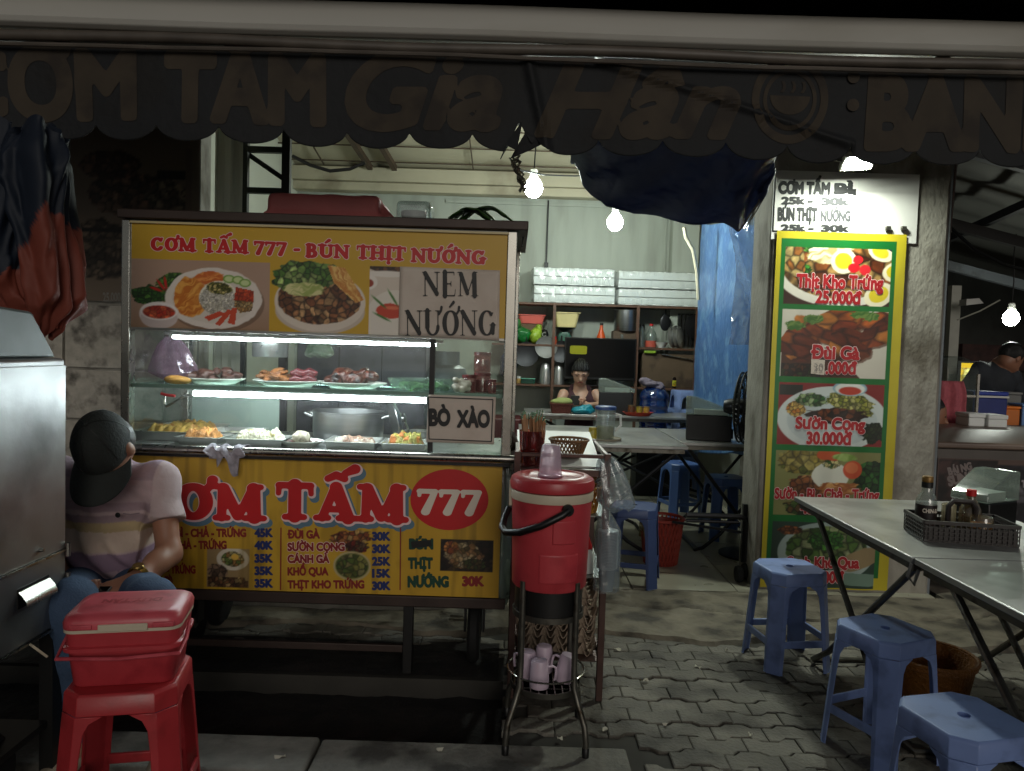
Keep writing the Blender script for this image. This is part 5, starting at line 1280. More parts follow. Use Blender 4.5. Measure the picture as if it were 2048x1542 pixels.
# stand
st = thing('jug_stand', 'round steel stand with bent legs and a lower wire shelf', 'stand', (JX, JY, 0))
def K(r, a, z): return Vector((JX+r*math.cos(a), JY+r*math.sin(a), z))
for a in (-2.36, -.79, .80, 2.34):
    g = MB(); g.tube([K(.128, a, .575), K(.128, a, .45), K(.128, a, .30), K(.130, a, .215), K(.150, a, .165), K(.182, a, .10), K(.190, a, .05), K(.190, a, .012)], .0105, 10); lg = obj('leg', g, m_gal, st)
    g = MB(); g.lathe([(.012, 0), (.0125, .03), (.011, .032)], K(.190, a, .0), 12); obj('rubber_foot', g, m_black_pl, lg)
g = MB(); g.lathe([(.112, .455), (.117, .455), (.117, .54), (.112, .54)], (JX, JY, 0), 40); obj('dark_collar', g, m_black, st)
for z, r, h in ((.440, .124, .020), (.185, .124, .018)):
    g = MB(); g.lathe([(r-.005, z), (r, z), (r, z+h), (r-.005, z+h), (r-.005, z)], (JX, JY, 0), 44); obj('hoop', g, m_gal, st)
g = MB(); g.tube([K(.134, 2*PI*i/36, .245) for i in range(36)], .0035, 6, True); obj('wire_rail', g, m_ssp, st)
g = MB()
for i in range(-4, 5):
    x = i*.027; q = math.sqrt(.122**2-x*x); g.tube([(JX+x, JY-q, .199), (JX+x, JY+q, .199)], .0025, 6)
for i in (-1, 0, 1): x = i*.06; q = math.sqrt(.122**2-x*x); g.tube([(JX-q, JY+x, .1945), (JX+q, JY+x, .1945)], .0025, 6)
obj('wire_shelf', g, m_ssp, st)
g = MB(); g.lathe([(0, .5405), (.118, .5405), (.118, .5445), (0, .5445)], (JX, JY, 0), 36); obj('top_plate', g, m_black, st)
# mugs upside down on the wire shelf
m_mug = mat('pale pink mug plastic', (.80,.72,.78), .35, var=.05, trans=0, sss=.0)
def mug(dx, dy, ha, label, tilt=0, h=.094):
    c = Vector((JX+dx, JY+dy, .2025)); t = thing('plastic_mug', label, 'mug', c, group='mugs on the wire shelf')
    T = Matrix.Translation(c) @ Matrix.Rotation(tilt, 4, 'Y')
    g = MB(); g.lathe([(.032, 0), (.0335, .002), (.033, .03), (.029, h*.9), (.026, h*.98), (.022, h), (0, h)], (0,0,0), 26, T=T); obj('body', g, m_mug, t)
    g = MB(); d = Vector((math.cos(ha), math.sin(ha), 0)); P = [T @ (d*r+Vector((0, 0, z))) for r, z in ((.029, h*.74), (.046, h*.76), (.056, h*.70), (.057, h*.5), (.055, h*.3), (.051, h*.24))]; g.tube(P, .0042, 8); obj('handle', g, m_mug, t)
mug(-.025, -.062, 0.05, 'pale pink mug upside down at the front of the wire shelf'); mug(-.066, .012, 2.5, 'pale mug upside down at the left of the wire shelf'); mug(.060, -.005, 2.6, 'tilted pale pink mug at the right of the wire shelf', .22); mug(-.005, .066, 1.6, 'greyish mug at the back of the wire shelf, half hidden')
# ================================================================== steel rack behind the jug
rk = thing('steel_rack', 'brown steel rack with tray top between the cart and the shop opening', 'rack', (.22, 3.05, 0))
m_rk = mat('brown steel', (.33,.25,.23), .42, .6, var=.2, scale=14, rvar=.1)
RX0, RX1, RY0, RY1 = .03, .375, 2.86, 3.34
zr1 = at(1212, 908, 2.86).z; zsf = at(1120, 940, 2.86).z
for x, y in ((RX0, RY0), (RX1, RY0), (RX0, RY1), (RX1, RY1)):
    g = MB(); g.box(x-.0125, x+.0125, y-.0125, y+.0125, .0, zr1); obj('post', g, m_rk, rk, bevel=.002)
for y in (RY0, RY1): g = MB(); g.box(RX0+.014, RX1-.014, y-.008, y+.008, zr1-.018, zr1-.004); obj('rail', g, m_rk, rk, bevel=.002)
g = MB(); g.box(RX0+.014, RX1-.014, RY0-.01, RY0+.01, zsf-.022, zsf+.004); obj('rail', g, m_rk, rk, bevel=.002)
for x in (RX0, RX1):
    for z0, z1 in ((zr1-.018, zr1-.004), (zsf-.022, zsf+.004), (.13, .15)): g = MB(); g.box(x-.008, x+.008, RY0+.014, RY1-.014, z0, z1); obj('rail', g, m_rk, rk, bevel=.002)
for z in (zsf, .72, .48, .15):
    g = MB(); g.box(RX0-.011, RX1+.011, RY0+.013, RY1-.013, z-.004, z); obj('shelf_plate', g, m_ss if z > .4 else m_rk, rk)
wb = MB(); wb.sheet(lambda u, v: (RX0+.0+.33*u, RY0+.06+.48*v, zsf+.008+.085*v), 4, 4, .006); o = obj('white_board', wb, m_white); tag(o, 'white plastic board lying aslant on the rack top', 'board')
# chopstick holder
c = at(1062, 950, 2.93); c.z = zsf+.002; t = thing('chopstick_holder', 'clear jar full of chopsticks on the rack top', 'chopstick holder', c)
g = MB(); g.lathe([(0, 0), (.042, 0), (.043, .004), (.052, .14), (.0505, .14), (.0415, .006), (0, .004)], c, 28); obj('jar', g, glassy('reddish clear plastic', (.85,.62,.58), .06, .1, .15, (.6,.3,.28)), t)
rr = random.Random(12); gs = [MB(), MB()]
for i in range(46):
    a = rr.uniform(0, 2*PI); d = rr.uniform(.0, .036); e = rr.uniform(.2, 1.0); top = c+Vector((d*1.6*math.cos(a)+rr.uniform(-.012, .012), d*1.6*math.sin(a)+rr.uniform(-.01, .01), .185+.035*rr.random())); bt = c+Vector((d*math.cos(a+.5), d*math.sin(a+.5), .006)); gs[0].bar(bt, bt.lerp(top, .93), .0052); gs[1].bar(bt.lerp(top, .932), top, .0054)
obj('chopsticks', gs[0], mat('bamboo', (.62,.45,.30), .55, var=.25, scale=30), t); obj('chopstick_tips', gs[1], mat('mixed chopstick ends', (.35,.50,.38), .5, var=.6, scale=120, dirt=(.75,.7,.6), dscale=90), t)
# woven baskets
m_wick = mat('brown woven plastic', (.42,.28,.14), .5, var=.3, scale=30); m_wick2 = mat('ochre woven plastic', (.72,.50,.18), .5, var=.25, scale=30)
def basket(name, label, c, r0, r1, h, m, n=26, rows=5, sy=1.0, group=None, w=.0028):
    t = thing(name, label, 'basket', c, group=group); g = MB()
    for s in (-1, 1):
        for i in range(n):
            P = []
            for k in range(7):
                f = k/6; a = 2*PI*i/n+s*f*.55; r = r0+(r1-r0)*f; P.append(c+Vector((r*math.cos(a), sy*r*math.sin(a), .004+h*f)))
            g.tube(P, w, 5)
    obj('weave', g, m, t)
    g = MB(); g.tube([c+Vector((r1*1.01*math.cos(2*PI*i/36), sy*r1*1.01*math.sin(2*PI*i/36), h)) for i in range(36)], w*1.9, 6, True); obj('rim', g, m, t)
    g = MB(); g.lathe([(0, 0), (r0, 0), (r0, .004), (0, .004)], c, 30, sy=sy); obj('bottom', g, m, t); return t
c = at(1136, 935, 3.02); c.z = zsf+.035; basket('woven_basket', 'brown woven basket on the white board on the rack top', c, .055, .078, .065, m_wick)
c = Vector((RX1-.085, 2.95, .722)); basket('woven_basket', 'ochre woven basket with food scraps on the rack shelf behind the jug', c, .06, .075, .10, m_wick2, 22)
c2 = c+Vector((0.01, .03, .10)); t = thing('yellow_bowl', 'yellow rimmed bowl of orange food over the ochre basket', 'bowl', c2); g = MB(); g.lathe([(0, 0.005), (.03, .005), (.07, .05), (.074, .052), (.066, .045), (.028, 0.009), (0, .009)], c2, 28); obj('bowl', g, mat('yellow plastic', (.80,.60,.12), .4), t); lumps('food', t, c2+Vector((0, 0, .03)), .045, .045, .03, 12, .014, m_orf, 31)
# chilli bottle with red cap on the lower shelf
c = Vector((RX1-.06, 2.93, .482)); t = thing('sauce_bottle', 'white sauce bottle with pointed red cap on the middle rack shelf', 'bottle', c); g = MB(); g.lathe([(0, 0), (.028, 0), (.03, .01), (.03, .07), (.02, .09), (.02, .095)], c, 20); obj('body', g, m_white, t); g = MB(); g.lathe([(.022, .0955), (.022, .105), (.006, .15), (0, .152)], c, 18); obj('cap', g, m_red, t)
# stack of egg trays
m_egg = mat('grey brown pulp', (.60,.53,.46), .9, var=.2, scale=30)
def eggsheet(u, v): 
    return ((u-.5)*.30, (v-.5)*.30, .045*(.5+.5*math.cos(u*2*PI*6))*(.5+.5*math.cos(v*2*PI*6))**1.0)
me_ = MB().sheet(eggsheet, 72, 72, .003)
e0 = None
ordn = ['lowest grey egg tray', 'second egg tray from the bottom', 'third egg tray from the bottom', 'fourth egg tray from the bottom', 'fifth egg tray from the bottom', 'sixth egg tray from the bottom', 'fifth egg tray from the top', 'fourth egg tray from the top', 'third egg tray from the top', 'second egg tray from the top', 'topmost grey egg tray']
for k in range(11):
    if e0 is None: e0 = obj('egg_tray', me_, m_egg, ang=180); o = e0
    else: o = e0.copy(); C.objects.link(o)
    o.location = (.205+.006*math.sin(k*2.1), 3.06-.004*k+.008*math.sin(k*1.7), .152+.024*k); o.rotation_euler = (.05*math.sin(k*1.3), .03*math.sin(k*2.3), .04*math.sin(k)); tag(o, ordn[k]+' of the stack in the steel rack', 'egg tray', 'egg trays on the rack')
# plastic bags and a sleeve of cups
m_film = glassy('clear film', (.93,.95,.96), .12, .10, .22, (.80,.84,.86), .7, 26)
c = at(1225, 1020, 2.86); top = at(1212, 905, 2.86)
o = obj('plastic_bag', bag_sheet(c+Vector((.02, 0, 0)), top+Vector((.01, 0, -.02)), .075, .05, 11, .4, .2), m_film, ang=180); tag(o, 'clear crumpled plastic bag hung on the right rack post', 'plastic bag')
c = at(1212, 1180, 2.84); t = thing('cup_sleeve', 'long sleeve of nested clear cups hanging from the rack corner', 'cups', c)
zt_ = at(1215, 1060, 2.84).z; hh = zt_-c.z
g = MB(); n = 26
for k in range(n):
    z = .09+(hh-.09)*k/(n-1); g.lathe([(.034, z-.004), (.040, z-.0015), (.040, z), (.034, z+.0005)], c, 20)
obj('cup_rims', g, mat('translucent cup rims', (.80,.82,.83), .3, var=.05), t); g = MB(); g.lathe([(0, 0), (.026, 0), (.033, .09), (.035, hh)], c, 20); obj('cup_bodies', g, glassy('cup walls', (.9,.92,.93), .1, .1, .45, (.75,.78,.80)), t)
g = MB(); tp = at(1200, 985, 2.85); g.sheet(lambda u, v: (Vector((c.x+.046*math.cos(2*PI*u)*(1+.10*math.sin(u*40)), c.y+.046*math.sin(2*PI*u)*(1+.1*math.sin(u*30+v*8)), c.z+hh*1.02*v/.7)) if v < .7 else Vector((c.x+.046*math.cos(2*PI*u), c.y+.046*math.sin(2*PI*u), c.z+hh*1.02)).lerp(tp, (v-.7)/.3*.93)), 40, 24); obj('film_sleeve', g, m_film, t, ang=180)
c = at(1000, 1190, 3.05); c.z = .30; o = obj('plastic_bag', bag_sheet(c, at(1010, 930, 3.06), .055, .05, 15, .5, .25, 5), glassy('milky film', (.86,.90,.88), .2, .1, .5, (.62,.68,.64), .6, 20), ang=180); tag(o, 'long milky plastic bag hanging between the cart and the red jug', 'plastic bag')
# dark rag and a red indicator behind the cart corner
S = SDF(.02); c = at(1022, 885, 3.2); S.ell(c, (.03, .04, .035)); S.ell(c+Vector((-.01, 0, .035)), (.022, .03, .02)); o = obj('rag', S.mesh(.005, lambda P: .012*(fbm(P[..., 0]*50, P[..., 2]*50+P[..., 1]*30, 6, 3)-.5)), mat('dark brown rag', (.20,.13,.11), .9, var=.4, scale=40), ang=180); tag(o, 'dark brown rag on the rack corner beside the cart post', 'cloth')
# white litter under the cart
g = MB(); c = at(925, 1217, 3.7); g.sheet(lambda u, v: (c.x-.05+.12*u, 3.66+.07*v, .09+.008*math.sin(u*7+v*3)), 10, 6, .001); o = obj('paper_scrap', g, m_white); tag(o, 'scrap of white paper on the step under the cart', 'litter')
# ================================================================== menu banner on the pillar
YB = 4.255
def bd(X, Z): return .010*(fbm(X*3+3, Z*.9+7, 61, 3)-.5)+.004*np.sin(X*30+3*np.sin(Z*2))*np.clip((1.5-Z)/1.5, 0, 1)
bx0, bx1 = 1.462, 2.192; bz0 = .035; bz1 = at(1700, 466, YB).z
BW = bx1-bx0; PH = (bz1-bz0)
pc = Pic(bx0, bx1, bz0, bz1, YB, .0042); one = np.ones(pc.X.shape)
pc.fill(one, (.76, .69, .15)); pc.fill(np.clip((fbm(pc.X*9, pc.Z*3, 71, 3)-.52)*3, 0, 1)*.3, (.70, .60, .08))
def brect(x0, x1, z0, z1): return ((pc.X >= x0) & (pc.X <= x1) & (pc.Z >= z0) & (pc.Z <= z1)).astype(float)
gx0, gx1 = bx0+.026, bx1-.052
gz1 = at(1700, 484, YB).z+.01
pc.fill(brect(gx0, gx1, bz0+.07, gz1), (.06, .40, .16))
zs = [at(1700, y, YB).z for y in (497, 612, 622, 757, 768, 892, 904, 1034, 1046, 1178)]
cells = []
for k in range(5):
    m = brect(gx0+.026, gx1-.026, zs[2*k+1], zs[2*k]); cells.append(m)
# 1: braised pork and eggs in a white dish
m = cells[0]; pc.fill(m, (.22, .12, .09)); pc.fill(pc.ell(1680, 540, 132, 74)*m, (.88, .85, .80)); pc.chunks(pc.ell(1682, 536, 118, 62)*m, [(.62,.34,.14), (.78,.52,.26), (.48,.22,.09), (.80,.62,.36)], 26, 1, .4)
pc.chunks(pc.ell(1640, 492, 40, 16, .3, 2)*m, [(.22,.52,.18), (.36,.64,.26)], 9, 3); pc.chunks(pc.ell(1610, 538, 16, 10, .3, 4)*m, [(.24,.55,.18), (.14,.40,.12)], 7, 4); pc.strands(pc.ell(1660, 510, 50, 22, .3, 5)*m, (.70, .62, .40), (.93, .90, .78), 5, .5, 5)
pc.chunks(pc.ell(1588, 515, 20, 44, .15, 6, .3)*m, [(.85,.72,.46), (.72,.44,.20)], 18, 6)
for x, y, rx, ry, a in ((1688, 523, 27, 25, 0), (1758, 590, 32, 24, .5), (1790, 545, 26, 20, .2), (1762, 505, 28, 18, -.4)): pc.fill(pc.ell(x, y, rx, ry, .04, 7, a)*m, (.93, .88, .76)); pc.fill(pc.ell(x-1, y-1, rx*.66, ry*.68, .05, 8, a)*m, (.86, .76, .16))
pc.fill(pc.ell(1716, 520, 11, 9, .1, 9)*m, (.85, .12, .16)); pc.fill(pc.ell(1708, 536, 13, 10, .1, 9)*m, (.80, .10, .14)); pc.fill(pc.ell(1730, 540, 12, 11, .1, 9)*m, (.82, .14, .18)); pc.fill(pc.poly([(1745, 484), (1792, 484), (1792, 508)])*m, (.15, .14, .25))
# 2: grilled chicken legs
m = cells[1]; pc.fill(m, (.80, .77, .72)); pc.fill(pc.poly([(1562, 690), (1660, 700), (1720, 757), (1562, 757)])*m, (.28, .15, .09)); pc.chunks(pc.rect(1562, 725, 1640, 757)*m, [(.20,.24,.10), (.14,.10,.07), (.30,.16,.08)], 9, 10)
for x, y, rx, ry, a in ((1600, 690, 42, 34, -.2), (1635, 660, 56, 20, -.45), (1690, 640, 54, 26, .05), (1700, 690, 44, 34, -.3), (1758, 668, 42, 24, .4), (1750, 640, 40, 14, .3)): pc.fill(pc.ell(x+3, y+4, rx, ry, .12, int(x), a)*m, (.25, .10, .05), .6); pc.chunks(pc.ell(x, y, rx, ry, .12, int(x), a)*m, [(.70,.34,.12), (.56,.24,.09), (.80,.48,.20), (.44,.17,.07)], 20, int(x), .55, (2.2, 1), a)
for x, y in ((1625, 638), (1720, 628), (1590, 650), (1740, 632)): pc.strands(pc.ell(x, y, 20, 10, .5, int(y))*m, (.22, .38, .14), (.40, .50, .24), 4, .6, 2)
# 3: ribs on a white plate, red table
m = cells[2]; pc.fill(m, (.50, .14, .13)); pc.fill(pc.rect(1560, 768, 1605, 790)*m, (.12, .14, .12)); pc.fill(pc.ell(1664, 838, 112, 66)*m, (.80, .83, .82)); pc.fill(pc.ell(1664, 842, 92, 52)*m, (.74, .78, .78))
pc.chunks(pc.ell(1592, 818, 20, 16, .2, 3)*m, [(.80,.50,.20), (.86,.70,.36)], 8, 21); pc.chunks(pc.ell(1625, 800, 34, 14, .3, 4)*m, [(.20,.42,.18), (.36,.56,.28), (.62,.72,.50)], 9, 22); pc.chunks(pc.ell(1700, 808, 52, 22, .3, 5, -.25)*m, [(.66,.66,.28), (.48,.52,.16), (.80,.78,.46)], 8, 23); pc.chunks(pc.ell(1672, 832, 60, 16, .3, 6)*m, [(.30,.14,.08), (.18,.12,.08), (.44,.22,.10)], 12, 24); pc.chunks(pc.ell(1748, 868, 26, 20, .4, 7)*m, [(.10,.18,.08), (.16,.22,.10)], 8, 25)
pc.fill(pc.ell(1700, 777, 36, 16)*m, (.55, .68, .74)); pc.fill(pc.ell(1700, 778, 32, 13)*m, (.88, .88, .86)); pc.fill(pc.ell(1700, 782, 24, 9)*m, (.70, .20, .12))
# 4: broken rice plate
m = cells[3]; pc.fill(m, (.50, .50, .30)); pc.chunks(pc.ell(1610, 925, 60, 26, .3, 8)*m, [(.62,.55,.24), (.70,.64,.34), (.48,.50,.20)], 14, 31, .6); pc.chunks(pc.ell(1745, 960, 40, 40, .3, 9)*m, [(.14,.34,.12), (.22,.44,.18), (.10,.24,.10)], 12, 32); pc.chunks(pc.ell(1615, 975, 40, 26, .2, 10)*m, [(.60,.36,.20), (.46,.24,.12), (.72,.50,.30)], 12, 33, .5); pc.fill(pc.ell(1660, 952, 38, 28, .05, 11)*m, (.86, .86, .80)); pc.chunks(pc.ell(1664, 928, 18, 10, .4, 12)*m, [(.24,.42,.14), (.86,.82,.55)], 6, 34)
for x, y in ((1668, 912), (1650, 910)): pc.fill(pc.ell(x, y, 18, 11)*m, (.74, .32, .16))
pc.fill(pc.ell(1705, 940, 20, 19)*m, (.80, .32, .18)); pc.fill(pc.ell(1703, 936, 14, 12)*m, (.86, .46, .28)); pc.strands(pc.ell(1690, 915, 26, 8, .2, 3)*m, (.46, .58, .24), (.62, .72, .40), 7, .3, 35); pc.strands(pc.ell(1680, 978, 46, 14, .3, 13)*m, (.60, .34, .16), (.84, .62, .36), 4, .15, 36); pc.chunks(pc.ell(1615, 1015, 50, 18, .3, 14)*m, [(.26,.36,.14), (.40,.30,.14), (.16,.22,.1)], 12, 37)
# 5: bitter melon soup
m = cells[4]; pc.fill(m, (.16, .24, .20)); pc.fill(pc.ell(1652, 1105, 100, 62)*m, (.62, .68, .66)); pc.chunks(pc.ell(1655, 1098, 84, 46, .1, 15)*m, [(.34,.48,.20), (.52,.60,.34), (.24,.36,.14), (.60,.64,.46)], 18, 41, .5); pc.chunks(pc.ell(1580, 1060, 26, 10, .3, 16)*m, [(.46,.26,.14), (.60,.36,.20)], 8, 42); pc.fill(pc.ell(1720, 1120, 46, 20, .1, 17, .4)*m, (.58, .50, .36)); pc.fill(pc.ell(1720, 1160, 60, 14, .2, 18)*m, (.44, .54, .48)); pc.chunks(pc.ell(1655, 1080, 40, 20, .3, 19)*m, [(.20,.44,.14), (.30,.52,.20)], 9, 43)
# folds and stains of the vinyl itself
pc.mul(1-.10*np.clip((fbm(pc.X*6, pc.Z*2.2, 75, 4)-.5)*3, 0, 1))
bn = thing('menu_banner', 'yellow and green vinyl menu banner with five dishes on the pillar', 'banner', (bx0, YB, bz0))
pr_ = pc.build('print', colmat('printed vinyl banner', .38, .5, bump=.14, bscale=10), bn, bd)
t = Text(YB, lambda x, z: float(bd(np.array(x), np.array(z))))
hp = [(m_pale, .045, 0, 0, .0012)]
m_bred = mat('dark red lettering', (.66,.10,.13), .45, var=.05)
def bt(b, x0, x1, y0, y1, cap, bold=.07): t.put(m_bred, b, x0, x1, y0, cap, bold=bold, halo=hp, py1=y1, lift=.0022)
bt('Thịt Kho Trứng', 1592, 1766, 574, 579, 25); bt('25.000đ', 1630, 1722, 605, 608, 23)
bt('Đùi Gà', 1621, 1719, 716, 719, 24); bt('.000đ', 1650, 1713, 747, 748, 23)
bt('Sườn Cọng', 1590, 1730, 856, 860, 22); bt('30.000đ', 1612, 1703, 887, 889, 23)
bt('Sườn - Bì - Chả - Trứng', 1548, 1758, 996, 1000, 20); bt('45.000đ', 1600, 1690, 1026, 1028, 20)
bt('Canh Khổ Qua', 1570, 1718, 1134, 1136, 21); bt('15.000đ', 1604, 1688, 1164, 1166, 22)
# little correction patch with a handwritten 30
t.shape(m_paper, [(1622, 718), (1621, 747), (1648, 750), (1649, 720)], .0035)
t.build(pr_)
t2 = Text(YB-.006); t2.put(mat('pencil grey', (.55,.52,.5), .6), '30', 1628, 1646, 743, 16, bold=.0); t2.build(pr_)
for px in (1776, 1807):
    q = at(px, 457, YB-.002); g = MB(); g.box(q.x-.014, q.x+.014, YB-.012, YB+.004, q.z-.012, q.z+.012); obj('clip', g, m_gal, bn, bevel=.002)
# ================================================================== price paper above the banner
YS = 4.256; a = at(1552, 357, YS); b = at(1711, 466, YS)
ps = thing('price_sign', 'white paper price sign for cơm tấm and bún above the menu banner', 'paper sign', (a.x, YS, b.z))
g = MB(); g.box(a.x, b.x, YS, YS+.002, b.z, a.z); obj('sheet', g, mat('white paper', (.88,.87,.85), .6, var=.02), ps)
m_glare = mat('glare washed print', (.24,.24,.25), .6, var=.1); m_ink = mat('grey black print', (.085,.085,.09), .6, var=.1)  # paler copy of the ink: floodlight glare put into the letter colour
t = Text(YS)
t.put(m_ink, 'CƠM TẤM', 1556, 1660, 386, 21, bold=.11, py1=388); t.put(m_ink, 'BÌ', 1668, 1706, 387, 19, bold=.09)
for k in range(3): t.shape(m_ink, [(1668, 370+k*5), (1668, 376+k*5), (1712, 392-k*4), (1712, 386-k*4)], .002+.0004*k)
t.shape(m_ink, [(1666, 384), (1668, 389), (1706, 372), (1704, 368)], .0036)
t.put(m_ink, '25k -', 1562, 1626, 408, 13, bold=.10); t.put(m_glare, '30k', 1642, 1698, 410, 13, bold=.10)
t.put(m_ink, 'BÚN THỊT', 1555, 1634, 440, 23, bold=.10, py1=441); t.put(m_glare, 'NƯỚNG', 1641, 1701, 442, 19, bold=.09)
t.put(m_ink, '25k -', 1561, 1628, 462, 12, bold=.10); t.put(m_ink, '30k', 1641, 1698, 463, 12, bold=.10)
t.build(ps)
# ================================================================== tables inside
m_top = mat('steel table top', (.66,.66,.65), .34, .6, var=.12, scale=3, rvar=.12, bump=.03, bscale=6, dirt=(.55,.55,.54), dscale=3)
def folding_table(label, x0, x1, y0, y1, h, z0, group='steel folding tables', legm=None):
    t = thing('folding_table', label, 'table', ((x0+x1)/2, (y0+y1)/2, z0), group=group); legm = legm or m_gal
    g = MB(); g.box(x0, x1, y0, y1, h-.022, h); obj('table_top', g, m_top, t, bevel=.004)
    g = MB(); g.box(x0+.02, x1-.02, y0+.02, y0+.045, h-.05, h-.0225); g.box(x0+.02, x1-.02, y1-.045, y1-.02, h-.05, h-.0225); g.box(x0+.02, x0+.045, y0+.046, y1-.046, h-.05, h-.0225); g.box(x1-.045, x1-.02, y0+.046, y1-.046, h-.05, h-.0225); obj('apron', g, legm, t)
    return t
def xlegs(t, x0, x1, y0, y1, h, z0, m, along='y', r=.0125):
    """two crossing bent hoops: each hoop is a tube that goes down from one side, along the floor and up again"""
    for s in (0, 1):
        g = MB()
        if along == 'y':
            ya, yb = (y0+.05, y1-.12) if s == 0 else (y1-.05, y0+.12); xa, xb = (x0+.05, x1-.05) if s == 0 else (x0+.08, x1-.08)
            P = [(xa, ya, h-.04), (xa, ya+(yb-ya)*.75, z0+.13), (xa, ya+(yb-ya)*.93, z0+.035), (xa+.03, yb, z0+r), (xb-.03, yb, z0+r), (xb, ya+(yb-ya)*.93, z0+.035), (xb, ya+(yb-ya)*.75, z0+.13), (xb, ya, h-.04)]
        else:
            xa, xb = (x0+.05, x1-.14) if s == 0 else (x1-.05, x0+.14); ya, yb = (y0+.04, y1-.04) if s == 0 else (y0+.07, y1-.07)
            P = [(xa, ya, h-.04), (xa+(xb-xa)*.75, ya, z0+.13), (xa+(xb-xa)*.93, ya, z0+.035), (xb, ya+.03, z0+r), (xb, yb-.03, z0+r), (xa+(xb-xa)*.93, yb, z0+.035), (xa+(xb-xa)*.75, yb, z0+.13), (xa, yb, h-.04)]
        g.tube(P, r, 8); obj('leg', g, m, t)
IZ = .02; TH = .775
m_dk = mat('dark steel tube', (.16,.16,.17), .4, .7, var=.2)
ta = folding_table('steel folding table inside the shop behind the rack, carrying the blue lidded jug', .06, 1.13, 4.72, 5.85, TH, IZ, 'steel tables inside the shop'); xlegs(ta, .06, 1.13, 4.72, 5.85, TH, IZ, m_dk, 'x')
tb = folding_table('steel folding table inside the shop beside the fan, carrying a napkin box', 1.14, 1.95, 4.95, 5.85, TH, IZ, 'steel tables inside the shop'); xlegs(tb, 1.14, 1.95, 4.95, 5.85, TH, IZ, m_dk, 'x')
tc_ = folding_table('steel folding table at the back of the shop where the woman sits', .12, 2.05, 6.62, 7.2, .80, IZ, 'steel tables inside the shop'); xlegs(tc_, .12, 2.05, 6.62, 7.2, .80, IZ, m_dk, 'x')
td_ = folding_table('small pale steel side table just behind the rack and cart corner', .0, .46, 3.95, 4.55, .70, IZ, 'steel tables inside the shop'); xlegs(td_, .0, .46, 3.95, 4.55, .70, IZ, m_dk, 'y')
# napkin boxes with clear curved hoods
m_hood = glassy('smoky clear hood', (.88,.92,.90), .1, .14, .35, (.72,.76,.73))
def napkin_box(label, c, w, d, h, rz=0.0, hood=.12, group='napkin dispensers'):
    t = thing('napkin_dispenser', label, 'napkin dispenser', c, rz, group)
    g = MB(); g.box(-w/2, w/2, -d/2, d/2, 0, h); g.box(-w/2+.01, w/2-.01, -d/2-.012, -d/2-.0005, .02, h*.5); obj('box', g, m_black_pl, t, bevel=.006, world=False)
    prof = [(-d/2-.02, h+.001), (-d/2-.02, h+.03), (d/2-.06, h+hood), (d/2+.005, h+hood), (d/2+.005, h+.001)]
    g = MB(); g.prism([(-y, z) for y, z in prof], lambda u, v, w_: (-w/2-.003+w_, -u, v), w+.006); obj('hood', g, m_hood, t, bevel=.006, world=False)
    g = MB(); g.box(-w/2+.02, w/2-.02, -d/2+.03, d/2-.05, h+.002, h+.035); obj('napkins', g, m_white, t, world=False)
    return t
c = at(1232, 822, 6.75); napkin_box('black napkin dispenser with clear hood on the back table beside the woman', (c.x, 6.8, .80), .14, .30, .20, math.radians(80))
c = at(1420, 868, 5.1); napkin_box('black napkin dispenser with clear hood on the table beside the fan', (c.x, 5.15, TH), .145, .30, .175, math.radians(78))
# jug with blue lid on a tray, jar
c = at(1207, 862, 4.98); c.z = TH; t = thing('serving_tray', 'round grey tray under the blue lidded jug', 'tray', c); g = MB(); g.lathe([(0, 0), (.115, 0), (.122, .012), (.119, .013), (.112, .004), (0, .004)], c, 40); obj('dish', g, mat('beige tray', (.60,.57,.50), .4), t)
j = c+Vector((.012, .02, .0045)); t = thing('plastic_jug', 'clear plastic jug with a blue lid on the round tray', 'jug', j); g = MB(); g.lathe([(0, 0), (.058, 0), (.062, .008), (.068, .19), (.066, .192)], j, 28); obj('body', g, glassy('jug plastic', (.93,.95,.95), .12, .1, .35, (.76,.80,.78)), t); g = MB(); g.lathe([(.067, .193), (.071, .195), (.071, .212), (.064, .218), (0, .22)], j, 28); obj('lid', g, mat('blue lid', (.16,.27,.50), .4), t); g = MB(); g.lathe([(0, .003), (.056, .003), (.060, .08), (0, .08)], j, 24); obj('water', g, glassy('pale tea', (.85,.84,.70), .05, .05, .3, (.66,.64,.50)), t)
g = MB(); P = [j+Vector((.066, 0, .165)), j+Vector((.10, 0, .16)), j+Vector((.105, 0, .09)), j+Vector((.066, 0, .05))]; g.tube(P, .008, 8); obj('handle', g, m_white, t)
def small_jar(c, r, h, col, label, lid=(.5,.4,.15), group='small condiment jars'):
    t = thing('condiment_jar', label, 'jar', c, group=group); g = MB(); g.lathe([(0, 0), (r*.95, 0), (r, .006), (r, h*.8), (r*.9, h*.86)], c, 18); obj('body', g, mat('jar fill', col, .3, var=.3, scale=60), t); g = MB(); g.lathe([(r*.93, h*.865), (r*.96, h*.87), (r*.96, h), (0, h)], c, 18); obj('lid', g, mat('jar lid', lid, .4, .3), t); return t
small_jar(c+Vector((-.075, -.03, .0045)), .028, .075, (.62,.56,.16), 'yellow green jar beside the blue lidded jug', (.66,.58,.22))
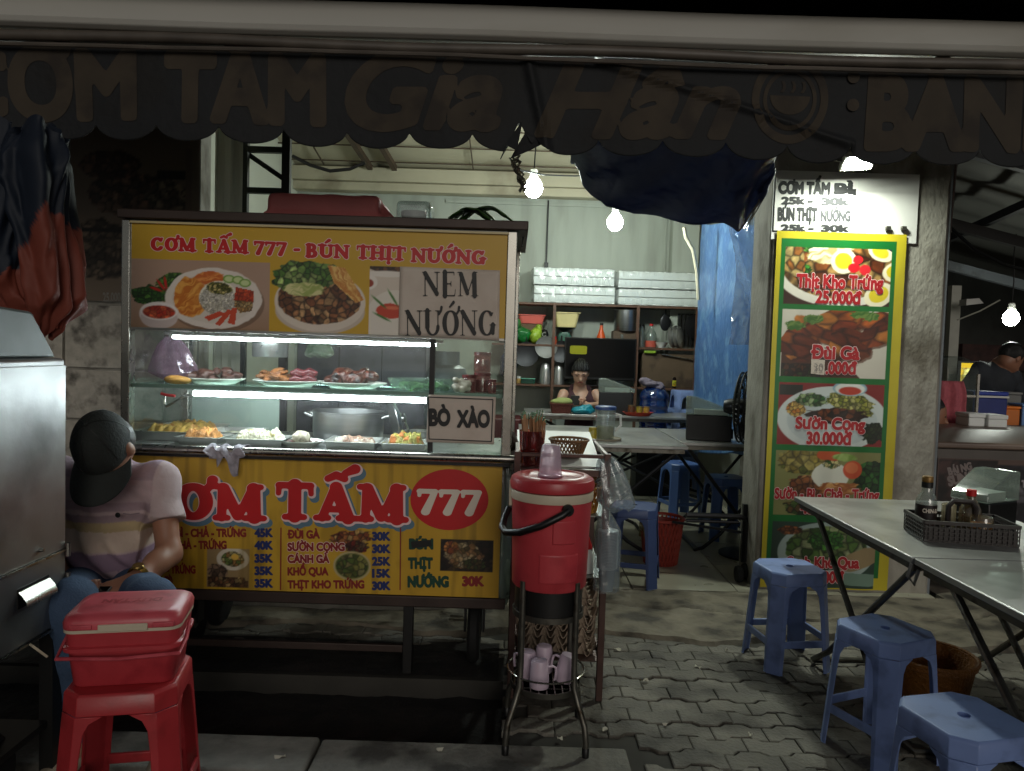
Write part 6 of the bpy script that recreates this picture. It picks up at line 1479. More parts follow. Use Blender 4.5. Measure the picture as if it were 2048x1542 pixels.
# back table: basket with green lid, turquoise bag, red tray with jars, pot of sauce
c = at(1122, 822, 6.72); c.z = .80; t = thing('plastic_basket', 'brown red plastic basket under a pale green cloth on the back table', 'basket', c); g = MB(); loft(g, [[(c.x+p[0], c.y+p[1], c.z+p[2]) for p in rrect(a_, b_, .02, z)] for a_, b_, z in ((.085, .06, 0), (.10, .075, .08), (.105, .08, .081), (.105, .08, .09), (.098, .073, .09), (.082, .058, .005))]); obj('body', g, mat('brown red plastic', (.42,.20,.16), .5, bump=.8, bscale=120, var=.3, scale=120), t)
S = SDF(.02); S.ell(c+Vector((0, 0, .10)), (.10, .075, .03)); S.ell(c+Vector((.02, 0, .115)), (.07, .06, .025)); o = obj('folded_cloth', S.mesh(.007, lambda P: .006*(fbm(P[..., 0]*40, P[..., 2]*90+P[..., 1]*30, 5, 2)-.5)), mat('pale olive cloth', (.55,.58,.34), .8, var=.15), ang=180); tag(o, 'pale olive cloth folded on the brown red basket', 'cloth')
c = at(1165, 815, 6.68); c.z = .80; o = obj('plastic_bag', None or (lambda: (lambda S: S.mesh(.006, lambda P: .02*(fbm(P[..., 0]*30, P[..., 2]*40+P[..., 1]*20, 9, 3)-.5), lambda P: .801-P[..., 2]))(SDF(.02).ell(c+Vector((0, 0, .03)), (.11, .06, .04)).ell(c+Vector((.04, 0, .055)), (.05, .04, .035))))(), mat('turquoise plastic', (.12,.50,.56), .3, var=.2, bump=.4, bscale=40), ang=180); tag(o, 'crumpled turquoise plastic bag on the back table in front of the woman', 'plastic bag')
c = at(1276, 826, 6.68); c.z = .80; t = thing('red_tray', 'small red tray with jars on the back table', 'tray', c); g = MB(); g.lathe([(0, 0), (.10, 0), (.135, .03), (.14, .034), (.133, .032), (.098, .006), (0, .006)], c, 32, sy=.6); obj('dish', g, mat('coral red plastic', (.76,.25,.18), .4), t)
small_jar(c+Vector((-.06, 0, .008)), .032, .085, (.35,.20,.10), 'dark brown jar on the red tray', (.45,.35,.22)); small_jar(c+Vector((.015, .01, .008)), .03, .075, (.55,.48,.16), 'olive jar in the middle of the red tray', (.55,.48,.2)); small_jar(c+Vector((.075, 0, .008)), .028, .075, (.60,.46,.16), 'amber jar at the right of the red tray', (.6,.45,.2))
# drinking water bottle with a rag, blue stool stack
m_wat = glassy('blue water bottle', (.25,.48,.80), .08, .14, .45, (.10,.30,.62))
c = at(1305, 880, 7.15); c.z = .57; t = thing('water_bottle', 'large ribbed blue water bottle behind the back table', 'water bottle', c); g = MB(); pr0 = [(0, 0), (.125, 0), (.135, .02)]+[(.135+.006*math.sin(i*1.57), .04+.02*i) for i in range(18)]+[(.13, .41), (.10, .455), (.05, .485), (.03, .49), (.03, .52), (0, .52)]; g.lathe(pr0, c, 30); obj('body', g, m_wat, t)
g = MB(); g.box(c.x-.17, c.x+.17, 7.0, 7.3, .02, .568); o = thing('bottle_crate', 'dark crate under the blue water bottle', 'crate', (c.x, 7.15, .02)); obj('crate', g, m_dk, o, bevel=.01)
S = SDF(.02); q = c+Vector((-.03, -.02, .50)); S.ell(q, (.10, .09, .03)); S.ell(q+Vector((-.06, 0, .03)), (.06, .06, .03)); S.ell(q+Vector((.06, 0, -.03)), (.06, .08, .03)); o = obj('rag', S.mesh(.007, lambda P: .025*(fbm(P[..., 0]*26, P[..., 2]*40+P[..., 1]*20, 19, 3)-.5)), mat('lilac grey rag', (.45,.41,.46), .9, var=.2), ang=180); tag(o, 'lilac grey rag thrown over the blue water bottle', 'cloth')
c = at(1366, 830, 7.45)
pst = make_stool('blue plastic stool, topmost of the stack behind the back table', m_stool, group='stacked blue stools'); stand(pst, (c.x+.03, 7.5), .05, .575)
for k in range(3): dup(pst, (c.x+.004*k, 7.5, .02+.185*k), .05+.03*k, ['blue plastic stool at the bottom of the stack behind the back table', 'blue plastic stool second from the bottom of the stack behind the back table', 'blue plastic stool just under the top of the stack behind the back table'][k], 'stacked blue stools')
# stools under the tables
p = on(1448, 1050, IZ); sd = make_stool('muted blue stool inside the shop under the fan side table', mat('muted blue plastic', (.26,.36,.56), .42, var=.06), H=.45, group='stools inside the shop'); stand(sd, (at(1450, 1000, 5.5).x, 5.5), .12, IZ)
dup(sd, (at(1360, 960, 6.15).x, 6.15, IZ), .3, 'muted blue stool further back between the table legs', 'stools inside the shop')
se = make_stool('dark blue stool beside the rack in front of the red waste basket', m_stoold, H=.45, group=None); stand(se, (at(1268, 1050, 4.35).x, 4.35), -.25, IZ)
# red waste basket with a yellow bag
c = at(1322, 1080, 4.75); c.z = IZ; basket('waste_basket', 'red perforated plastic waste basket on the shop floor', c, .105, .135, .29, mat('red brown plastic', (.58,.20,.15), .45, var=.1), 30, w=.0052)
g = MB(); g.lathe([(.098, .006), (.127, .27), (.130, .27), (.101, .004)], c, 32); o = [x for x in C.objects if x.name.startswith('waste_basket')][0]; obj('liner', g, mat('dull red liner', (.48,.17,.13), .5), o)
g = MB(); g.sheet(lambda u, v: (c.x+(.137+.006*math.sin(u*30))*math.cos(PI*.75+u*PI*.6), c.y+(.137+.006*math.sin(u*30))*math.sin(PI*.75+u*PI*.6), c.z+.30-v*(.12+.03*math.sin(u*9))), 20, 8); o = obj('plastic_bag', g, glassy('yellowish film', (.9,.88,.7), .2, .1, .4, (.66,.62,.30)), ang=180); tag(o, 'yellowish bag edge folded over the red waste basket rim', 'plastic bag')
# black wheeled frame at the right of the opening
fx0, fx1 = at(1372, 1050, 4.45).x, at(1500, 1050, 4.4).x; t = thing('wheeled_frame', 'black steel frame on castors standing against the pillar', 'frame', (fx1, 4.45, IZ)); ztf = at(1440, 1032, 4.45).z
g = MB(); g.tube([(fx0, 4.45, ztf), (fx1-.05, 4.45, ztf), (fx1-.012, 4.45, ztf-.012), (fx1, 4.45, ztf-.06), (fx1, 4.45, IZ+.11)], .017, 8); g.tube([(fx0, 4.45, ztf-.035), (fx1-.05, 4.45, ztf-.035)], .010, 8); obj('top_bar', g, m_dk, t)
g = MB(); g.bar((fx1, 4.47, IZ+.45), (fx1, 4.47, IZ+.1), .05, .03); obj('upright', g, m_dk, t); g = MB(); g.bar((fx0-.05, 4.6, IZ+.30), (fx1, 4.5, IZ+.27), .014); obj('brace', g, m_dk, t)
for dx in (-.06, .0):
    T = Matrix.Translation((fx1+dx-.0, 4.44+dx, IZ+.05)) @ Matrix.Rotation(PI/2, 4, 'Y'); g = MB(); g.lathe([(0, -.015), (.045, -.017), (.05, 0), (.045, .017), (0, .015)], (0,0,0), 20, T=T); obj('castor', g, m_rub, t)
# standing fan beside the pillar
c = at(1492, 815, 4.95); t = thing('standing_fan', 'black standing fan seen edge on against the pillar', 'fan', (c.x, 4.95, IZ)); m_fan = mat('fan black', (.06,.06,.065), .4, .3, var=.1)
T = Matrix.Translation(c) @ Matrix.Rotation(math.radians(62), 4, 'Z') @ Matrix.Rotation(PI/2, 4, 'X'); g = MB()
def fr(r, z): return [T @ Vector((r*math.cos(2*PI*i/40), r*math.sin(2*PI*i/40), z)) for i in range(40)]
for r, z in ((.235, 0), (.23, .03), (.23, -.03), (.17, .055), (.17, -.05), (.09, .065), (.09, -.06)): g.tube(fr(r, z), .004 if r < .23 else .007, 5, True)
for i in range(44):
    a = 2*PI*i/44; g.tube([T @ Vector((r*math.cos(a+tw), r*math.sin(a+tw), z)) for r, z, tw in ((.05, .068, 0), (.12, .062, .12), (.19, .05, .2), (.232, .01, .26))], .0022, 4); g.tube([T @ Vector((r*math.cos(a), r*math.sin(a), z)) for r, z in ((.05, -.066), (.12, -.058), (.19, -.046), (.232, -.01))], .0022, 4)
obj('cage', g, m_fan, t); g = MB(); g.lathe([(0, .07), (.05, .068), (.055, .04), (.055, -.10), (.04, -.14), (0, -.145)], (0,0,0), 24, T=T); obj('motor', g, m_fan, t)
for k in range(3):
    g = MB(); g.sheet(lambda u, v: T @ Vector(((.05+.165*u)*math.cos(k*2.094+(v-.5)*(.9-.2*u)), (.05+.165*u)*math.sin(k*2.094+(v-.5)*(.9-.2*u)), .02*(v-.5))), 8, 8, .002); obj('blade', g, mat('dark blade', (.12,.13,.16), .3), t)
g = MB(); g.tube([(c.x+.06, 5.0, c.z-.03), (c.x+.06, 5.0, IZ+.03)], .016, 10); obj('pole', g, m_fan, t); g = MB(); g.lathe([(0, .0), (.18, 0), (.18, .012), (.05, .035), (0, .036)], (c.x+.06, 5.0, IZ), 30); obj('base', g, m_fan, t)
# blue tarp hung in the shop as a side curtain
m_blue = mat('blue tarpaulin', (.27,.41,.60), .30, var=.14, scale=6, bump=1.0, bscale=14, dirt=(.36,.50,.66), dscale=9)
xa, xb = at(1394, 600, 5.6).x, at(1522, 600, 5.6).x; ztb = at(1450, 450, 5.6).z; zbb = at(1450, 840, 5.6).z-.25
xa7 = at(1394, 600, 7.0).x; xb = at(1530, 600, 5.3).x
def curt(u, v): return (xa7+(xb-xa7)*u+.02*math.sin(v*7)*u, 7.0-1.7*u+.03*math.sin(u*13+.8*math.sin(v*6))-.13*abs(float(fbm(np.array(u*9.+v*3), np.array(v*8.-u*3), 33))-.5)-.05*abs(math.sin(u*9+v*14))*float(vnoise(np.array(u*4.), np.array(v*7.), 3)), (zbb+(ztb-zbb)*v-1.35)*(7.0-1.7*u)/5.6+1.35)
o = obj('blue_tarp', MB().sheet(curt, 120, 160, .002), m_blue, ang=180); tag(o, 'bright blue tarp hanging as a curtain inside the shop left of the pillar', 'tarp')
c = at(1500, 560, 5.35); o = obj('plastic_sheet', MB().sheet(lambda u, v: (at(1462, 600, 5.35).x+.24*u+.03*math.sin(v*5), 5.35+.05*math.sin(u*9+v*7)+.10*(float(fbm(np.array(u*5.+3), np.array(v*8.), 35))-.5), at(1490, 690, 5.35).z+(at(1490, 430, 5.35).z-at(1490, 690, 5.35).z)*v), 40, 70), glassy('crinkled clear film', (.80,.88,.97), .12, .18, .45, (.66,.72,.80), 1.0, 18), ang=180); tag(o, 'crinkled clear plastic sheet in front of the blue tarp by the pillar', 'plastic sheet')
g = MB(); q = [at(1368, 455, 6.4), at(1372, 475, 6.4), at(1386, 500, 6.4), at(1394, 545, 6.4), at(1397, 600, 6.4)]; g.tube(q, .016, 8); o = obj('pipe', g, mat('white pvc pipe', (.78,.75,.66), .4)); tag(o, 'bent white pipe over the right foam packs', 'pipe')
# ================================================================== back shelf
sx0, sx1 = at(985, 650, 7.6).x, at(1398, 650, 7.6).x; zA, zB, zC = at(1200, 609, 7.6).z, at(1200, 692, 7.6).z, at(1200, 772, 7.6).z
sh = thing('wall_shelf', 'brown steel wall shelf with three boards along the back wall', 'shelf', (sx0, 7.6, .02)); m_sh = mat('brown shelf paint', (.36,.25,.19), .5, var=.2, scale=8)
for z in (zA, zB, zC): g = MB(); g.box(sx0, sx1, 7.57, 7.86, z-.022, z); obj('shelf_board', g, m_sh, sh, bevel=.003)
for px in (1108, 1275, 1393):
    x = at(px, 650, 7.57).x; g = MB(); g.box(x-.014, x+.014, 7.545, 7.569, .02, zA-.0); obj('upright', g, m_sh, sh)
# foam box packs
m_foam = mat('white foam', (.95,.96,.95), .5, var=.03, bump=.05); m_wrap = glassy('pack film', (.97,.98,.98), .18, .06, .22, (.95,.96,.95), .5, 22)
def foam(px0, px1, z0, z1, y0, y1, label):
    x0, x1 = at(px0, 570, 7.65).x, at(px1, 570, 7.65).x; t = thing('foam_pack', label, 'foam boxes', ((x0+x1)/2, y0, z0), group='packs of white foam boxes on the shelf top')
    g = MB(); n = 34; w = (x1-x0-.03)/n; rr = random.Random(int(px0)+int(z0*100)); zm = (z0+z1)/2
    for i in range(n):
        xx = x0+.015+i*w; d = rr.uniform(0, .006); s = rr.uniform(0, .004)
        g.box(xx, xx+w*.93, y0+d, y1, z0+.006, zm-.006); g.box(xx, xx+w*.93, y0+d+s, y1, zm+.004, z1-.008-s)
    obj('boxes', g, m_foam, t)
    def wr(u, v):
        a = 2*PI*u; c_ = math.cos(a); s_ = math.sin(a); p = 6
        k = (abs(c_)**p+abs(s_)**p)**(-1/p); e = 1-.25*max(0, abs(2*v-1)-.93)/.07
        return ((x0+x1)/2+(v-.5)*(x1-x0+.02), (y0+y1)/2-c_*k*((y1-y0)/2+.012)*e+.004*math.sin(v*50+a*3), zm+s_*k*((z1-z0)/2-.001)*e+.0035*math.sin(v*37+a*5))
    obj('wrap', MB().sheet(wr, 40, 60), m_wrap, t, ang=180)
hz_ = (at(1150, 535, 7.6).z-zA)
foam(1066, 1232, zA+.002, zA+hz_*.5, 7.6, 7.82, 'lower left pack of white foam boxes'); foam(1064, 1230, zA+hz_*.5, zA+hz_, 7.6, 7.82, 'upper left pack of white foam boxes'); foam(1234, 1398, zA+.002, zA+hz_*.48, 7.6, 7.82, 'lower right pack of white foam boxes'); foam(1233, 1398, zA+hz_*.48, zA+hz_*.97, 7.6, 7.82, 'upper right pack of white foam boxes')
# things on the middle shelf
def crumple(name, label, cat, cx, z, rx, ry, h, m, seed, Y=7.65, res=.008, amp=.03):
    c = Vector((at(cx, 650, Y).x, Y, z)); S = SDF(.03); rr = random.Random(seed)
    for i in range(7): S.ell((c.x+rr.uniform(-.6, .6)*rx, Y+rr.uniform(-.3, .3)*ry, z+h*(.25+.5*rr.random())), (rx*.5, ry*.6, h*.32))
    o = obj(name, S.mesh(res, lambda P: amp*(fbm(P[..., 0]*24+seed, P[..., 2]*30+P[..., 1]*20, seed, 3)-.5), lambda P: z+.001-P[..., 2]), m, ang=180); tag(o, label, cat); return o
m_grn = mat('green plastic bag', (.08,.42,.18), .35, var=.35, scale=14, bump=.5, bscale=40); m_lime = mat('lime plastic bag', (.55,.66,.20), .4, var=.2, bump=.4, bscale=40)
crumple('plastic_bag', 'tall bunch of green plastic bags at the left end of the shelf', 'plastic bags', 1022, zB, .10, .12, .30, m_grn, 2); crumple('plastic_bag', 'loose green plastic bag beside the tall green bunch', 'plastic bags', 1047, zB, .09, .1, .17, m_grn, 3); crumple('plastic_bag', 'upright lime green bag left of the first shelf upright', 'plastic bags', 1072, zB, .055, .08, .20, m_lime, 4)
def at_s(px, z, Y=7.7): c = at(px, 650, Y); c.z = z; return c
c = at_s(1062, zB+.21, 7.78); t = thing('pink_basin', 'coral pink plastic basin behind the lime bag on the shelf', 'basin', c); g = MB(); loft(g, [[(c.x+p[0], c.y+p[1], c.z+p[2]) for p in rrect(a_, b_, .04, z)] for a_, b_, z in ((.12, .07, 0), (.14, .09, .08), (.15, .10, .082), (.15, .10, .09), (.135, .085, .088), (.115, .065, .01))]); obj('body', g, mat('coral plastic', (.86,.42,.38), .4, var=.05), t)
g = MB(); g.box(c.x-.12, c.x+.12, 7.72, 7.86, zB+.001, zB+.209); o = thing('carton', 'brown carton under the coral pink basin', 'box', (c.x, 7.65, zB)); obj('box', g, mat('cardboard', (.42,.33,.24), .8, var=.1), o)
c = at_s(1089, zB); t = thing('camera_device', 'small black and white webcam shaped device on the shelf', 'device', c); g = MB(); g.lathe([(0, 0), (.05, 0), (.052, .02), (.03, .05), (.028, .07)], c, 22); obj('base', g, m_white, t); g = MB(); g.ball(c+Vector((0, -.0, .10)), .045, .04, .055); obj('head', g, m_black_pl, t); g = MB(); g.lathe([(.0, .0), (.016, 0), (.022, .006), (.024, .0)], (0,0,0), 18, T=Matrix.Translation(c+Vector((0, -.04, .10))) @ Matrix.Rotation(PI/2, 4, 'X')); obj('lens_ring', g, m_white, t)
c = at_s(1129, zB+.13); t = thing('kitchen_scale', 'green kitchen scale with a dark pan on the shelf', 'scale', at_s(1129, zB)); q = at_s(1129, zB); g = MB(); loft(g, [[(q.x+p[0], q.y+p[1], q.z+p[2]) for p in rrect(a_, .06, .02, z)] for a_, z in ((.065, 0), (.065, .10), (.045, .125), (.03, .13))]); obj('body', g, mat('dull green enamel', (.20,.36,.30), .4), t); g = MB(); g.lathe([(0, .131), (.03, .14), (.09, .165), (.10, .18), (.094, .178), (.03, .15), (0, .145)], q, 28); obj('pan', g, m_dk, t)
c = at_s(1132, zB+.18); t = thing('cream_basket', 'cream plastic basket sitting in the scale pan', 'basket', c); g = MB(); loft(g, [[(c.x+p[0], c.y+p[1], c.z+p[2]) for p in rrect(a_, b_, .04, z)] for a_, b_, z in ((.10, .08, 0), (.13, .10, .14), (.14, .11, .141), (.14, .11, .15), (.125, .095, .15), (.095, .075, .01))]); obj('body', g, mat('cream plastic', (.84,.78,.56), .4, var=.06, bump=.3, bscale=60), t)
def bottle(px, z, Y, prof, label, m, capm, nb=None, group='bottles on the shelf', s=1.0):
    c = at_s(px, z, Y); t = thing('bottle', label, 'bottle', c, group=group); g = MB(); g.lathe([(r*s, h*s) for r, h in prof], c, 20); obj('body', g, m, t); r, h = prof[-1]; g = MB(); g.lathe([(r*s*1.15, h*s+.001), (r*s*1.15, (h+.022)*s), (0, (h+.023)*s)], c, 14); obj('cap', g, capm, t)
    if nb: r0, z0_, z1_ = nb[0], nb[1], nb[2]; g = MB(); g.lathe([(r0*s, z0_*s), (r0*s, z1_*s)], c, 20); obj('label_band', g, nb[3], t)
    return t
m_orange = mat('orange chilli sauce', (.82,.32,.10), .3, var=.1); m_gl = glassy('clear bottle', (.92,.95,.94), .05, .12, .22, (.72,.76,.74)); m_bcap = m_black_pl
bottle(1203, zB, 7.65, [(0, 0), (.045, 0), (.05, .01), (.045, .09), (.018, .17), (.015, .21)], 'orange chilli sauce bottle with a dark neck above the television', m_orange, m_bcap)
bottle(1244, zB, 7.65, [(0, 0), (.032, 0), (.034, .01), (.034, .12), (.014, .16), (.014, .20)], 'clear glass bottle in front of the silver pot', m_gl, m_bcap)
bottle(1258, zB, 7.65, [(0, 0), (.025, 0), (.026, .01), (.02, .1), (.008, .14)], 'narrow pale cone bottle beside the clear glass bottle', mat('pale grey plastic', (.70,.75,.74), .4), m_white)
bottle(1284, zB, 7.65, [(0, 0), (.036, 0), (.038, .02), (.036, .04), (.038, .06), (.036, .1), (.038, .14), (.018, .19), (.018, .21)], 'ribbed clear bottle right of the shelf upright', m_gl, m_bcap)
bottle(1303, zB, 7.65, [(0, 0), (.052, 0), (.056, .01), (.056, .13), (.03, .18), (.017, .20), (.017, .22)], 'broad clear jug half full of pink liquid on the shelf', m_gl, m_red, (.0565, .005, .07, mat('pink liquid', (.70,.32,.26), .3)))
bottle(1111, zB, 7.59, [(0, 0), (.02, 0), (.021, .01), (.021, .05), (.012, .06)], 'tiny red brown bottle beside the scale', mat('red brown jar', (.56,.24,.12), .4), m_red)
c = at_s(1253, zB+.0, 7.7); c.z = zB+.16; t = thing('silver_pot', 'tall silver pot on a block behind the clear bottles', 'pot', c); g = MB(); g.lathe([(0, 0), (.125, 0), (.13, .01), (.13, .21), (.135, .215), (.128, .214), (.0, .2)], c, 30); obj('body', g, m_alu, t)
g = MB(); g.box(c.x-.14, c.x+.14, 7.62, 7.8, zB+.001, zB+.159); o = thing('wood_block', 'brown block under the silver pot', 'block', c); obj('block', g, mat('brown wood', (.34,.27,.21), .7, var=.2), o)
c = at_s(1324, zB, 7.63); t = thing('white_bowl', 'white bowl on the shelf right of the pink liquid jug', 'bowl', c); g = MB(); g.lathe([(0, 0), (.03, 0), (.034, .01), (.07, .055), (.072, .057), (.066, .054), (.03, .014), (0, .012)], c, 28); obj('bowl', g, m_china, t)
for k, (px, r) in enumerate(((1345, .11), (1354, .115), (1362, .115))):
    c = at_s(px, zB+r+.002, 7.65+.02*k); t = thing('pot_lid', ['leftmost of the three steel lids standing on the shelf', 'middle of the three steel lids standing on the shelf', 'rightmost of the three steel lids standing on the shelf'][k], 'lid', c, group='steel lids standing on the shelf'); T = Matrix.Translation(c) @ Matrix.Rotation(math.radians(-35), 4, 'Z') @ Matrix.Rotation(math.radians(82), 4, 'Y'); g = MB(); g.lathe([(r, 0), (r*1.01, .004), (r*.9, .01), (r*.5, .025), (0, .03)], (0,0,0), 32, T=T); obj('dome', g, m_tray, t)
t = thing('knife_rack', 'dark slatted rack on the wall at the right end of the shelf', 'rack', at(1375, 670, 7.7)); g = MB()
for k in range(5): x = at(1358+8*k, 650, 7.7).x; g.box(x-.012, x+.012, 7.69, 7.72, zB+.02, zA-.06)
obj('slat', g, m_black, t)
g = MB(); q = at(1333, 645, 7.6); g.ball((q.x, 7.66, q.z+.0), .055, .01, .085); g.tube([(q.x, 7.66, q.z+.08), (q.x, 7.66, q.z+.16)], .007, 6); o = obj('spatula', g, m_dk); tag(o, 'dark ladle hanging above the steel lids', 'ladle')
g = MB(); q = at(1393, 655, 7.6); g.lathe([(0, .0), (.12, .01), (.13, .03), (.05, .05), (0, .05)], (0,0,0), 30, T=Matrix.Translation(q+Vector((.0, .1, 0))) @ Matrix.Rotation(math.radians(80), 4, 'X') @ Matrix.Rotation(.3, 4, 'Y')); o = obj('hanging_pan', g, m_dk); tag(o, 'dark round pan hanging at the far right of the shelf', 'pan')
m_gas0 = mat('dull grey steel', (.42,.42,.41), .5, .5, var=.15)
# hanging pans under the middle board
for k, (px, py, r, mt, lb) in enumerate(((1052, 710, .125, m_dk, 'dark rimmed aluminium pan hanging left of the flasks'), (1092, 696, .11, m_gas0, 'shallow steel bowl hanging above the flasks'), (1122, 705, .11, m_dk, 'black pan hanging beside the television'))):
    c = at(px, py, 7.62); t = thing('hanging_pan', lb, 'pan', c, group='pans hanging under the shelf'); T = Matrix.Translation(c) @ Matrix.Rotation(math.radians(80), 4, 'X'); g = MB(); g.lathe([(r, .05), (r*1.03, .052), (r, .046), (r*.92, .005), (r*.7, 0), (0, 0)], (0,0,0), 34, T=T); obj('bowl', g, mt, t); g = MB(); g.tube([c+Vector((0, -.02, r)), c+Vector((0, -.02, r+.06))], .008, 6); obj('hook', g, m_dk, t)
c = at_s(1022, zB-.30, 7.6); crumple('blue_sack', 'dark blue sack hanging under the left end of the shelf', 'sack', 1020, zC+.06, .10, .1, .36, mat('dark blue sack', (.10,.20,.34), .6, var=.2, bump=.4), 8)
# flasks on the low board
for k, px in enumerate((1094, 1121)):
    c = at_s(px, zC, 7.65); t = thing('steel_flask', ['left of the two steel flasks under the shelf', 'right of the two steel flasks, next to the television'][k], 'flask', c, group='steel flasks'); g = MB(); g.lathe([(0, 0), (.058, 0), (.06, .01), (.058, .12), (.045, .19), (.038, .20), (.03, .215), (0, .225)], c, 26); obj('body', g, m_tray, t); g = MB(); g.tube([c+Vector((.05, -.02, .17)), c+Vector((.085, -.03, .16)), c+Vector((.085, -.03, .06)), c+Vector((.055, -.02, .04))], .008, 6); obj('handle', g, m_black_pl, t)
c = at_s(1059, zC, 7.65); t = thing('green_box', 'small green lidded box left of the flasks', 'box', c); g = MB(); g.box(c.x-.07, c.x+.07, 7.6, 7.7, zC+.001, zC+.045); obj('box', g, mat('sea green plastic', (.16,.48,.40), .4), t, bevel=.006); g = MB(); g.box(c.x-.074, c.x+.074, 7.596, 7.554, zC+.046, zC+.058); obj('lid', g, mat('pale green plastic', (.35,.62,.52), .4), t, bevel=.004)
c = at_s(1038, zC, 7.65); small_jar(c, .024, .065, (.72,.58,.34), 'small tan jar beside the green box', (.7,.6,.4), None) if False else bottle(1041, zC, 7.65, [(0, 0), (.024, 0), (.026, .01), (.024, .045), (.018, .05)], 'small tan jar left of the green box', mat('tan jar', (.72,.58,.34), .4), m_white, group='bottles on the shelf')
bottle(1352, zC, 7.65, [(0, 0), (.034, 0), (.036, .01), (.036, .10), (.016, .15), (.014, .18)], 'dark soy sauce bottle with a bright label on the low board', mat('dark sauce', (.10,.05,.04), .2), m_red, (.0365, .02, .08, mat('green yellow label', (.62,.60,.12), .5, var=.5, scale=60, dirt=(.75,.2,.12), dscale=50)))
c = at_s(1335, zC, 7.7); t = thing('carton', 'large brown cardboard carton behind the soy sauce bottle', 'box', c); g = MB(); g.box(at(1284, 730, 7.62).x, at(1388, 730, 7.62).x, 7.62, 7.85, zC+.001, zB-.06); obj('box', g, mat('dark cardboard', (.36,.29,.22), .8, var=.12, dirt=(.26,.2,.15), dscale=6), t, bevel=.004)
g = MB(); g.box(at(1286, 700, 7.65).x, at(1310, 700, 7.65).x, 7.61, 7.58, zB-.06, zB-.028); o = thing('lime_packet', 'lime green packet tucked under the shelf right of the television', 'packet', at_s(1298, zB-.06)); obj('packet', g, m_lime, o, bevel=.01)
g = MB(); q0 = at(1322, 708, 7.6); q1 = at(1386, 720, 7.6); g.bar(q0, q1, .02, .008); o = obj('metal_strip', g, m_ssp); tag(o, 'slanting bright metal strip in front of the brown carton', 'strip')
# television
x0, x1 = at(1129, 710, 7.55).x, at(1271, 710, 7.55).x; zt1, zt0 = at(1200, 676, 7.55).z, at(1200, 760, 7.55).z
t = thing('television', 'black flat television under the shelf behind the woman', 'television', ((x0+x1)/2, 7.55, zt0)); g = MB(); g.box(x0, x1, 7.52, 7.56, zt0, zt1); obj('case', g, m_black_pl, t, bevel=.006); g = MB(); g.box(x0+.012, x1-.012, 7.5165, 7.5195, zt0+.03, zt1-.012); sc_ = obj('screen', g, mat('dark glossy screen', (.02,.02,.022), .3, var=0, spec=.2), t)
g = MB(); cx = x0+(x1-x0)*.19; cz = zt0+(zt1-zt0)*.70; n = 30; vs = [(cx+.085*max(-1, min(1, 1.3*math.cos(2*PI*i/n))), 7.516, cz+.042*max(-1, min(1, 1.3*math.sin(2*PI*i/n)))) for i in range(n)]; g.add(vs, [tuple(reversed(range(n)))])
obj('screen_reflection', g, mat('yellow reflection patch', (.5,.5,.0), .4, var=0, emit=(.5,.5,.0), estr=.22), t, smooth=False)  # reflection on the screen, painted in as a weakly glowing patch
g = MB(); g.box((x0+x1)/2-.02, (x0+x1)/2+.02, 7.55, 7.6, zC+.012, zt0+.08); g.box((x0+x1)/2-.12, (x0+x1)/2+.12, 7.53, 7.67, zC+.001, zC+.012); obj('foot', g, m_black_pl, t)
# items at the left behind the cart corner
g = MB(); x0 = at(1008, 860, 6.2).x; g.box(x0-.3, x0+.16, 6.9, 7.3, .02, .72); t = thing('freezer_chest', 'dark red chest behind the cart corner at the back', 'chest', (x0, 7, .02)); obj('body', g, mat('dark maroon', (.30,.10,.11), .5), t, bevel=.02)
c = at(1018, 845, 5.6); t = thing('red_lamp', 'small lit red lamp glowing behind the cart corner', 'lamp', c); g = MB(); g.lathe([(0, -.02), (.016, -.016), (.02, 0), (.015, .015), (0, .02)], c, 14); obj('globe', g, mat('lit red', (1,.1,.1), .4, var=0, emit=(1.0,.10,.10), estr=6), t); g = MB(); g.box(c.x-.04, c.x+.04, 5.63, 5.7, IZ, c.z+.05); obj('holder', g, mat('red case', (.5,.07,.08), .4), t, bevel=.005)
# handles of scissors/tape left of the hanging bulbs: tangle of cable at the tear
g = MB(); rr = random.Random(2); a = at(1030, 312, 2.75)
for k in range(7):
    P = [a+Vector((rr.uniform(-.02, .02), rr.uniform(0, .05), -.009*i+rr.uniform(-.006, .006)))+Vector((.006*i, .05*i, 0)) for i in range(7)]; g.tube(P, .0035, 5)
o = obj('cable_bundle', g, mat('pale cable', (.55,.53,.48), .6, var=.3)); tag(o, 'tangled pale cables hanging at the torn part of the valance', 'cables')
g = MB(); P = [Vector((at(585, 315, 6.0)))]; q = [at(585, 312, 6.), at(620, 330, 6.), at(660, 342, 6.), at(700, 338, 6.), at(730, 325, 6.)]; g.tube(q, .014, 6); o = obj('cable', g, m_wire); tag(o, 'thick black cable sagging along the ceiling over the cart', 'cable')
g = MB(); g.tube([at(1040, 340, 4.9), at(1090, 350, 5.2), at(1150, 352, 5.6), at(1240, 345, 6.2)], .006, 5); o = obj('cable', g, m_wire); tag(o, 'thin black cable running between the two bare bulbs', 'cable')
g = MB(); q = at(1097, 400, 7.85); g.tube([(q.x, 7.87, at(1097, 400, 7.85).z), (q.x, 7.87, at(1097, 525, 7.85).z)], .008, 6); g.box(q.x-.02, q.x+.02, 7.84, 7.879, at(1097, 530, 7.85).z-.03, at(1097, 525, 7.85).z); o = obj('cable', g, m_wire); tag(o, 'black cable running straight down the back wall to a plug', 'cable')
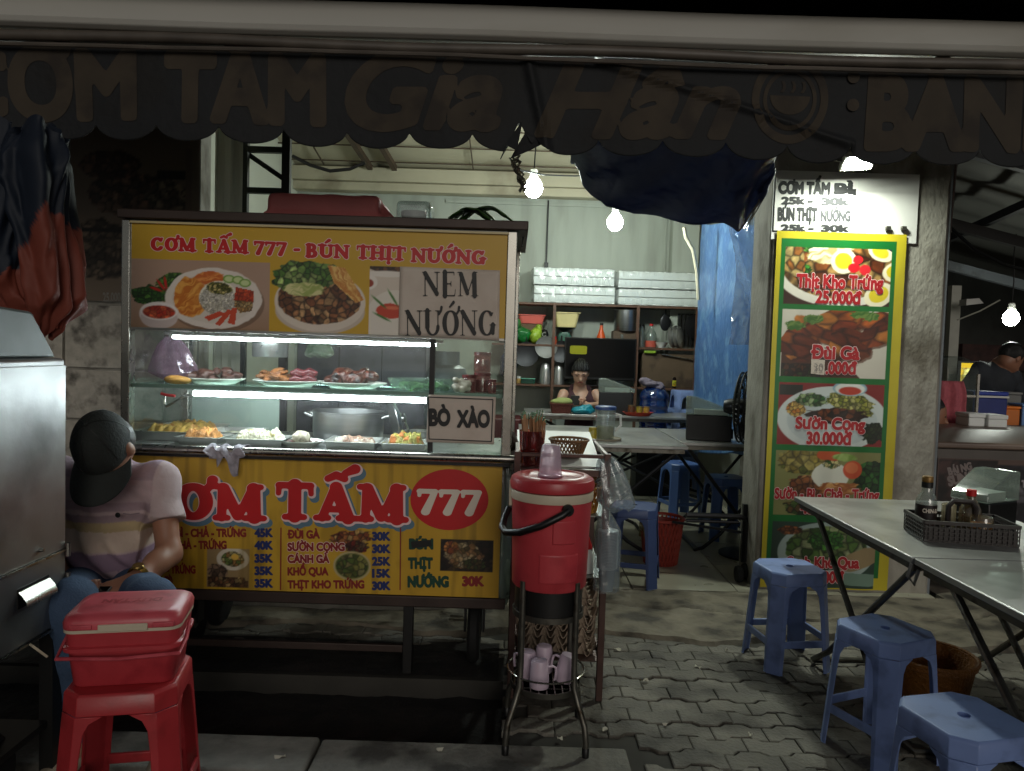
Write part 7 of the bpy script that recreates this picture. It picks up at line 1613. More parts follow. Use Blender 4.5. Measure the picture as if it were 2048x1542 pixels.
# ================================================================== right foreground tables and table things
t1 = folding_table('steel folding table reaching the pillar at the right, carrying the condiment basket', 1.312, 2.08, 2.405, 3.42, .72, 0, 'steel tables on the pavement'); xlegs(t1, 1.312, 2.08, 2.405, 3.42, .72, .0, m_gal, 'y')
t2 = folding_table('steel folding table nearest the camera at the lower right edge', 1.318, 2.09, 1.30, 2.398, .72, 0, 'steel tables on the pavement'); xlegs(t2, 1.318, 2.09, 1.30, 2.398, .72, .0, m_gal, 'y')
m_bk = mat('dark brown basket', (.12,.085,.075), .5, var=.2, scale=40)
c = on(1918, 1076, .7205); bk = thing('condiment_basket', 'dark brown basket tray of sauces on the pavement table', 'basket', c, math.radians(-9))
def ww(a0, a1, b0, b1, n, h):   # perforated wall as thin bars
    g = MB()
    for i in range(n+1):
        f = i/n; g.bar((a0+(a1-a0)*f, b0+(b1-b0)*f, .004), (a0+(a1-a0)*f, b0+(b1-b0)*f, h-.01), .0035)
    for k in range(5): z = .008+(h-.018)*k/4; g.bar((a0, b0, z), (a1, b1, z), .0034)
    g.bar((a0, b0, h-.005), (a1, b1, h-.005), .010, .012); return g
W_, D_, H_ = .155, .095, .075
g = MB(); g.box(-W_, W_, -D_, D_, 0, .004); obj('bottom', g, m_bk, bk, world=False)
for a in ((-W_, W_, -D_, -D_), (-W_, W_, D_, D_), (-W_, -W_, -D_, D_), (W_, W_, -D_, D_)): obj('side', ww(a[0], a[1], a[2], a[3], 18 if a[0] != a[1] else 12, H_), m_bk, bk, world=False)
g = MB(); g.box(-W_+.006, W_-.006, -D_+.003, -D_+.006, .005, H_-.02); g.box(-W_+.006, W_-.006, D_-.006, D_-.003, .005, H_-.02); obj('inner_panel', g, m_bk, bk, world=False)
g = MB(); g.tube([(-.045, -D_*.1, H_*.4), (-.045, -D_*.1, .115), (-.03, -D_*.1, .135), (.03, -D_*.1, .135), (.045, -D_*.1, .115), (.045, -D_*.1, H_*.4)], .010, 8); obj('handle', g, m_bk, bk, world=False)
Tb = Matrix.Translation(c) @ Matrix.Rotation(math.radians(-9), 4, 'Z')
def bw(x, y): return Tb @ Vector((x, y, .005))
c = bw(-.10, .045); t = thing('sauce_bottle', 'clear sauce bottle with gold cap and dark label in the basket', 'bottle', c); g = MB(); g.lathe([(0, 0), (.033, 0), (.036, .006), (.036, .115), (.030, .135), (.018, .150), (.017, .165)], c, 26); obj('body', g, glassy('clear glass', (.93,.95,.94), .04, .14, .18, (.72,.74,.72)), t); g = MB(); g.lathe([(0, .003), (.032, .003), (.033, .05), (0, .05)], c, 22); obj('sauce', g, mat('dark red sauce', (.28,.10,.08), .3), t); g = MB(); g.lathe([(.0365, .045), (.0365, .105)], c, 26); lb = obj('label', g, mat('dark brown label', (.12,.07,.07), .5), t); g = MB(); g.lathe([(.0195, .166), (.0195, .186)], c, 18); obj('neck_band', g, m_blk, t); g = MB(); g.lathe([(.019, .187), (.0195, .19), (.0195, .205), (.017, .208), (0, .208)], c, 18); obj('cap', g, mat('tan gold cap', (.55,.42,.22), .4, .4), t)
r_ = letters('CHIN-SU', (-.03, .078), (.03, .078), .014, 'sans', .06, fn=lambda u, v, w: Vector((c.x+.0372*math.sin(u/.0365), c.y-.0372*math.cos(u/.0365), c.z+v))); obj('label_lettering', r_[0], m_whp, lb, smooth=False)
c = bw(.045, .03); t = thing('sauce_bottle', 'squat clear sauce bottle with red cap in the basket', 'bottle', c); g = MB(); g.lathe([(0, 0), (.036, 0), (.038, .008), (.038, .075), (.034, .10), (.022, .125), (.014, .138), (.014, .146)], c, 26); obj('body', g, glassy('brownish clear', (.85,.80,.70), .06, .12, .3, (.50,.44,.36)), t); g = MB(); g.lathe([(.0165, .147), (.017, .168), (.015, .170), (0, .170)], c, 18); obj('cap', g, m_red, t)
c = bw(.06, -.05); small_jar(c, .036, .055, (.62,.30,.12), 'low orange chilli jar at the front of the basket', (.60,.35,.15), None) if False else None
c = bw(.05, -.05); t = thing('chilli_jar', 'low clear jar of orange chilli at the front of the basket', 'jar', c); g = MB(); g.lathe([(0, 0), (.034, 0), (.036, .005), (.036, .085), (.034, .088)], c, 24); obj('body', g, glassy('jar glass', (.93,.92,.88), .06, .12, .2, (.7,.6,.45)), t); g = MB(); g.lathe([(0, .004), (.033, .004), (.033, .065), (0, .067)], c, 20); obj('filling', g, m_orf, t)
c = bw(-.02, .05); t = thing('toothpick_jar', 'small pale jar beside the gold capped bottle in the basket', 'jar', c); g = MB(); g.lathe([(0, 0), (.024, 0), (.025, .005), (.025, .105), (.02, .11), (0, .11)], c, 20); obj('body', g, glassy('pale jar', (.92,.90,.85), .1, .1, .5, (.72,.68,.58)), t)
napkin_box('large black napkin dispenser with milky hood behind the condiment basket', on(1968, 1048, .7205), .14, .19, .10, math.radians(-62), .115, group=None)
# cable ties at the joint
g = MB(); g.tube([(1.31, 2.40, .70), (1.30, 2.40, .66), (1.325, 2.405, .63), (1.335, 2.40, .68)], .006, 6); o = obj('cloth_tie', g, mat('pale tie', (.5,.5,.48), .8)); tag(o, 'pale tie knotting the two pavement tables together', 'tie')
# orange basket and black tub under the tables
c = Vector((1.68, 2.90, .0)); t = thing('orange_basket', 'dull orange plastic basket under the pavement table', 'basket', c); m_ob = mat('dull orange plastic', (.50,.31,.09), .5, var=.2, scale=12, bump=.8, bscale=90)
g = MB(); g.lathe([(0, 0), (.12, 0), (.125, .006), (.155, .18), (.163, .185), (.163, .205), (.15, .205), (.12, .01), (0, .01)], c, 40); obj('body', g, m_ob, t); g = MB(); g.tube([c+Vector((.163*math.cos(2*PI*i/40), .163*math.sin(2*PI*i/40), .207)) for i in range(40)], .008, 6, True); obj('rim', g, m_ob, t)
c = Vector((1.98, 2.15, .0)); t = thing('black_tub', 'big black rubber tub under the near table at the lower right', 'tub', c); g = MB(); g.lathe([(0, 0), (.20, 0), (.21, .01), (.26, .28), (.275, .285), (.275, .30), (.25, .30), (.2, .015), (0, .012)], c, 44); obj('body', g, mat('black rubber tub', (.05,.05,.05), .35, var=.1), t); g = MB(); g.tube([c+Vector((.27*math.cos(2*PI*i/44), .27*math.sin(2*PI*i/44), .303)) for i in range(44)], .008, 6, True); obj('rim', g, m_dk, t)
dup(s0, (2.30, 2.35, 0), .5, 'blue plastic stool in the dark beyond the near table, at the right edge', 'blue plastic stools')
# ================================================================== neighbouring stall
m_grey = mat('grey blue steel paint', (.46,.48,.50), .5, var=.08, scale=3, dirt=(.36,.37,.38), dscale=4)
x0, x1 = at(1853, 700, 4.3).x, at(1884, 700, 4.3).x
g = MB(); g.box(x0, x1, 4.28, 4.42, 0, 3.4); o = thing('steel_column', 'grey blue steel column beside the pillar', 'column', (x0, 4.3, 0)); obj('column', g, m_grey, o, bevel=.006)
q = at(1866, 646, 4.278); g = MB(); g.box(q.x-.022, q.x+.022, 4.276, 4.279, q.z-.045, q.z+.045); st_ = obj('sticker', g, mat('blue sticker', (.20,.34,.62), .5, var=.3, scale=40), o)
g = MB(); a = at(1914, 300, 4.7); b = at(1872, 740, 4.7); g.tube([a, a.lerp(b, .5), b], .011, 8); o = obj('pipe', g, mat('brown pipe', (.40,.32,.29), .5)); tag(o, 'thin brown pipe running down behind the grey column', 'pipe')
# freezer chest with a dark printed poster
fx0 = at(1866, 900, 4.45).x; zf = at(1950, 884, 4.45).z
fz = thing('freezer_chest', 'long brown topped freezer chest with dark posters at the neighbouring stall', 'freezer', (fx0, 4.45, 0))
g = MB(); g.box(fx0, fx0+1.7, 4.45, 5.05, .06, zf-.04); obj('body', g, mat('freezer side', (.36,.33,.31), .5, var=.15, scale=4), fz, bevel=.012)
g = MB(); g.prism([(4.42, zf-.04), (5.07, zf-.038), (5.07, zf+.06), (4.62, zf+.055), (4.42, zf-.005)], lambda u, v, w: (fx0-.02+w, u, v), 1.75); obj('lid', g, mat('brown freezer lid', (.44,.37,.33), .4, var=.1, scale=5), fz, bevel=.01)
pc = Pic(fx0+.03, fx0+1.6, .12, zf-.10, 4.444, .012); pc.fill(np.ones(pc.X.shape), (.36, .28, .25)); pc.chunks(pc.rect(1880, 918, 1990, 1060), [(.16,.10,.10), (.10,.07,.08), (.28,.18,.17)], 26, 2); pc.chunks(pc.rect(1998, 930, 2060, 1062), [(.10,.09,.13), (.18,.16,.20), (.40,.38,.40), (.07,.06,.08)], 16, 5)
po = pc.build('poster', m_vinyl, fz); tt = Text(4.444); tt.put(mat('grey poster letters', (.50,.45,.44), .6), 'BÁI NG', 1897, 1945, 950, 14, bold=.1, py1=938); tt.put(mat('grey poster letters 2', (.50,.45,.44), .6), 'SÙNG', 1897, 1952, 972, 18, bold=.1, py1=958); tt.put(mat('grey poster letters 3', (.58,.55,.56), .6), 'HẢI TH', 2018, 2060, 974, 13, bold=.1); tt.build(po)
# things on the freezer and counter beyond
zc2 = zf-.02
def P5(px, Y): return at(px, 780, Y).x
m_towel = mat('pink towel', (.76,.40,.44), .9, var=.12, scale=40, bump=.8, bscale=120)
ct = thing('stall_counter', 'dark counter of the neighbouring stall behind the freezer', 'counter', (P5(1960, 5.6), 5.4, 0)); g = MB(); g.box(P5(1880, 5.3), 6.0, 5.15, 5.9, .014, .82); obj('body', g, m_dark, ct, bevel=.01)
c = Vector((P5(1897, 5.3), 5.35, .822)); t = thing('glass_case', 'small curved glass case half wrapped in a pink towel at the neighbouring stall', 'display case', c); zt_ = at(1897, 712, 5.3).z
def arcs(u, v): a = PI*u; return (c.x-.16*math.cos(a), 5.22+.36*v, c.z+(zt_-c.z-.13)+.13*math.sin(a))
g = MB(); g.sheet(arcs, 20, 4); g.box(c.x-.16, c.x-.156, 5.22, 5.58, c.z, zt_-.13); g.box(c.x+.156, c.x+.16, 5.22, 5.58, c.z, zt_-.13); obj('glass', g, glassy('case glass', (.92,.96,.95), .04, .16, .10, (.75,.8,.8)), t); g = MB(); g.box(c.x-.165, c.x+.165, 5.22, 5.58, c.z+.30, c.z+.315); g.box(c.x-.165, c.x-.15, 5.215, 5.235, c.z, zt_-.12); g.box(c.x+.15, c.x+.165, 5.215, 5.235, c.z, zt_-.12); obj('frame', g, m_ssp, t)
zk = at(1897, 762, 5.15).z; zk0 = at(1897, 852, 5.15).z
o = obj('pink_towel', MB().sheet(lambda u, v: (P5(1868, 5.18)+.20*u+.05*(1-v)*u, 5.19+.012*math.sin(u*16)+.02*math.sin(v*6)-.03*(1-v), zk0+(zk-zk0)*v), 30, 24, .006), m_towel, ang=180); tag(o, 'pink towel draped over the front of the curved glass case', 'towel')
for k, (px0, px1, y0, y1, Y) in enumerate(((1918, 1952, 825, 868, 5.0), (1956, 1996, 828, 872, 4.98))):
    q0, q1 = at(px0, y1, Y), at(px1, y0, Y); t = thing('foam_box', ['left of the two white foam boxes on the freezer', 'right of the two white foam boxes on the freezer'][k], 'foam box', (q0.x, Y, q0.z), group='foam boxes on the freezer'); g = MB(); g.box(q0.x, q1.x, Y-.1, Y+.05, zf+.056, q1.z-.03); obj('box', g, m_foam, t, bevel=.006); g = MB(); g.box(q0.x-.004, q1.x+.004, Y-.104, Y+.054, q1.z-.029, q1.z); obj('lid', g, m_foam, t, bevel=.006)
q0, q1 = at(1920, 826, 5.5), at(1990, 782, 5.5); t = thing('cooler_box', 'blue cooler box with a white stripe on the stall counter', 'cooler', q0); g = MB(); g.box(q0.x, q1.x, 5.35, 5.6, .822, q1.z-.045); obj('body', g, mat('deep blue plastic', (.10,.17,.45), .4), t, bevel=.01); g = MB(); g.box(q0.x-.006, q1.x+.006, 5.345, 5.605, q1.z-.044, q1.z-.03); obj('stripe', g, m_white, t); g = MB(); g.box(q0.x-.004, q1.x+.004, 5.346, 5.604, q1.z-.029, q1.z); obj('lid', g, mat('bright blue plastic', (.14,.24,.62), .4), t, bevel=.008)
for px0, px1, y0, y1, col, lb in ((1998, 2030, 812, 828, (.82,.45,.16), 'orange food tub on the stall counter'), (2033, 2075, 808, 830, (.42,.58,.80), 'light blue food tub at the right edge of the stall counter'), (1998, 2034, 784, 811, (.45,.45,.44), 'grey metal box behind the orange tub')):
    Y = 5.45 if y0 > 800 else 5.75; q0, q1 = at(px0, y1, Y), at(px1, y0, Y); t = thing('food_tub', lb, 'tub', q0, group='tubs on the stall counter'); g = MB(); g.box(q0.x, q1.x, Y-.06, Y+.1, .822, q1.z-.02); obj('body', g, mat('tub '+lb[:6], col, .45, var=.08), t, bevel=.008); g = MB(); g.box(q0.x-.005, q1.x+.005, Y-.065, Y+.105, q1.z-.019, q1.z); obj('lid', g, mat('tub lid '+lb[:6], tuple(min(1, x*1.15) for x in col), .4), t, bevel=.006)
# lit yellow menu board behind the man
q0, q1 = at(1920, 770, 7.2), at(1962, 727, 7.2); t = thing('lit_menu_board', 'small glowing yellow menu board behind the man in black', 'menu board', q0); g = MB(); g.box(q0.x-.03, q1.x+.25, 7.2, 7.26, q0.z-.02, q1.z+.02); obj('case', g, m_black, t); 
pc = Pic(q0.x, q1.x+.2, q0.z, q1.z, 7.197, .012); pc.fill(np.ones(pc.X.shape), (.85, .68, .12)); pc.chunks(pc.rect(1925, 735, 1960, 765), [(.9,.75,.2), (.75,.45,.1), (.9,.85,.5)], 7, 4, .7)
mm = colmat('lit menu print', .5); nt = mm.node_tree; bb = nt.nodes['Principled BSDF']; aa = [n for n in nt.nodes if n.type == 'ATTRIBUTE'][0]; nt.links.new(aa.outputs['Color'], bb.inputs['Emission Color']); bb.inputs['Emission Strength'].default_value = 1.3
pc.build('screen', mm, t)
# stall roof, beams, dark back
rf = thing('stall_roof', 'grey corrugated roof with beams over the neighbouring stall', 'roof', (4, 6, 2.6))
def roof(u, v): x = 2.5+5.5*u; return (x, 4.4+4.6*v, 3.35-.26*(x-2.5)-.10*v+.02*math.sin(v*70))
obj('sheet', MB().sheet(roof, 12, 140, .01), mat('weathered roof sheet', (.42,.42,.40), .6, .3, var=.15, scale=3, stretch=(.4, 1, 1)), rf)
for k, (y, a_, b_) in enumerate(((4.7, 3.25, 1.95), (5.6, 3.1, 2.0), (6.6, 2.85, 2.05), (7.6, 2.75, 2.0))):
    g = MB(); g.bar((2.52, y, a_), (6.5, y, a_-.9), .06, .09); obj('beam', g, m_grey if k % 2 else m_black, rf)
g = MB(); g.bar((2.8, 4.45, 3.1), (3.0, 8.8, 2.6), .05, .07); g.bar((4.0, 4.45, 2.8), (4.2, 8.8, 2.4), .05, .07); obj('purlin', g, m_black, rf)
g = MB(); g.tube([at(1895, 450, 5.0), at(1950, 500, 5.2), at(2010, 530, 5.4), at(2070, 545, 5.6)], .012, 6); o = obj('cable', g, m_wire); tag(o, 'black cable sagging under the stall roof at the right', 'cable')
g = MB(); g.tube([at(1915, 640, 6.0), at(1960, 622, 6.0), at(2000, 600, 6.0)], .006, 5); o = obj('cable', g, mat('pale wire', (.6,.6,.55), .6)); tag(o, 'pale wire stretched left of the neighbouring stall bulb', 'cable')
bw_ = thing('stall_back_wall', 'dark back wall of the neighbouring stall', 'wall', (5, 8.9, 0)); g = MB(); g.box(2.51, 9, 8.8, 8.9, 0, 3.2); obj('wall', g, mat('dark stall wall', (.20,.20,.19), .8, var=.4, scale=2, dirt=(.12,.11,.10), dscale=2), bw_)
g = MB(); g.box(at(1925, 700, 8.7).x, at(2075, 700, 8.7).x, 8.70, 8.78, at(2000, 740, 8.7).z, at(2000, 690, 8.7).z); t = thing('dark_valance', 'dark scalloped cloth strip along the stall back wall', 'cloth', at(2000, 740, 8.7)); obj('strip', g, mat('dark maroon print', (.22,.12,.11), .7, var=.6, scale=9), t)
g = MB(); q = at(1915, 600, 6.3); g.box(q.x-.05, q.x+.03, 6.3, 6.36, .8, q.z+.12); t = thing('white_post', 'pale narrow post behind the curved glass case', 'post', (q.x, 6.3, .014)); g.box(q.x-.05, q.x+.03, 6.3, 6.36, .014, .799); obj('post', g, mat('pale post', (.62,.62,.58), .6, var=.1), t)
g = MB(); a = at(1918, 612, 6.2); b = at(1948, 602, 6.2); g.prism([(0, 0), (.14, .02), (.10, .06), (.0, .05)], lambda u, v, w: (a.x+u, 6.1+w, a.z+v), .1); o = obj('wall_bracket', g, mat('white cap', (.7,.7,.68), .5)); tag(o, 'pale cap jutting from the top of the narrow post', 'bracket')

# scraps of litter on the pavement
rr = random.Random(21); pts_ = [(1290, 1362), (1210, 1460), (1395, 1335), (1330, 1450), (1120, 1478), (1452, 1300), (1235, 1300), (1500, 1470), (1390, 1250), (880, 1500), (560, 1515)]
m_lit = mat('pale litter', (.72,.70,.64), .8, var=.1)
for k, (px, py) in enumerate(pts_):
    p = on(px, py, .003); g = MB(); a = rr.uniform(0, 3); L = rr.uniform(.008, .018); W = rr.uniform(.004, .010)
    g.sheet(lambda u, v: (p.x+math.cos(a)*(u-.5)*2*L-math.sin(a)*(v-.5)*2*W, p.y+math.sin(a)*(u-.5)*2*L+math.cos(a)*(v-.5)*2*W, .007+.004*math.sin(u*5+v*4+k)), 5, 4, .001)
    o = obj('litter_scrap', g, m_lit); tag(o, 'tiny pale scrap of litter lying on the pavement', 'litter', 'scraps of litter on the pavement')
# ================================================================== people
m_skin = mat('tan skin', (.60,.42,.33), .5, var=.06, scale=12, sss=.08); m_skin2 = mat('light skin', (.73,.575,.49), .5, var=.05, sss=.08)
m_hair = mat('black hair', (.045,.04,.04), .4, var=.3, scale=60, stretch=(6, 6, 1), bump=.5, bscale=120)
def hand(S, w, d, n, side, curl, s=1.0, k=.006):
    """w wrist, d direction of the fingers, n palm normal (fingers curl towards it), side = thumb side"""
    w = Vector(w); d = Vector(d).normalized(); n = Vector(n); n = (n-d*n.dot(d)).normalized(); t = d.cross(n).normalized()*side
    P = lambda a, b, c: tuple(w+d*(a*s)+t*(b*s)+n*(c*s))
    for b in (-.026, -.009, .009, .026): S.cone(P(.012, b*.6, 0), P(.082-.006*(b < -.02), b, .004), .015*s, .0115*s, .012)
    for i, (b, L) in enumerate(((.027, .068), (.009, .078), (-.009, .072), (-.026, .056))):
        p = Vector(P(.083-.006*(i == 3), b, .004)); q = d.copy(); pts = [p]
        for j, f in enumerate((.44, .31, .25)):
            c_ = curl*(.75+.25*j)+.06*i; q = (q*math.cos(c_)+n*math.sin(c_)).normalized(); q = q if j else q
            m = (d*0+q); pts.append(pts[-1]+m*(L*f*s)); n2 = n*math.cos(c_)-d*math.sin(c_)
            ax = t; R_ = Matrix.Rotation(0, 3, ax)
        S.chain([tuple(x) for x in pts], [.0098*s, .0092*s, .0084*s, .0072*s], k)
    a = Vector(P(.022, .026, .004)); b_ = Vector(P(.050, .048, .016)); c_ = Vector(P(.078, .050, .030)); e = Vector(P(.098, .044, .038)); S.chain([tuple(a), tuple(b_), tuple(c_), tuple(e)], [.015*s, .0115*s, .0102*s, .0086*s], .01)
def V3(v): return tuple(Vector(v))
# ---- seated man with cap
man = thing('person', 'seated man in a dark cap and striped polo shirt looking down at a phone', 'person', (at(215, 1170, 2.72).x, 2.7, 0))
hc = at(207, 894, 2.45); fd = Vector((-.02, -.60, -.80)).normalized(); up = Vector((0, -.80, .60)); up = (up-fd*up.dot(fd)).normalized(); rt = up.cross(fd).normalized()
Rh = np.array([[rt.x, fd.x, up.x], [rt.y, fd.y, up.y], [rt.z, fd.z, up.z]])
def H(a, b, c): return tuple(hc+rt*a+fd*b+up*c)
nk = at(212, 925, 2.58); ch = at(216, 1005, 2.64); be = at(218, 1090, 2.60); pv = at(216, 1165, 2.74)
sL, sR = at(322, 964, 2.63), at(114, 956, 2.64); eL, eR = at(338, 1108, 2.54), at(96, 1112, 2.54); wL, wR = at(268, 1160, 2.37), at(128, 1186, 2.34)
kL, kR = at(300, 1205, 2.22), at(140, 1205, 2.20); aL, aR = Vector((kL.x+.02, 2.33, .10)), Vector((kR.x-.02, 2.30, .10))
S = SDF(.03)
S.ell(hc, (.076, .098, .112), Rh); S.ell(H(0, .06, -.06), (.05, .045, .05), Rh, .03); S.cone(H(0, .098, -.02), H(0, .108, -.035), .010, .014, .012); S.cone(H(-.02, .085, -.075), H(.02, .085, -.075), .010, .010, .01)
for s in (-1, 1): S.ell(H(s*.079, -.005, -.015), (.012, .02, .032), Rh, .008)
S.cone(H(0, -.03, -.07), V3(nk), .055, .062); S.cone(V3(nk), V3(ch), .065, .09); S.ell(V3(ch), (.14, .085, .13)); S.ell(V3(be), (.13, .095, .11)); S.ell(V3(pv), (.14, .10, .09))
for sh_, el, wr in ((sL, eL, wL), (sR, eR, wR)):
    S.cone(V3(sh_), V3(el), .048, .038); S.chain([V3(el), V3(el.lerp(wr, .35)), V3(wr)], [0.038, .036, .025])
hand(S, wL, at(188, 1188, 2.30)-wL, (0, .45, -1.0), 1, .38); hand(S, wR, at(190, 1196, 2.28)-wR, (0, .3, 1.0), 1, .42)
for kx, ax_, s in ((kL, aL, 1), (kR, aR, -1)):
    S.cone(V3(pv+Vector((s*.08, -.02, 0))), V3(kx), .078, .06); S.chain([V3(kx), V3(kx.lerp(ax_, .3)), V3(ax_)], [.055, .052, .036]); S.chain([V3(ax_), V3(ax_+Vector((s*.01, -.06, -.045))), V3(ax_+Vector((s*.02, -.16, -.065)))], [.036, .036, .026])
obj('body', S.mesh(.0055), m_skin, man, ang=180)
# polo shirt: striped by height on the cloth
S = SDF(.04); S.cone(V3(nk+Vector((0, .01, -.03))), V3(ch), .075, .12); S.ell(V3(ch), (.170, .120, .155)); S.ell(V3(be), (.165, .140, .115)); S.ell(V3(be+Vector((0, .02, -.05))), (.168, .135, .08))
for sh_, el in ((sL, eL), (sR, eR)):
    q = sh_.lerp(el, .60); S.cone(V3(sh_), V3(q), .061, .066, .035)
S.cone(V3(sL+Vector((-.02, 0, .005))), V3(ch), .07, .10); S.cone(V3(sR+Vector((.02, 0, .005))), V3(ch), .07, .10)
def foldd(P): return .018*(fbm(P[..., 0]*13+P[..., 2]*9, P[..., 2]*11-P[..., 0]*10, 77, 3)-.5)+.008*np.sin(P[..., 2]*55+P[..., 0]*40+4*np.sin(P[..., 0]*9))*np.clip((.86-P[..., 2])*4, 0, 1)
cutq = [(sh_.lerp(el, .56), (el-sh_).normalized()) for sh_, el in ((sL, eL), (sR, eR))]
def shcut(P):
    d = np.maximum(pv.z+.012-P[..., 2]+.02*np.sin(P[..., 0]*9), -9)
    for (q, n), sx in zip(cutq, (1, -1)):
        m = (P[..., 0]-q.x)*n.x+(P[..., 1]-q.y)*n.y+(P[..., 2]-q.z)*n.z
        side = (P[..., 0]-ch.x)*sx > .17
        d = np.maximum(d, np.where(side, m, -9))
    return d
mb = S.mesh(.006, foldd, shcut); so_ = obj('polo_shirt', mb, colmat('polo cloth', .85, .2, bump=.25, bscale=60), man, ang=180)
Z = np.array([v.z for v in mb.v]); Xv = np.array([v.x for v in mb.v]); Yv = np.array([v.y for v in mb.v])
col = np.tile(np.array([.73, .64, .64]), (len(Z), 1)); zz = Z+.02*(Xv-ch.x)
def stripe(z0, z1, c): col[(zz > z0) & (zz < z1)] = c
zP = lambda py: at(215, py, 2.53).z
stripe(zP(1060), zP(1044), (.68, .60, .46)); stripe(zP(1044), zP(1030), (.58, .50, .52)); stripe(zP(1022), zP(1005), (.62, .53, .56)); stripe(zP(1005), zP(960), (.70, .61, .62)); stripe(zP(960), 2, (.62, .54, .57)); stripe(zP(1095), zP(1060), (.76, .68, .62)); stripe(zP(1135), zP(1098), (.56, .47, .54)); stripe(-1, zP(1135), (.66, .57, .60))
arm = np.abs(Xv-ch.x) > .20; col[arm] = (.74, .66, .66); col[arm & (Z < zP(1030)) & (Z > zP(1060))] = (.64, .56, .54)
setcol(so_, lin(col))
# collar, placket, pocket crest
m_polo2 = mat('polo collar', (.68,.60,.62), .85, var=.06, bump=.2, bscale=80)
g = MB()
for s in (-1, 1):
    a0 = nk+Vector((s*.062, .03, .008)); a1 = nk+Vector((s*.060, -.05, -.035)); a2 = nk+Vector((s*.018, -.11, -.085)); g.sheet(lambda u, v: (lambda p: p+Vector((s*.030*v, -.010*v, -.034*v+.012*math.sin(v*PI))))((a0.lerp(a1, u*2) if u < .5 else a1.lerp(a2, u*2-1))), 12, 5, .003)
obj('collar', g, m_polo2, man, ang=180)
yb = lambda px, py: None
pk = at(236, 1030, 2.495); g = MB(); g.lathe([(0, 0), (.0085, .0), (.009, .002), (0, .003)], (0,0,0), 14, T=Matrix.Translation(pk) @ Matrix.Rotation(PI/2, 4, 'X')); obj('crest', g, m_black_pl, man)
g = MB(); q0 = at(246, 1027, 2.50); g.tube([q0, q0+Vector((.022, .006, -.004)), q0+Vector((.045, .022, -.002))], .0022, 5); obj('pocket_edge', g, mat('pocket seam', (.5,.43,.45), .85), man)
# jeans
S = SDF(.03); S.ell(V3(pv+Vector((0, 0, -.01))), (.172, .13, .10))
for kx, ax_, s in ((kL, aL, 1), (kR, aR, -1)): S.cone(V3(pv+Vector((s*.08, -.02, 0))), V3(kx), .090, .072); S.chain([V3(kx), V3(kx.lerp(ax_, .35)), V3(ax_+Vector((0, 0, .02)))], [.07, .064, .055])
obj('jeans', S.mesh(.008, lambda P: .008*(fbm(P[..., 0]*20, P[..., 2]*26+P[..., 1]*14, 14, 3)-.5)), mat('blue jeans', (.24,.32,.43), .85, var=.2, scale=8, bump=.3, bscale=150), man, ang=180)
for ax_, s in ((aL, 1), (aR, -1)):
    S = SDF(.015); S.chain([V3(ax_+Vector((0, .02, -.05))), V3(ax_+Vector((s*.01, -.06, -.052))), V3(ax_+Vector((s*.02, -.17, -.062)))], [.044, .042, .034]); obj('shoe', S.mesh(.006, None, lambda P: .006-P[..., 2]), mat('pale canvas shoe', (.62,.56,.48), .8, var=.1), man, ang=180)
# cap: dome, bill, button
m_capc = mat('dark green cap', (.125,.14,.13), .85, var=.15, scale=10, bump=.3, bscale=120)
S = SDF(.01); S.ell(H(0, -.005, .012), (.082, .108, .122), Rh)
def capcut(P): L = P-np.array(hc); u_ = L@np.array(up); f_ = L@np.array(fd); return -(u_+.024-.10*f_)
obj('cap', S.mesh(.005, None, capcut), m_capc, man, ang=60)
g = MB()
def bill(u, v):
    a = (u-.5)*PI*.86; r0x, r0y = .090, .101; ox = r0x*math.sin(a); oy = r0y*math.cos(a)*.98; L = .098*math.cos(a)**.42 if abs(a) < PI/2 else 0
    return H(ox*(1+.10*v), oy+L*v, -.004-.035*v*math.cos(a)**0.5-.10*abs(ox)**1.0*v*.9-.02*(abs(ox)/.09)**2)
g.sheet(bill, 36, 10, .004); obj('cap_bill', g, m_capc, man, ang=180)
for k in range(6): g = MB(); a = k*PI/3+PI/6; g.tube([H(.0824*math.cos(a)*math.sin(t_), -.005+.1086*math.sin(a)*math.sin(t_), .012+.1226*math.cos(t_)) for t_ in [i*PI/2/10 for i in range(11)]], .0012, 4); obj('cap_seam', g, m_black, man)
g = MB(); g.ball(H(0, -.005, .134), .008, n=10, m=6); obj('cap_button', g, m_capc, man)
S = SDF(.01); S.ell(H(0, -.03, -.015), (.081, .085, .075), Rh); obj('hair', S.mesh(.006, None, lambda P: np.maximum((P-np.array(hc))@np.array(fd)-.005, 0) if False else (P-np.array(hc))@np.array(fd)-.005), m_hair, man, ang=180)
# watch
w0 = wL.lerp(eL, .13); ax = (eL-wL).normalized(); a = ax.orthogonal().normalized(); b = ax.cross(a)
g = MB()
for dd in (-.006, .0, .006): g.tube([w0+ax*dd+(a*math.cos(2*PI*i/26)+b*math.sin(2*PI*i/26))*.0335 for i in range(26)], .0042, 6, True)
obj('watch_band', g, mat('gold watch', (.62,.48,.22), .3, 1.0, var=.2, scale=60), man)
fdw = Vector((-.1, -.8, .5)).normalized(); fdw = (fdw-ax*fdw.dot(ax)).normalized(); g = MB(); T = Matrix.Translation(w0+fdw*.034) @ fdw.to_track_quat('Z', 'Y').to_matrix().to_4x4(); g.lathe([(0, -.002), (.018, -.002), (.019, .004), (.016, .008), (0, .008)], (0,0,0), 22, T=T); obj('watch_face', g, mat('gold dial', (.55,.45,.25), .25, .8, var=.1), man)
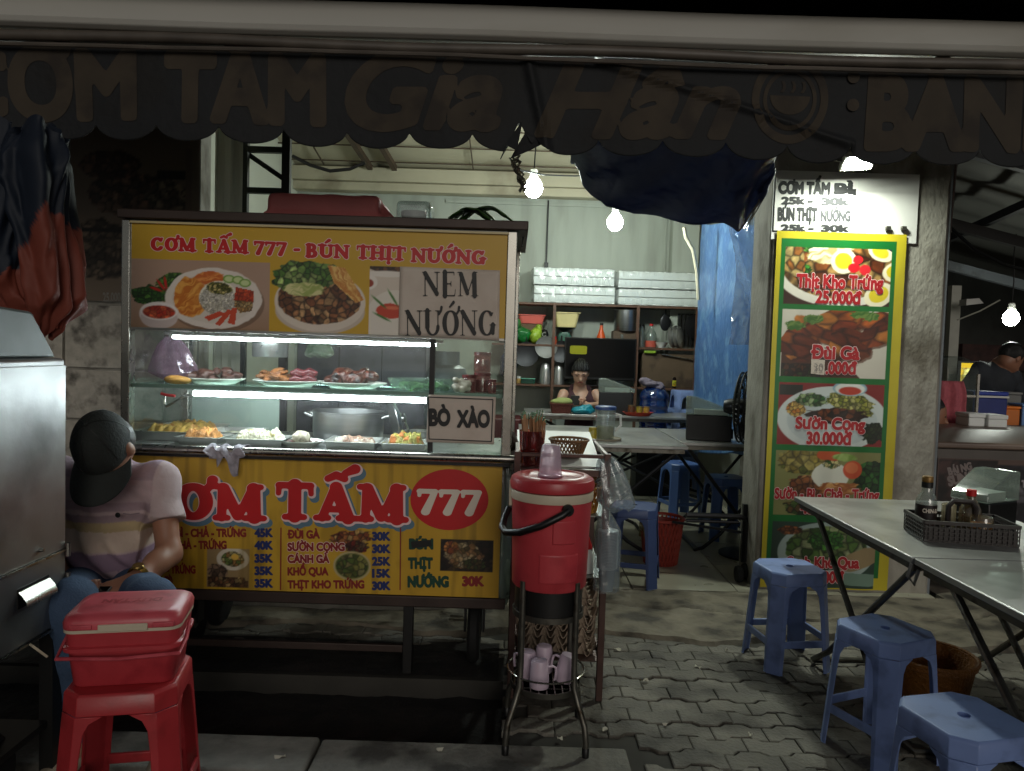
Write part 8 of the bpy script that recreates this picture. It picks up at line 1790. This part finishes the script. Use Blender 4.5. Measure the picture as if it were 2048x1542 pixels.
# phone in his hands
pc_ = at(178, 1189, 2.285); T = Matrix.Translation(pc_) @ Matrix.Rotation(math.radians(-4), 4, 'Y') @ Matrix.Rotation(math.radians(18), 4, 'X')
g = MB(); g.box(-.075, .055, -.036, .036, -.0042, .0042, T=T); t = thing('mobile_phone', 'dark mobile phone held flat by the seated man', 'phone', pc_); obj('case', g, m_black_pl, t, bevel=.003); g = MB(); g.box(-.071, .051, -.033, .033, .0043, .0048, T=T); obj('screen', g, mat('phone screen', (.05,.05,.06), .1, var=0), t)
ms = dup(rs, (pv.x, pv.y+.03, 0), .2, 'red plastic stool under the seated man, hidden behind the cooler', None, (1.0, 1.0, (pv.z-.115)/.46))
# ---- woman behind the back table
wo = thing('person', 'woman in a dark maroon sleeveless top sitting behind the back table', 'person', (at(1160, 800, 7.3).x, 7.3, 0))
YW = 7.28; hc = at(1161, 745, YW-.04); fd = Vector((-.05, -.90, -.43)).normalized(); up = Vector((0, -.43, .90)); up = (up-fd*up.dot(fd)).normalized(); rt = up.cross(fd).normalized(); Rh = np.array([[rt.x, fd.x, up.x], [rt.y, fd.y, up.y], [rt.z, fd.z, up.z]])
S = SDF(.025); S.ell(hc, (.073, .092, .108), Rh); S.ell(H(0, .035, -.06), (.052, .05, .055), Rh, .03); S.cone(H(0, .086, .0), H(0, .103, -.028), .008, .014, .01); S.cone(H(-.018, .083, -.062), H(.018, .083, -.062), .008, .008, .008); S.cone(H(-.045, .075, .022), H(.045, .075, .022), .012, .012, .015)
for s in (-1, 1): S.ell(H(s*.075, -.01, -.01), (.01, .018, .03), Rh, .008)
nk = at(1160, 773, YW+.02); ch = at(1160, 806, YW+.03); sL, sR = at(1192, 788, YW+.02), at(1127, 788, YW+.02); eL, eR = at(1204, 838, YW-.05), at(1116, 838, YW-.05); wL, wR = at(1180, 826, YW-.30), at(1142, 822, YW-.30)
wL.z = wR.z = .86; eL.z = eR.z = .845; pv = Vector((ch.x, YW+.12, .52))
S.cone(H(0, -.03, -.07), V3(nk), .046, .052); S.cone(V3(nk), V3(ch), .06, .10); S.ell(V3(ch), (.145, .095, .13)); S.cone(V3(ch), V3(pv), .12, .14)
for sh_, el, wr in ((sL, eL, wL), (sR, eR, wR)): S.cone(V3(sh_), V3(el), .05, .038); S.cone(V3(el), V3(wr), .038, .025)
hand(S, wL, Vector((-.9, -.35, .1)), (0, -.3, 1), 1, .4); hand(S, wR, Vector((.9, -.35, .1)), (0, -.3, 1), -1, .4)
for s in (-1, 1): S.chain([V3(pv+Vector((s*.09, 0, 0))), V3(pv+Vector((s*.11, -.38, .0))), V3(pv+Vector((s*.11, -.36, -.44)))], [.085, .06, .04]); S.cone(V3(pv+Vector((s*.11, -.36, -.46))), V3(pv+Vector((s*.12, -.50, -.47))), .035, .028)
obj('body', S.mesh(.0065), m_skin2, wo, ang=180)
S = SDF(.02); S.ell(H(0, -.008, .026), (.083, .105, .106), Rh); S.ell(H(0, -.10, .06), (.045, .035, .045), Rh, .02); S.ell(H(0, -.06, -.02), (.07, .05, .07), Rh)
obj('hair', S.mesh(.006, lambda P: .004*np.sin(P[..., 0]*260), lambda P: np.minimum(((P-np.array(hc))@np.array(fd))-.015-np.maximum(((P-np.array(hc))@np.array(up))-.025, 0)*2.3, 9)), m_hair, wo, ang=180)
for s in (-1, 1):
    g = MB(); g.ball(H(s*.030, .081, .004), .0105, .006, .006, 12, 8); obj('eye', g, m_black_pl, wo)
    g = MB(); g.tube([H(s*.014, .090, .024), H(s*.032, .088, .030), H(s*.050, .076, .024)], .0035, 5); obj('eyebrow', g, m_hair, wo)
g = MB(); g.tube([H(-.022, .090, -.060), H(0, .096, -.059), H(.022, .090, -.060)], .0045, 6); obj('lips', g, mat('lips', (.55,.25,.24), .5), wo)
S = SDF(.03); S.ell(V3(ch+Vector((0, .0, -.01))), (.155, .106, .135)); S.cone(V3(ch), V3(pv), .13, .15); S.cone(V3(nk+Vector((.065, .01, -.02))), V3(ch+Vector((.08, 0, .0))), .04, .07); S.cone(V3(nk+Vector((-.065, .01, -.02))), V3(ch+Vector((-.08, 0, .0))), .04, .07)
def vneck(P): x = np.abs(P[..., 0]-ch.x); return np.where(P[..., 1] < ch.y, (P[..., 2]-(ch.z+.0)-x*1.5)*.5, -9)
obj('sleeveless_top', S.mesh(.007, lambda P: .008*(fbm(P[..., 0]*22, P[..., 2]*18, 15, 3)-.5), vneck), mat('dark maroon cloth', (.26,.15,.18), .85, var=.2, scale=12, bump=.3, bscale=60), wo, ang=180)
S = SDF(.03)
for s in (-1, 1): S.chain([V3(pv+Vector((s*.09, 0, 0))), V3(pv+Vector((s*.11, -.38, .0))), V3(pv+Vector((s*.11, -.36, -.40)))], [.10, .075, .06])
obj('trousers', S.mesh(.01), m_dk, wo, ang=180)
g = MB(); p_ = at(1150, 812, YW-.36); g.box(p_.x-.04, p_.x+.04, p_.y-.01, p_.y, .86, .95); o = thing('mobile_phone', 'mobile phone held up by the woman at the back table', 'phone', p_); obj('case', g, m_black_pl, o, bevel=.003)
dup(sd, (pv.x, pv.y, IZ), .1, 'muted blue stool under the woman, behind the back table', 'stools inside the shop')
# ---- man in black at the neighbouring stall, seen from behind
mb_ = thing('person', 'man in a black shirt bending over the neighbouring stall counter', 'person', (at(1995, 800, 6.15).x, 6.15, 0)); YM = 6.15
m_bsh = mat('black shirt', (.17,.185,.21), .8, var=.2, scale=10, bump=.3, bscale=40)
hc = at(2022, 716, YM-.05); fd = Vector((.80, .25, -.55)).normalized(); up = Vector((.4, .1, .8)); up = (up-fd*up.dot(fd)).normalized(); rt = up.cross(fd).normalized(); Rh = np.array([[rt.x, fd.x, up.x], [rt.y, fd.y, up.y], [rt.z, fd.z, up.z]])
nk = at(2000, 732, YM); ch = at(1983, 765, YM); be = at(1968, 815, YM+.02); pv = at(1963, 850, YM+.02); pv.z = .95
sL, sR = at(1960, 738, YM-.02), at(2024, 752, YM); eL, eR = at(1934, 776, YM-.12), at(2040, 800, YM+.05); wL, wR = at(1973, 806, YM-.2), at(2073, 812, YM+.05)
S = SDF(.03); S.ell(hc, (.076, .095, .11), Rh); S.cone(H(0, .095, -.01), H(0, .107, -.03), .009, .014, .01); S.ell(H(0, .04, -.06), (.052, .05, .05), Rh)
for s in (-1, 1): S.ell(H(s*.078, -.01, -.01), (.011, .02, .03), Rh, .008)
S.cone(H(0, -.03, -.06), V3(nk), .052, .06); S.cone(V3(nk), V3(ch), .07, .12); S.ell(V3(ch), (.16, .11, .15)); S.cone(V3(be), V3(pv), .13, .14)
for sh_, el, wr in ((sL, eL, wL), (sR, eR, wR)): S.cone(V3(sh_), V3(el), .055, .042); S.cone(V3(el), V3(wr), .042, .028)
hand(S, wL, Vector((.8, .3, -.3)), (0, 1, 0), 1, .4); hand(S, wR, Vector((.8, .1, -.5)), (0, 0, -1), 1, .4)
for s in (-1, 1): S.chain([V3(pv+Vector((s*.09, 0, 0))), V3(Vector((pv.x+s*.1, YM+.0, .50))), V3(Vector((pv.x+s*.1, YM+.04, .09)))], [.095, .065, .042]); S.cone(V3(Vector((pv.x+s*.1, YM+.04, .055))), V3(Vector((pv.x+s*.11, YM+.18, .045))), .038, .03)
obj('body', S.mesh(.008), m_skin, mb_, ang=180)
S = SDF(.04); S.cone(V3(nk+Vector((-.01, 0, -.03))), V3(ch), .08, .13); S.ell(V3(ch), (.175, .125, .16)); S.cone(V3(be), V3(pv+Vector((0, 0, .02))), .145, .15)
for sh_, el, wr in ((sL, eL, wL), (sR, eR, wR)): S.cone(V3(sh_), V3(el), .066, .056); S.cone(V3(el), V3(el.lerp(wr, .7)), .055, .045)
obj('shirt', S.mesh(.008, lambda P: .012*(fbm(P[..., 0]*14, P[..., 2]*14, 25, 3)-.5)), m_bsh, mb_, ang=180)
S = SDF(.015); S.ell(H(0, -.018, .03), (.086, .098, .098), Rh); obj('hair', S.mesh(.006, None, lambda P: (P-np.array(hc))@np.array(fd)-.03-np.maximum(((P-np.array(hc))@np.array(up))-.05, 0)*2), m_hair, mb_, ang=180)
S = SDF(.03); S.ell(V3(pv), (.165, .13, .11))
for s in (-1, 1): S.chain([V3(pv+Vector((s*.09, 0, 0))), V3(Vector((pv.x+s*.1, YM, .50))), V3(Vector((pv.x+s*.1, YM+.04, .10)))], [.11, .08, .065])
obj('trousers', S.mesh(.01), m_dk, mb_, ang=180)
# ---- somebody half hidden behind the grey column
pe = thing('person', 'person sitting behind the grey column with only the face side showing', 'person', (at(1862, 828, 5.0).x, 5.0, 0)); YM = 5.05
hc = at(1862, 828, YM); fd = Vector((.85, -.4, -.25)).normalized(); up = Vector((.2, 0, .9)); up = (up-fd*up.dot(fd)).normalized(); rt = up.cross(fd).normalized(); Rh = np.array([[rt.x, fd.x, up.x], [rt.y, fd.y, up.y], [rt.z, fd.z, up.z]])
nk = hc+Vector((-.02, .0, -.16)); ch = hc+Vector((-.04, .02, -.34)); pv = Vector((ch.x, YM+.05, .45))
S = SDF(.025); S.ell(hc, (.073, .092, .108), Rh); S.ell(H(0, .035, -.06), (.05, .05, .05), Rh, .03); S.cone(H(0, .088, .0), H(0, .104, -.028), .008, .014, .01)
S.cone(H(0, -.03, -.07), V3(nk), .046, .052); S.cone(V3(nk), V3(ch), .06, .10); S.ell(V3(ch), (.145, .10, .14)); S.cone(V3(ch), V3(pv), .12, .14)
for s in (-1, 1):
    e_ = ch+Vector((s*.2, -.03, -.15)); S.cone(V3(ch+Vector((s*.15, 0, .07))), V3(e_), .05, .04); w_ = e_+Vector((-s*.07, -.2, -.03)); S.cone(V3(e_), V3(w_), .04, .027); hand(S, w_, Vector((-s*.3, -.9, -.2)), (0, -.2, -1), s, .4)
    S.chain([V3(pv+Vector((s*.09, 0, 0))), V3(pv+Vector((s*.11, -.28, .0))), V3(pv+Vector((s*.11, -.27, -.38)))], [.085, .06, .04]); S.cone(V3(pv+Vector((s*.11, -.27, -.40))), V3(pv+Vector((s*.12, -.38, -.41))), .035, .028)
obj('body', S.mesh(.008), m_skin, pe, ang=180)
S = SDF(.015); S.ell(H(0, -.018, .03), (.082, .094, .094), Rh); obj('hair', S.mesh(.006, None, lambda P: (P-np.array(hc))@np.array(fd)-.04-np.maximum(((P-np.array(hc))@np.array(up))-.05, 0)*2), m_hair, pe, ang=180)
S = SDF(.03); S.ell(V3(ch), (.157, .112, .15)); S.cone(V3(ch), V3(pv), .13, .155); obj('shirt', S.mesh(.009), m_bsh, pe, ang=180)
for s in (-1, 1): g = MB(); g.ball(H(s*.030, .080, .006), .010, .006, .006, 10, 6); obj('eye', g, m_black_pl, pe)
# ================================================================== steel cabinet and bundle at the left edge
SX = -1.315; y1 = 2.205; zt, zb = at(110, 716, 2.2).z, at(118, 1245, 2.2).z; zs = at(115, 1098, 2.2).z
sb = thing('steel_cabinet', 'stainless steel grill cabinet with a recessed pull, cut by the left edge', 'cabinet', (SX-.3, 1.8, 0))
m_ss2 = mat('dented stainless', (.60,.60,.60), .36, .85, var=.12, scale=2.5, rvar=.14, bump=.5, bscale=4, dirt=(.36,.36,.37), dscale=3, dlo=.5, dhi=.8)
g = MB(); g.box(SX-.62, SX, .9, y1, zb, zt); obj('body', g, m_ss2, sb, bevel=.01)
g = MB(); g.box(SX, SX+.004, .9, y1-.004, zs+.004, zt-.02); g.box(SX, SX+.004, .9, y1-.004, zb+.01, zs-.004); obj('side_panel', g, m_ss2, sb, bevel=.002)
g = MB(); g.box(SX+.002, SX+.010, .9, y1, zs-.003, zs+.003); g.box(SX+.0, SX+.008, .9, y1, zb+.0, zb+.006); obj('edge_strip', g, m_ssp, sb)
zh = at(50, 1190, 2.03).z; ya, yb2 = 1.985, 2.12
g = MB(); g.sheet(lambda u, v: (SX+.006+.024*math.sin(PI*v*.5), ya+(yb2-ya)*u, zh-.02+.04*(1-v)), 12, 6, .002); obj('pull', g, m_ssp, sb); g = MB(); g.box(SX+.0042, SX+.006, ya, yb2, zh-.025, zh+.03); obj('recess', g, m_black, sb)
for z in (zs, zs-.09): g = MB(); g.tube([(SX+.012, y1-.004, z-.02), (SX+.012, y1-.004, z+.02)], .007, 8); obj('hinge', g, m_ssp, sb)
g = MB(); g.lathe([(0, 0), (.006, 0), (.006, .012), (0, .013)], (0,0,0), 12, T=Matrix.Translation((SX+.004, 2.08, zs+.03)) @ Matrix.Rotation(PI/2, 4, 'Y')); obj('latch', g, m_ssp, sb)
g = MB(); g.prism([(.9, zt+.002), (y1-.01, zt+.002), (y1-.12, zt+.13), (.9, zt+.20)], lambda u, v, w: (SX-.02-w, u, v), .58); obj('sloped_hood', g, m_gas, sb, bevel=.008)
for x in (SX-.025, SX-.59):
    for y in (1.0, y1-.03): g = MB(); g.box(x-.02, x+.02, y-.02, y+.02, .0, zb); obj('leg', g, m_black, sb)
g = MB(); g.box(SX-.6, SX-.02, .95, y1-.05, .20, .22); obj('lower_shelf', g, m_black, sb)
T = Matrix.Translation((SX-.10, 1.98, .13)) @ Matrix.Rotation(PI/2, 4, 'Y') ; g = MB(); g.lathe([(.08, -.024), (.115, -.028), (.13, 0), (.115, .028), (.08, .024)], (0,0,0), 26, T=T); wq = obj('wheel', g, m_rub, sb); g = MB(); g.lathe([(0, -.02), (.08, -.015), (.08, .015), (0, .02)], (0,0,0), 20, T=T); obj('rim', g, m_gal, wq)
g = MB(); a = at(62, 1290, 2.02); b = at(92, 1312, 2.05); g.bar(a, b, .02, .006); o = obj('reflector_strip', g, mat('pale reflector', (.85,.80,.70), .25, .2)); tag(o, 'pale reflector strip catching light under the steel cabinet', 'reflector')
# gathered tarp bundle, navy above and red below
Yb = 2.30
def bundle(px, pts, rs_, fold, seed, nu=150, nv=90):
    P_ = [at(x, y, Yb) for x, y in pts]; n = len(P_)
    def fn(u, v):
        q = v*(n-1); i = min(int(q), n-2); f = q-i; f = f*f*(3-2*f); c = P_[i].lerp(P_[i+1], q-i); r = rs_[i]+(rs_[i+1]-rs_[i])*f; a = 2*PI*u
        k = 1+.16*math.sin(a*fold+seed+2.5*v)+.22*math.sin(a*3+v*4+seed)-.9*abs(float(fbm(np.array(math.cos(a)*1.6+9+seed), np.array(math.sin(a)*1.6+v*3.2+9), seed, 3))-.5)
        return (c.x+r*k*math.cos(a), c.y+r*.75*k*math.sin(a), c.z+.02*math.sin(a*5+v*9))
    return MB().sheet(fn, nu, nv)
mb = bundle(0, [(55, 255), (45, 330), (60, 430), (85, 520), (100, 600), (92, 650), (80, 668)], [.10, .15, .13, .115, .10, .045, .03], 9, 3)
for q in (bundle(0, [(20, 280), (-20, 400), (-10, 520), (30, 600), (80, 640)], [.14, .15, .12, .07, .03], 7, 8), bundle(0, [(-20, 655), (40, 640), (80, 632), (110, 645)], [.05, .045, .03, .02], 6, 5, 60, 40)): mb.add(q.v, q.f)
o = obj('tarp_bundle', mb, colmat('tarp plastic', .62, .3, bump=.3, bscale=16), ang=180)
P_ = np.array([v[:] for v in mb.v]); e = P_[:, 2]+.12*(fbm(P_[:, 0]*9+4, P_[:, 1]*9+P_[:, 2]*3, 43, 2)-.5); lim = at(120, 425, Yb).z-1.5*np.maximum(at(130, 430, Yb).x-P_[:, 0], 0)
cc = np.where(((e < lim) | (P_[:, 2] < at(40, 622, Yb).z))[:, None], np.array([.46, .22, .17]), np.array([.08, .11, .16])); setcol(o, lin(cc)); tag(o, 'gathered navy and red tarp bundle hanging at the left edge', 'tarp')
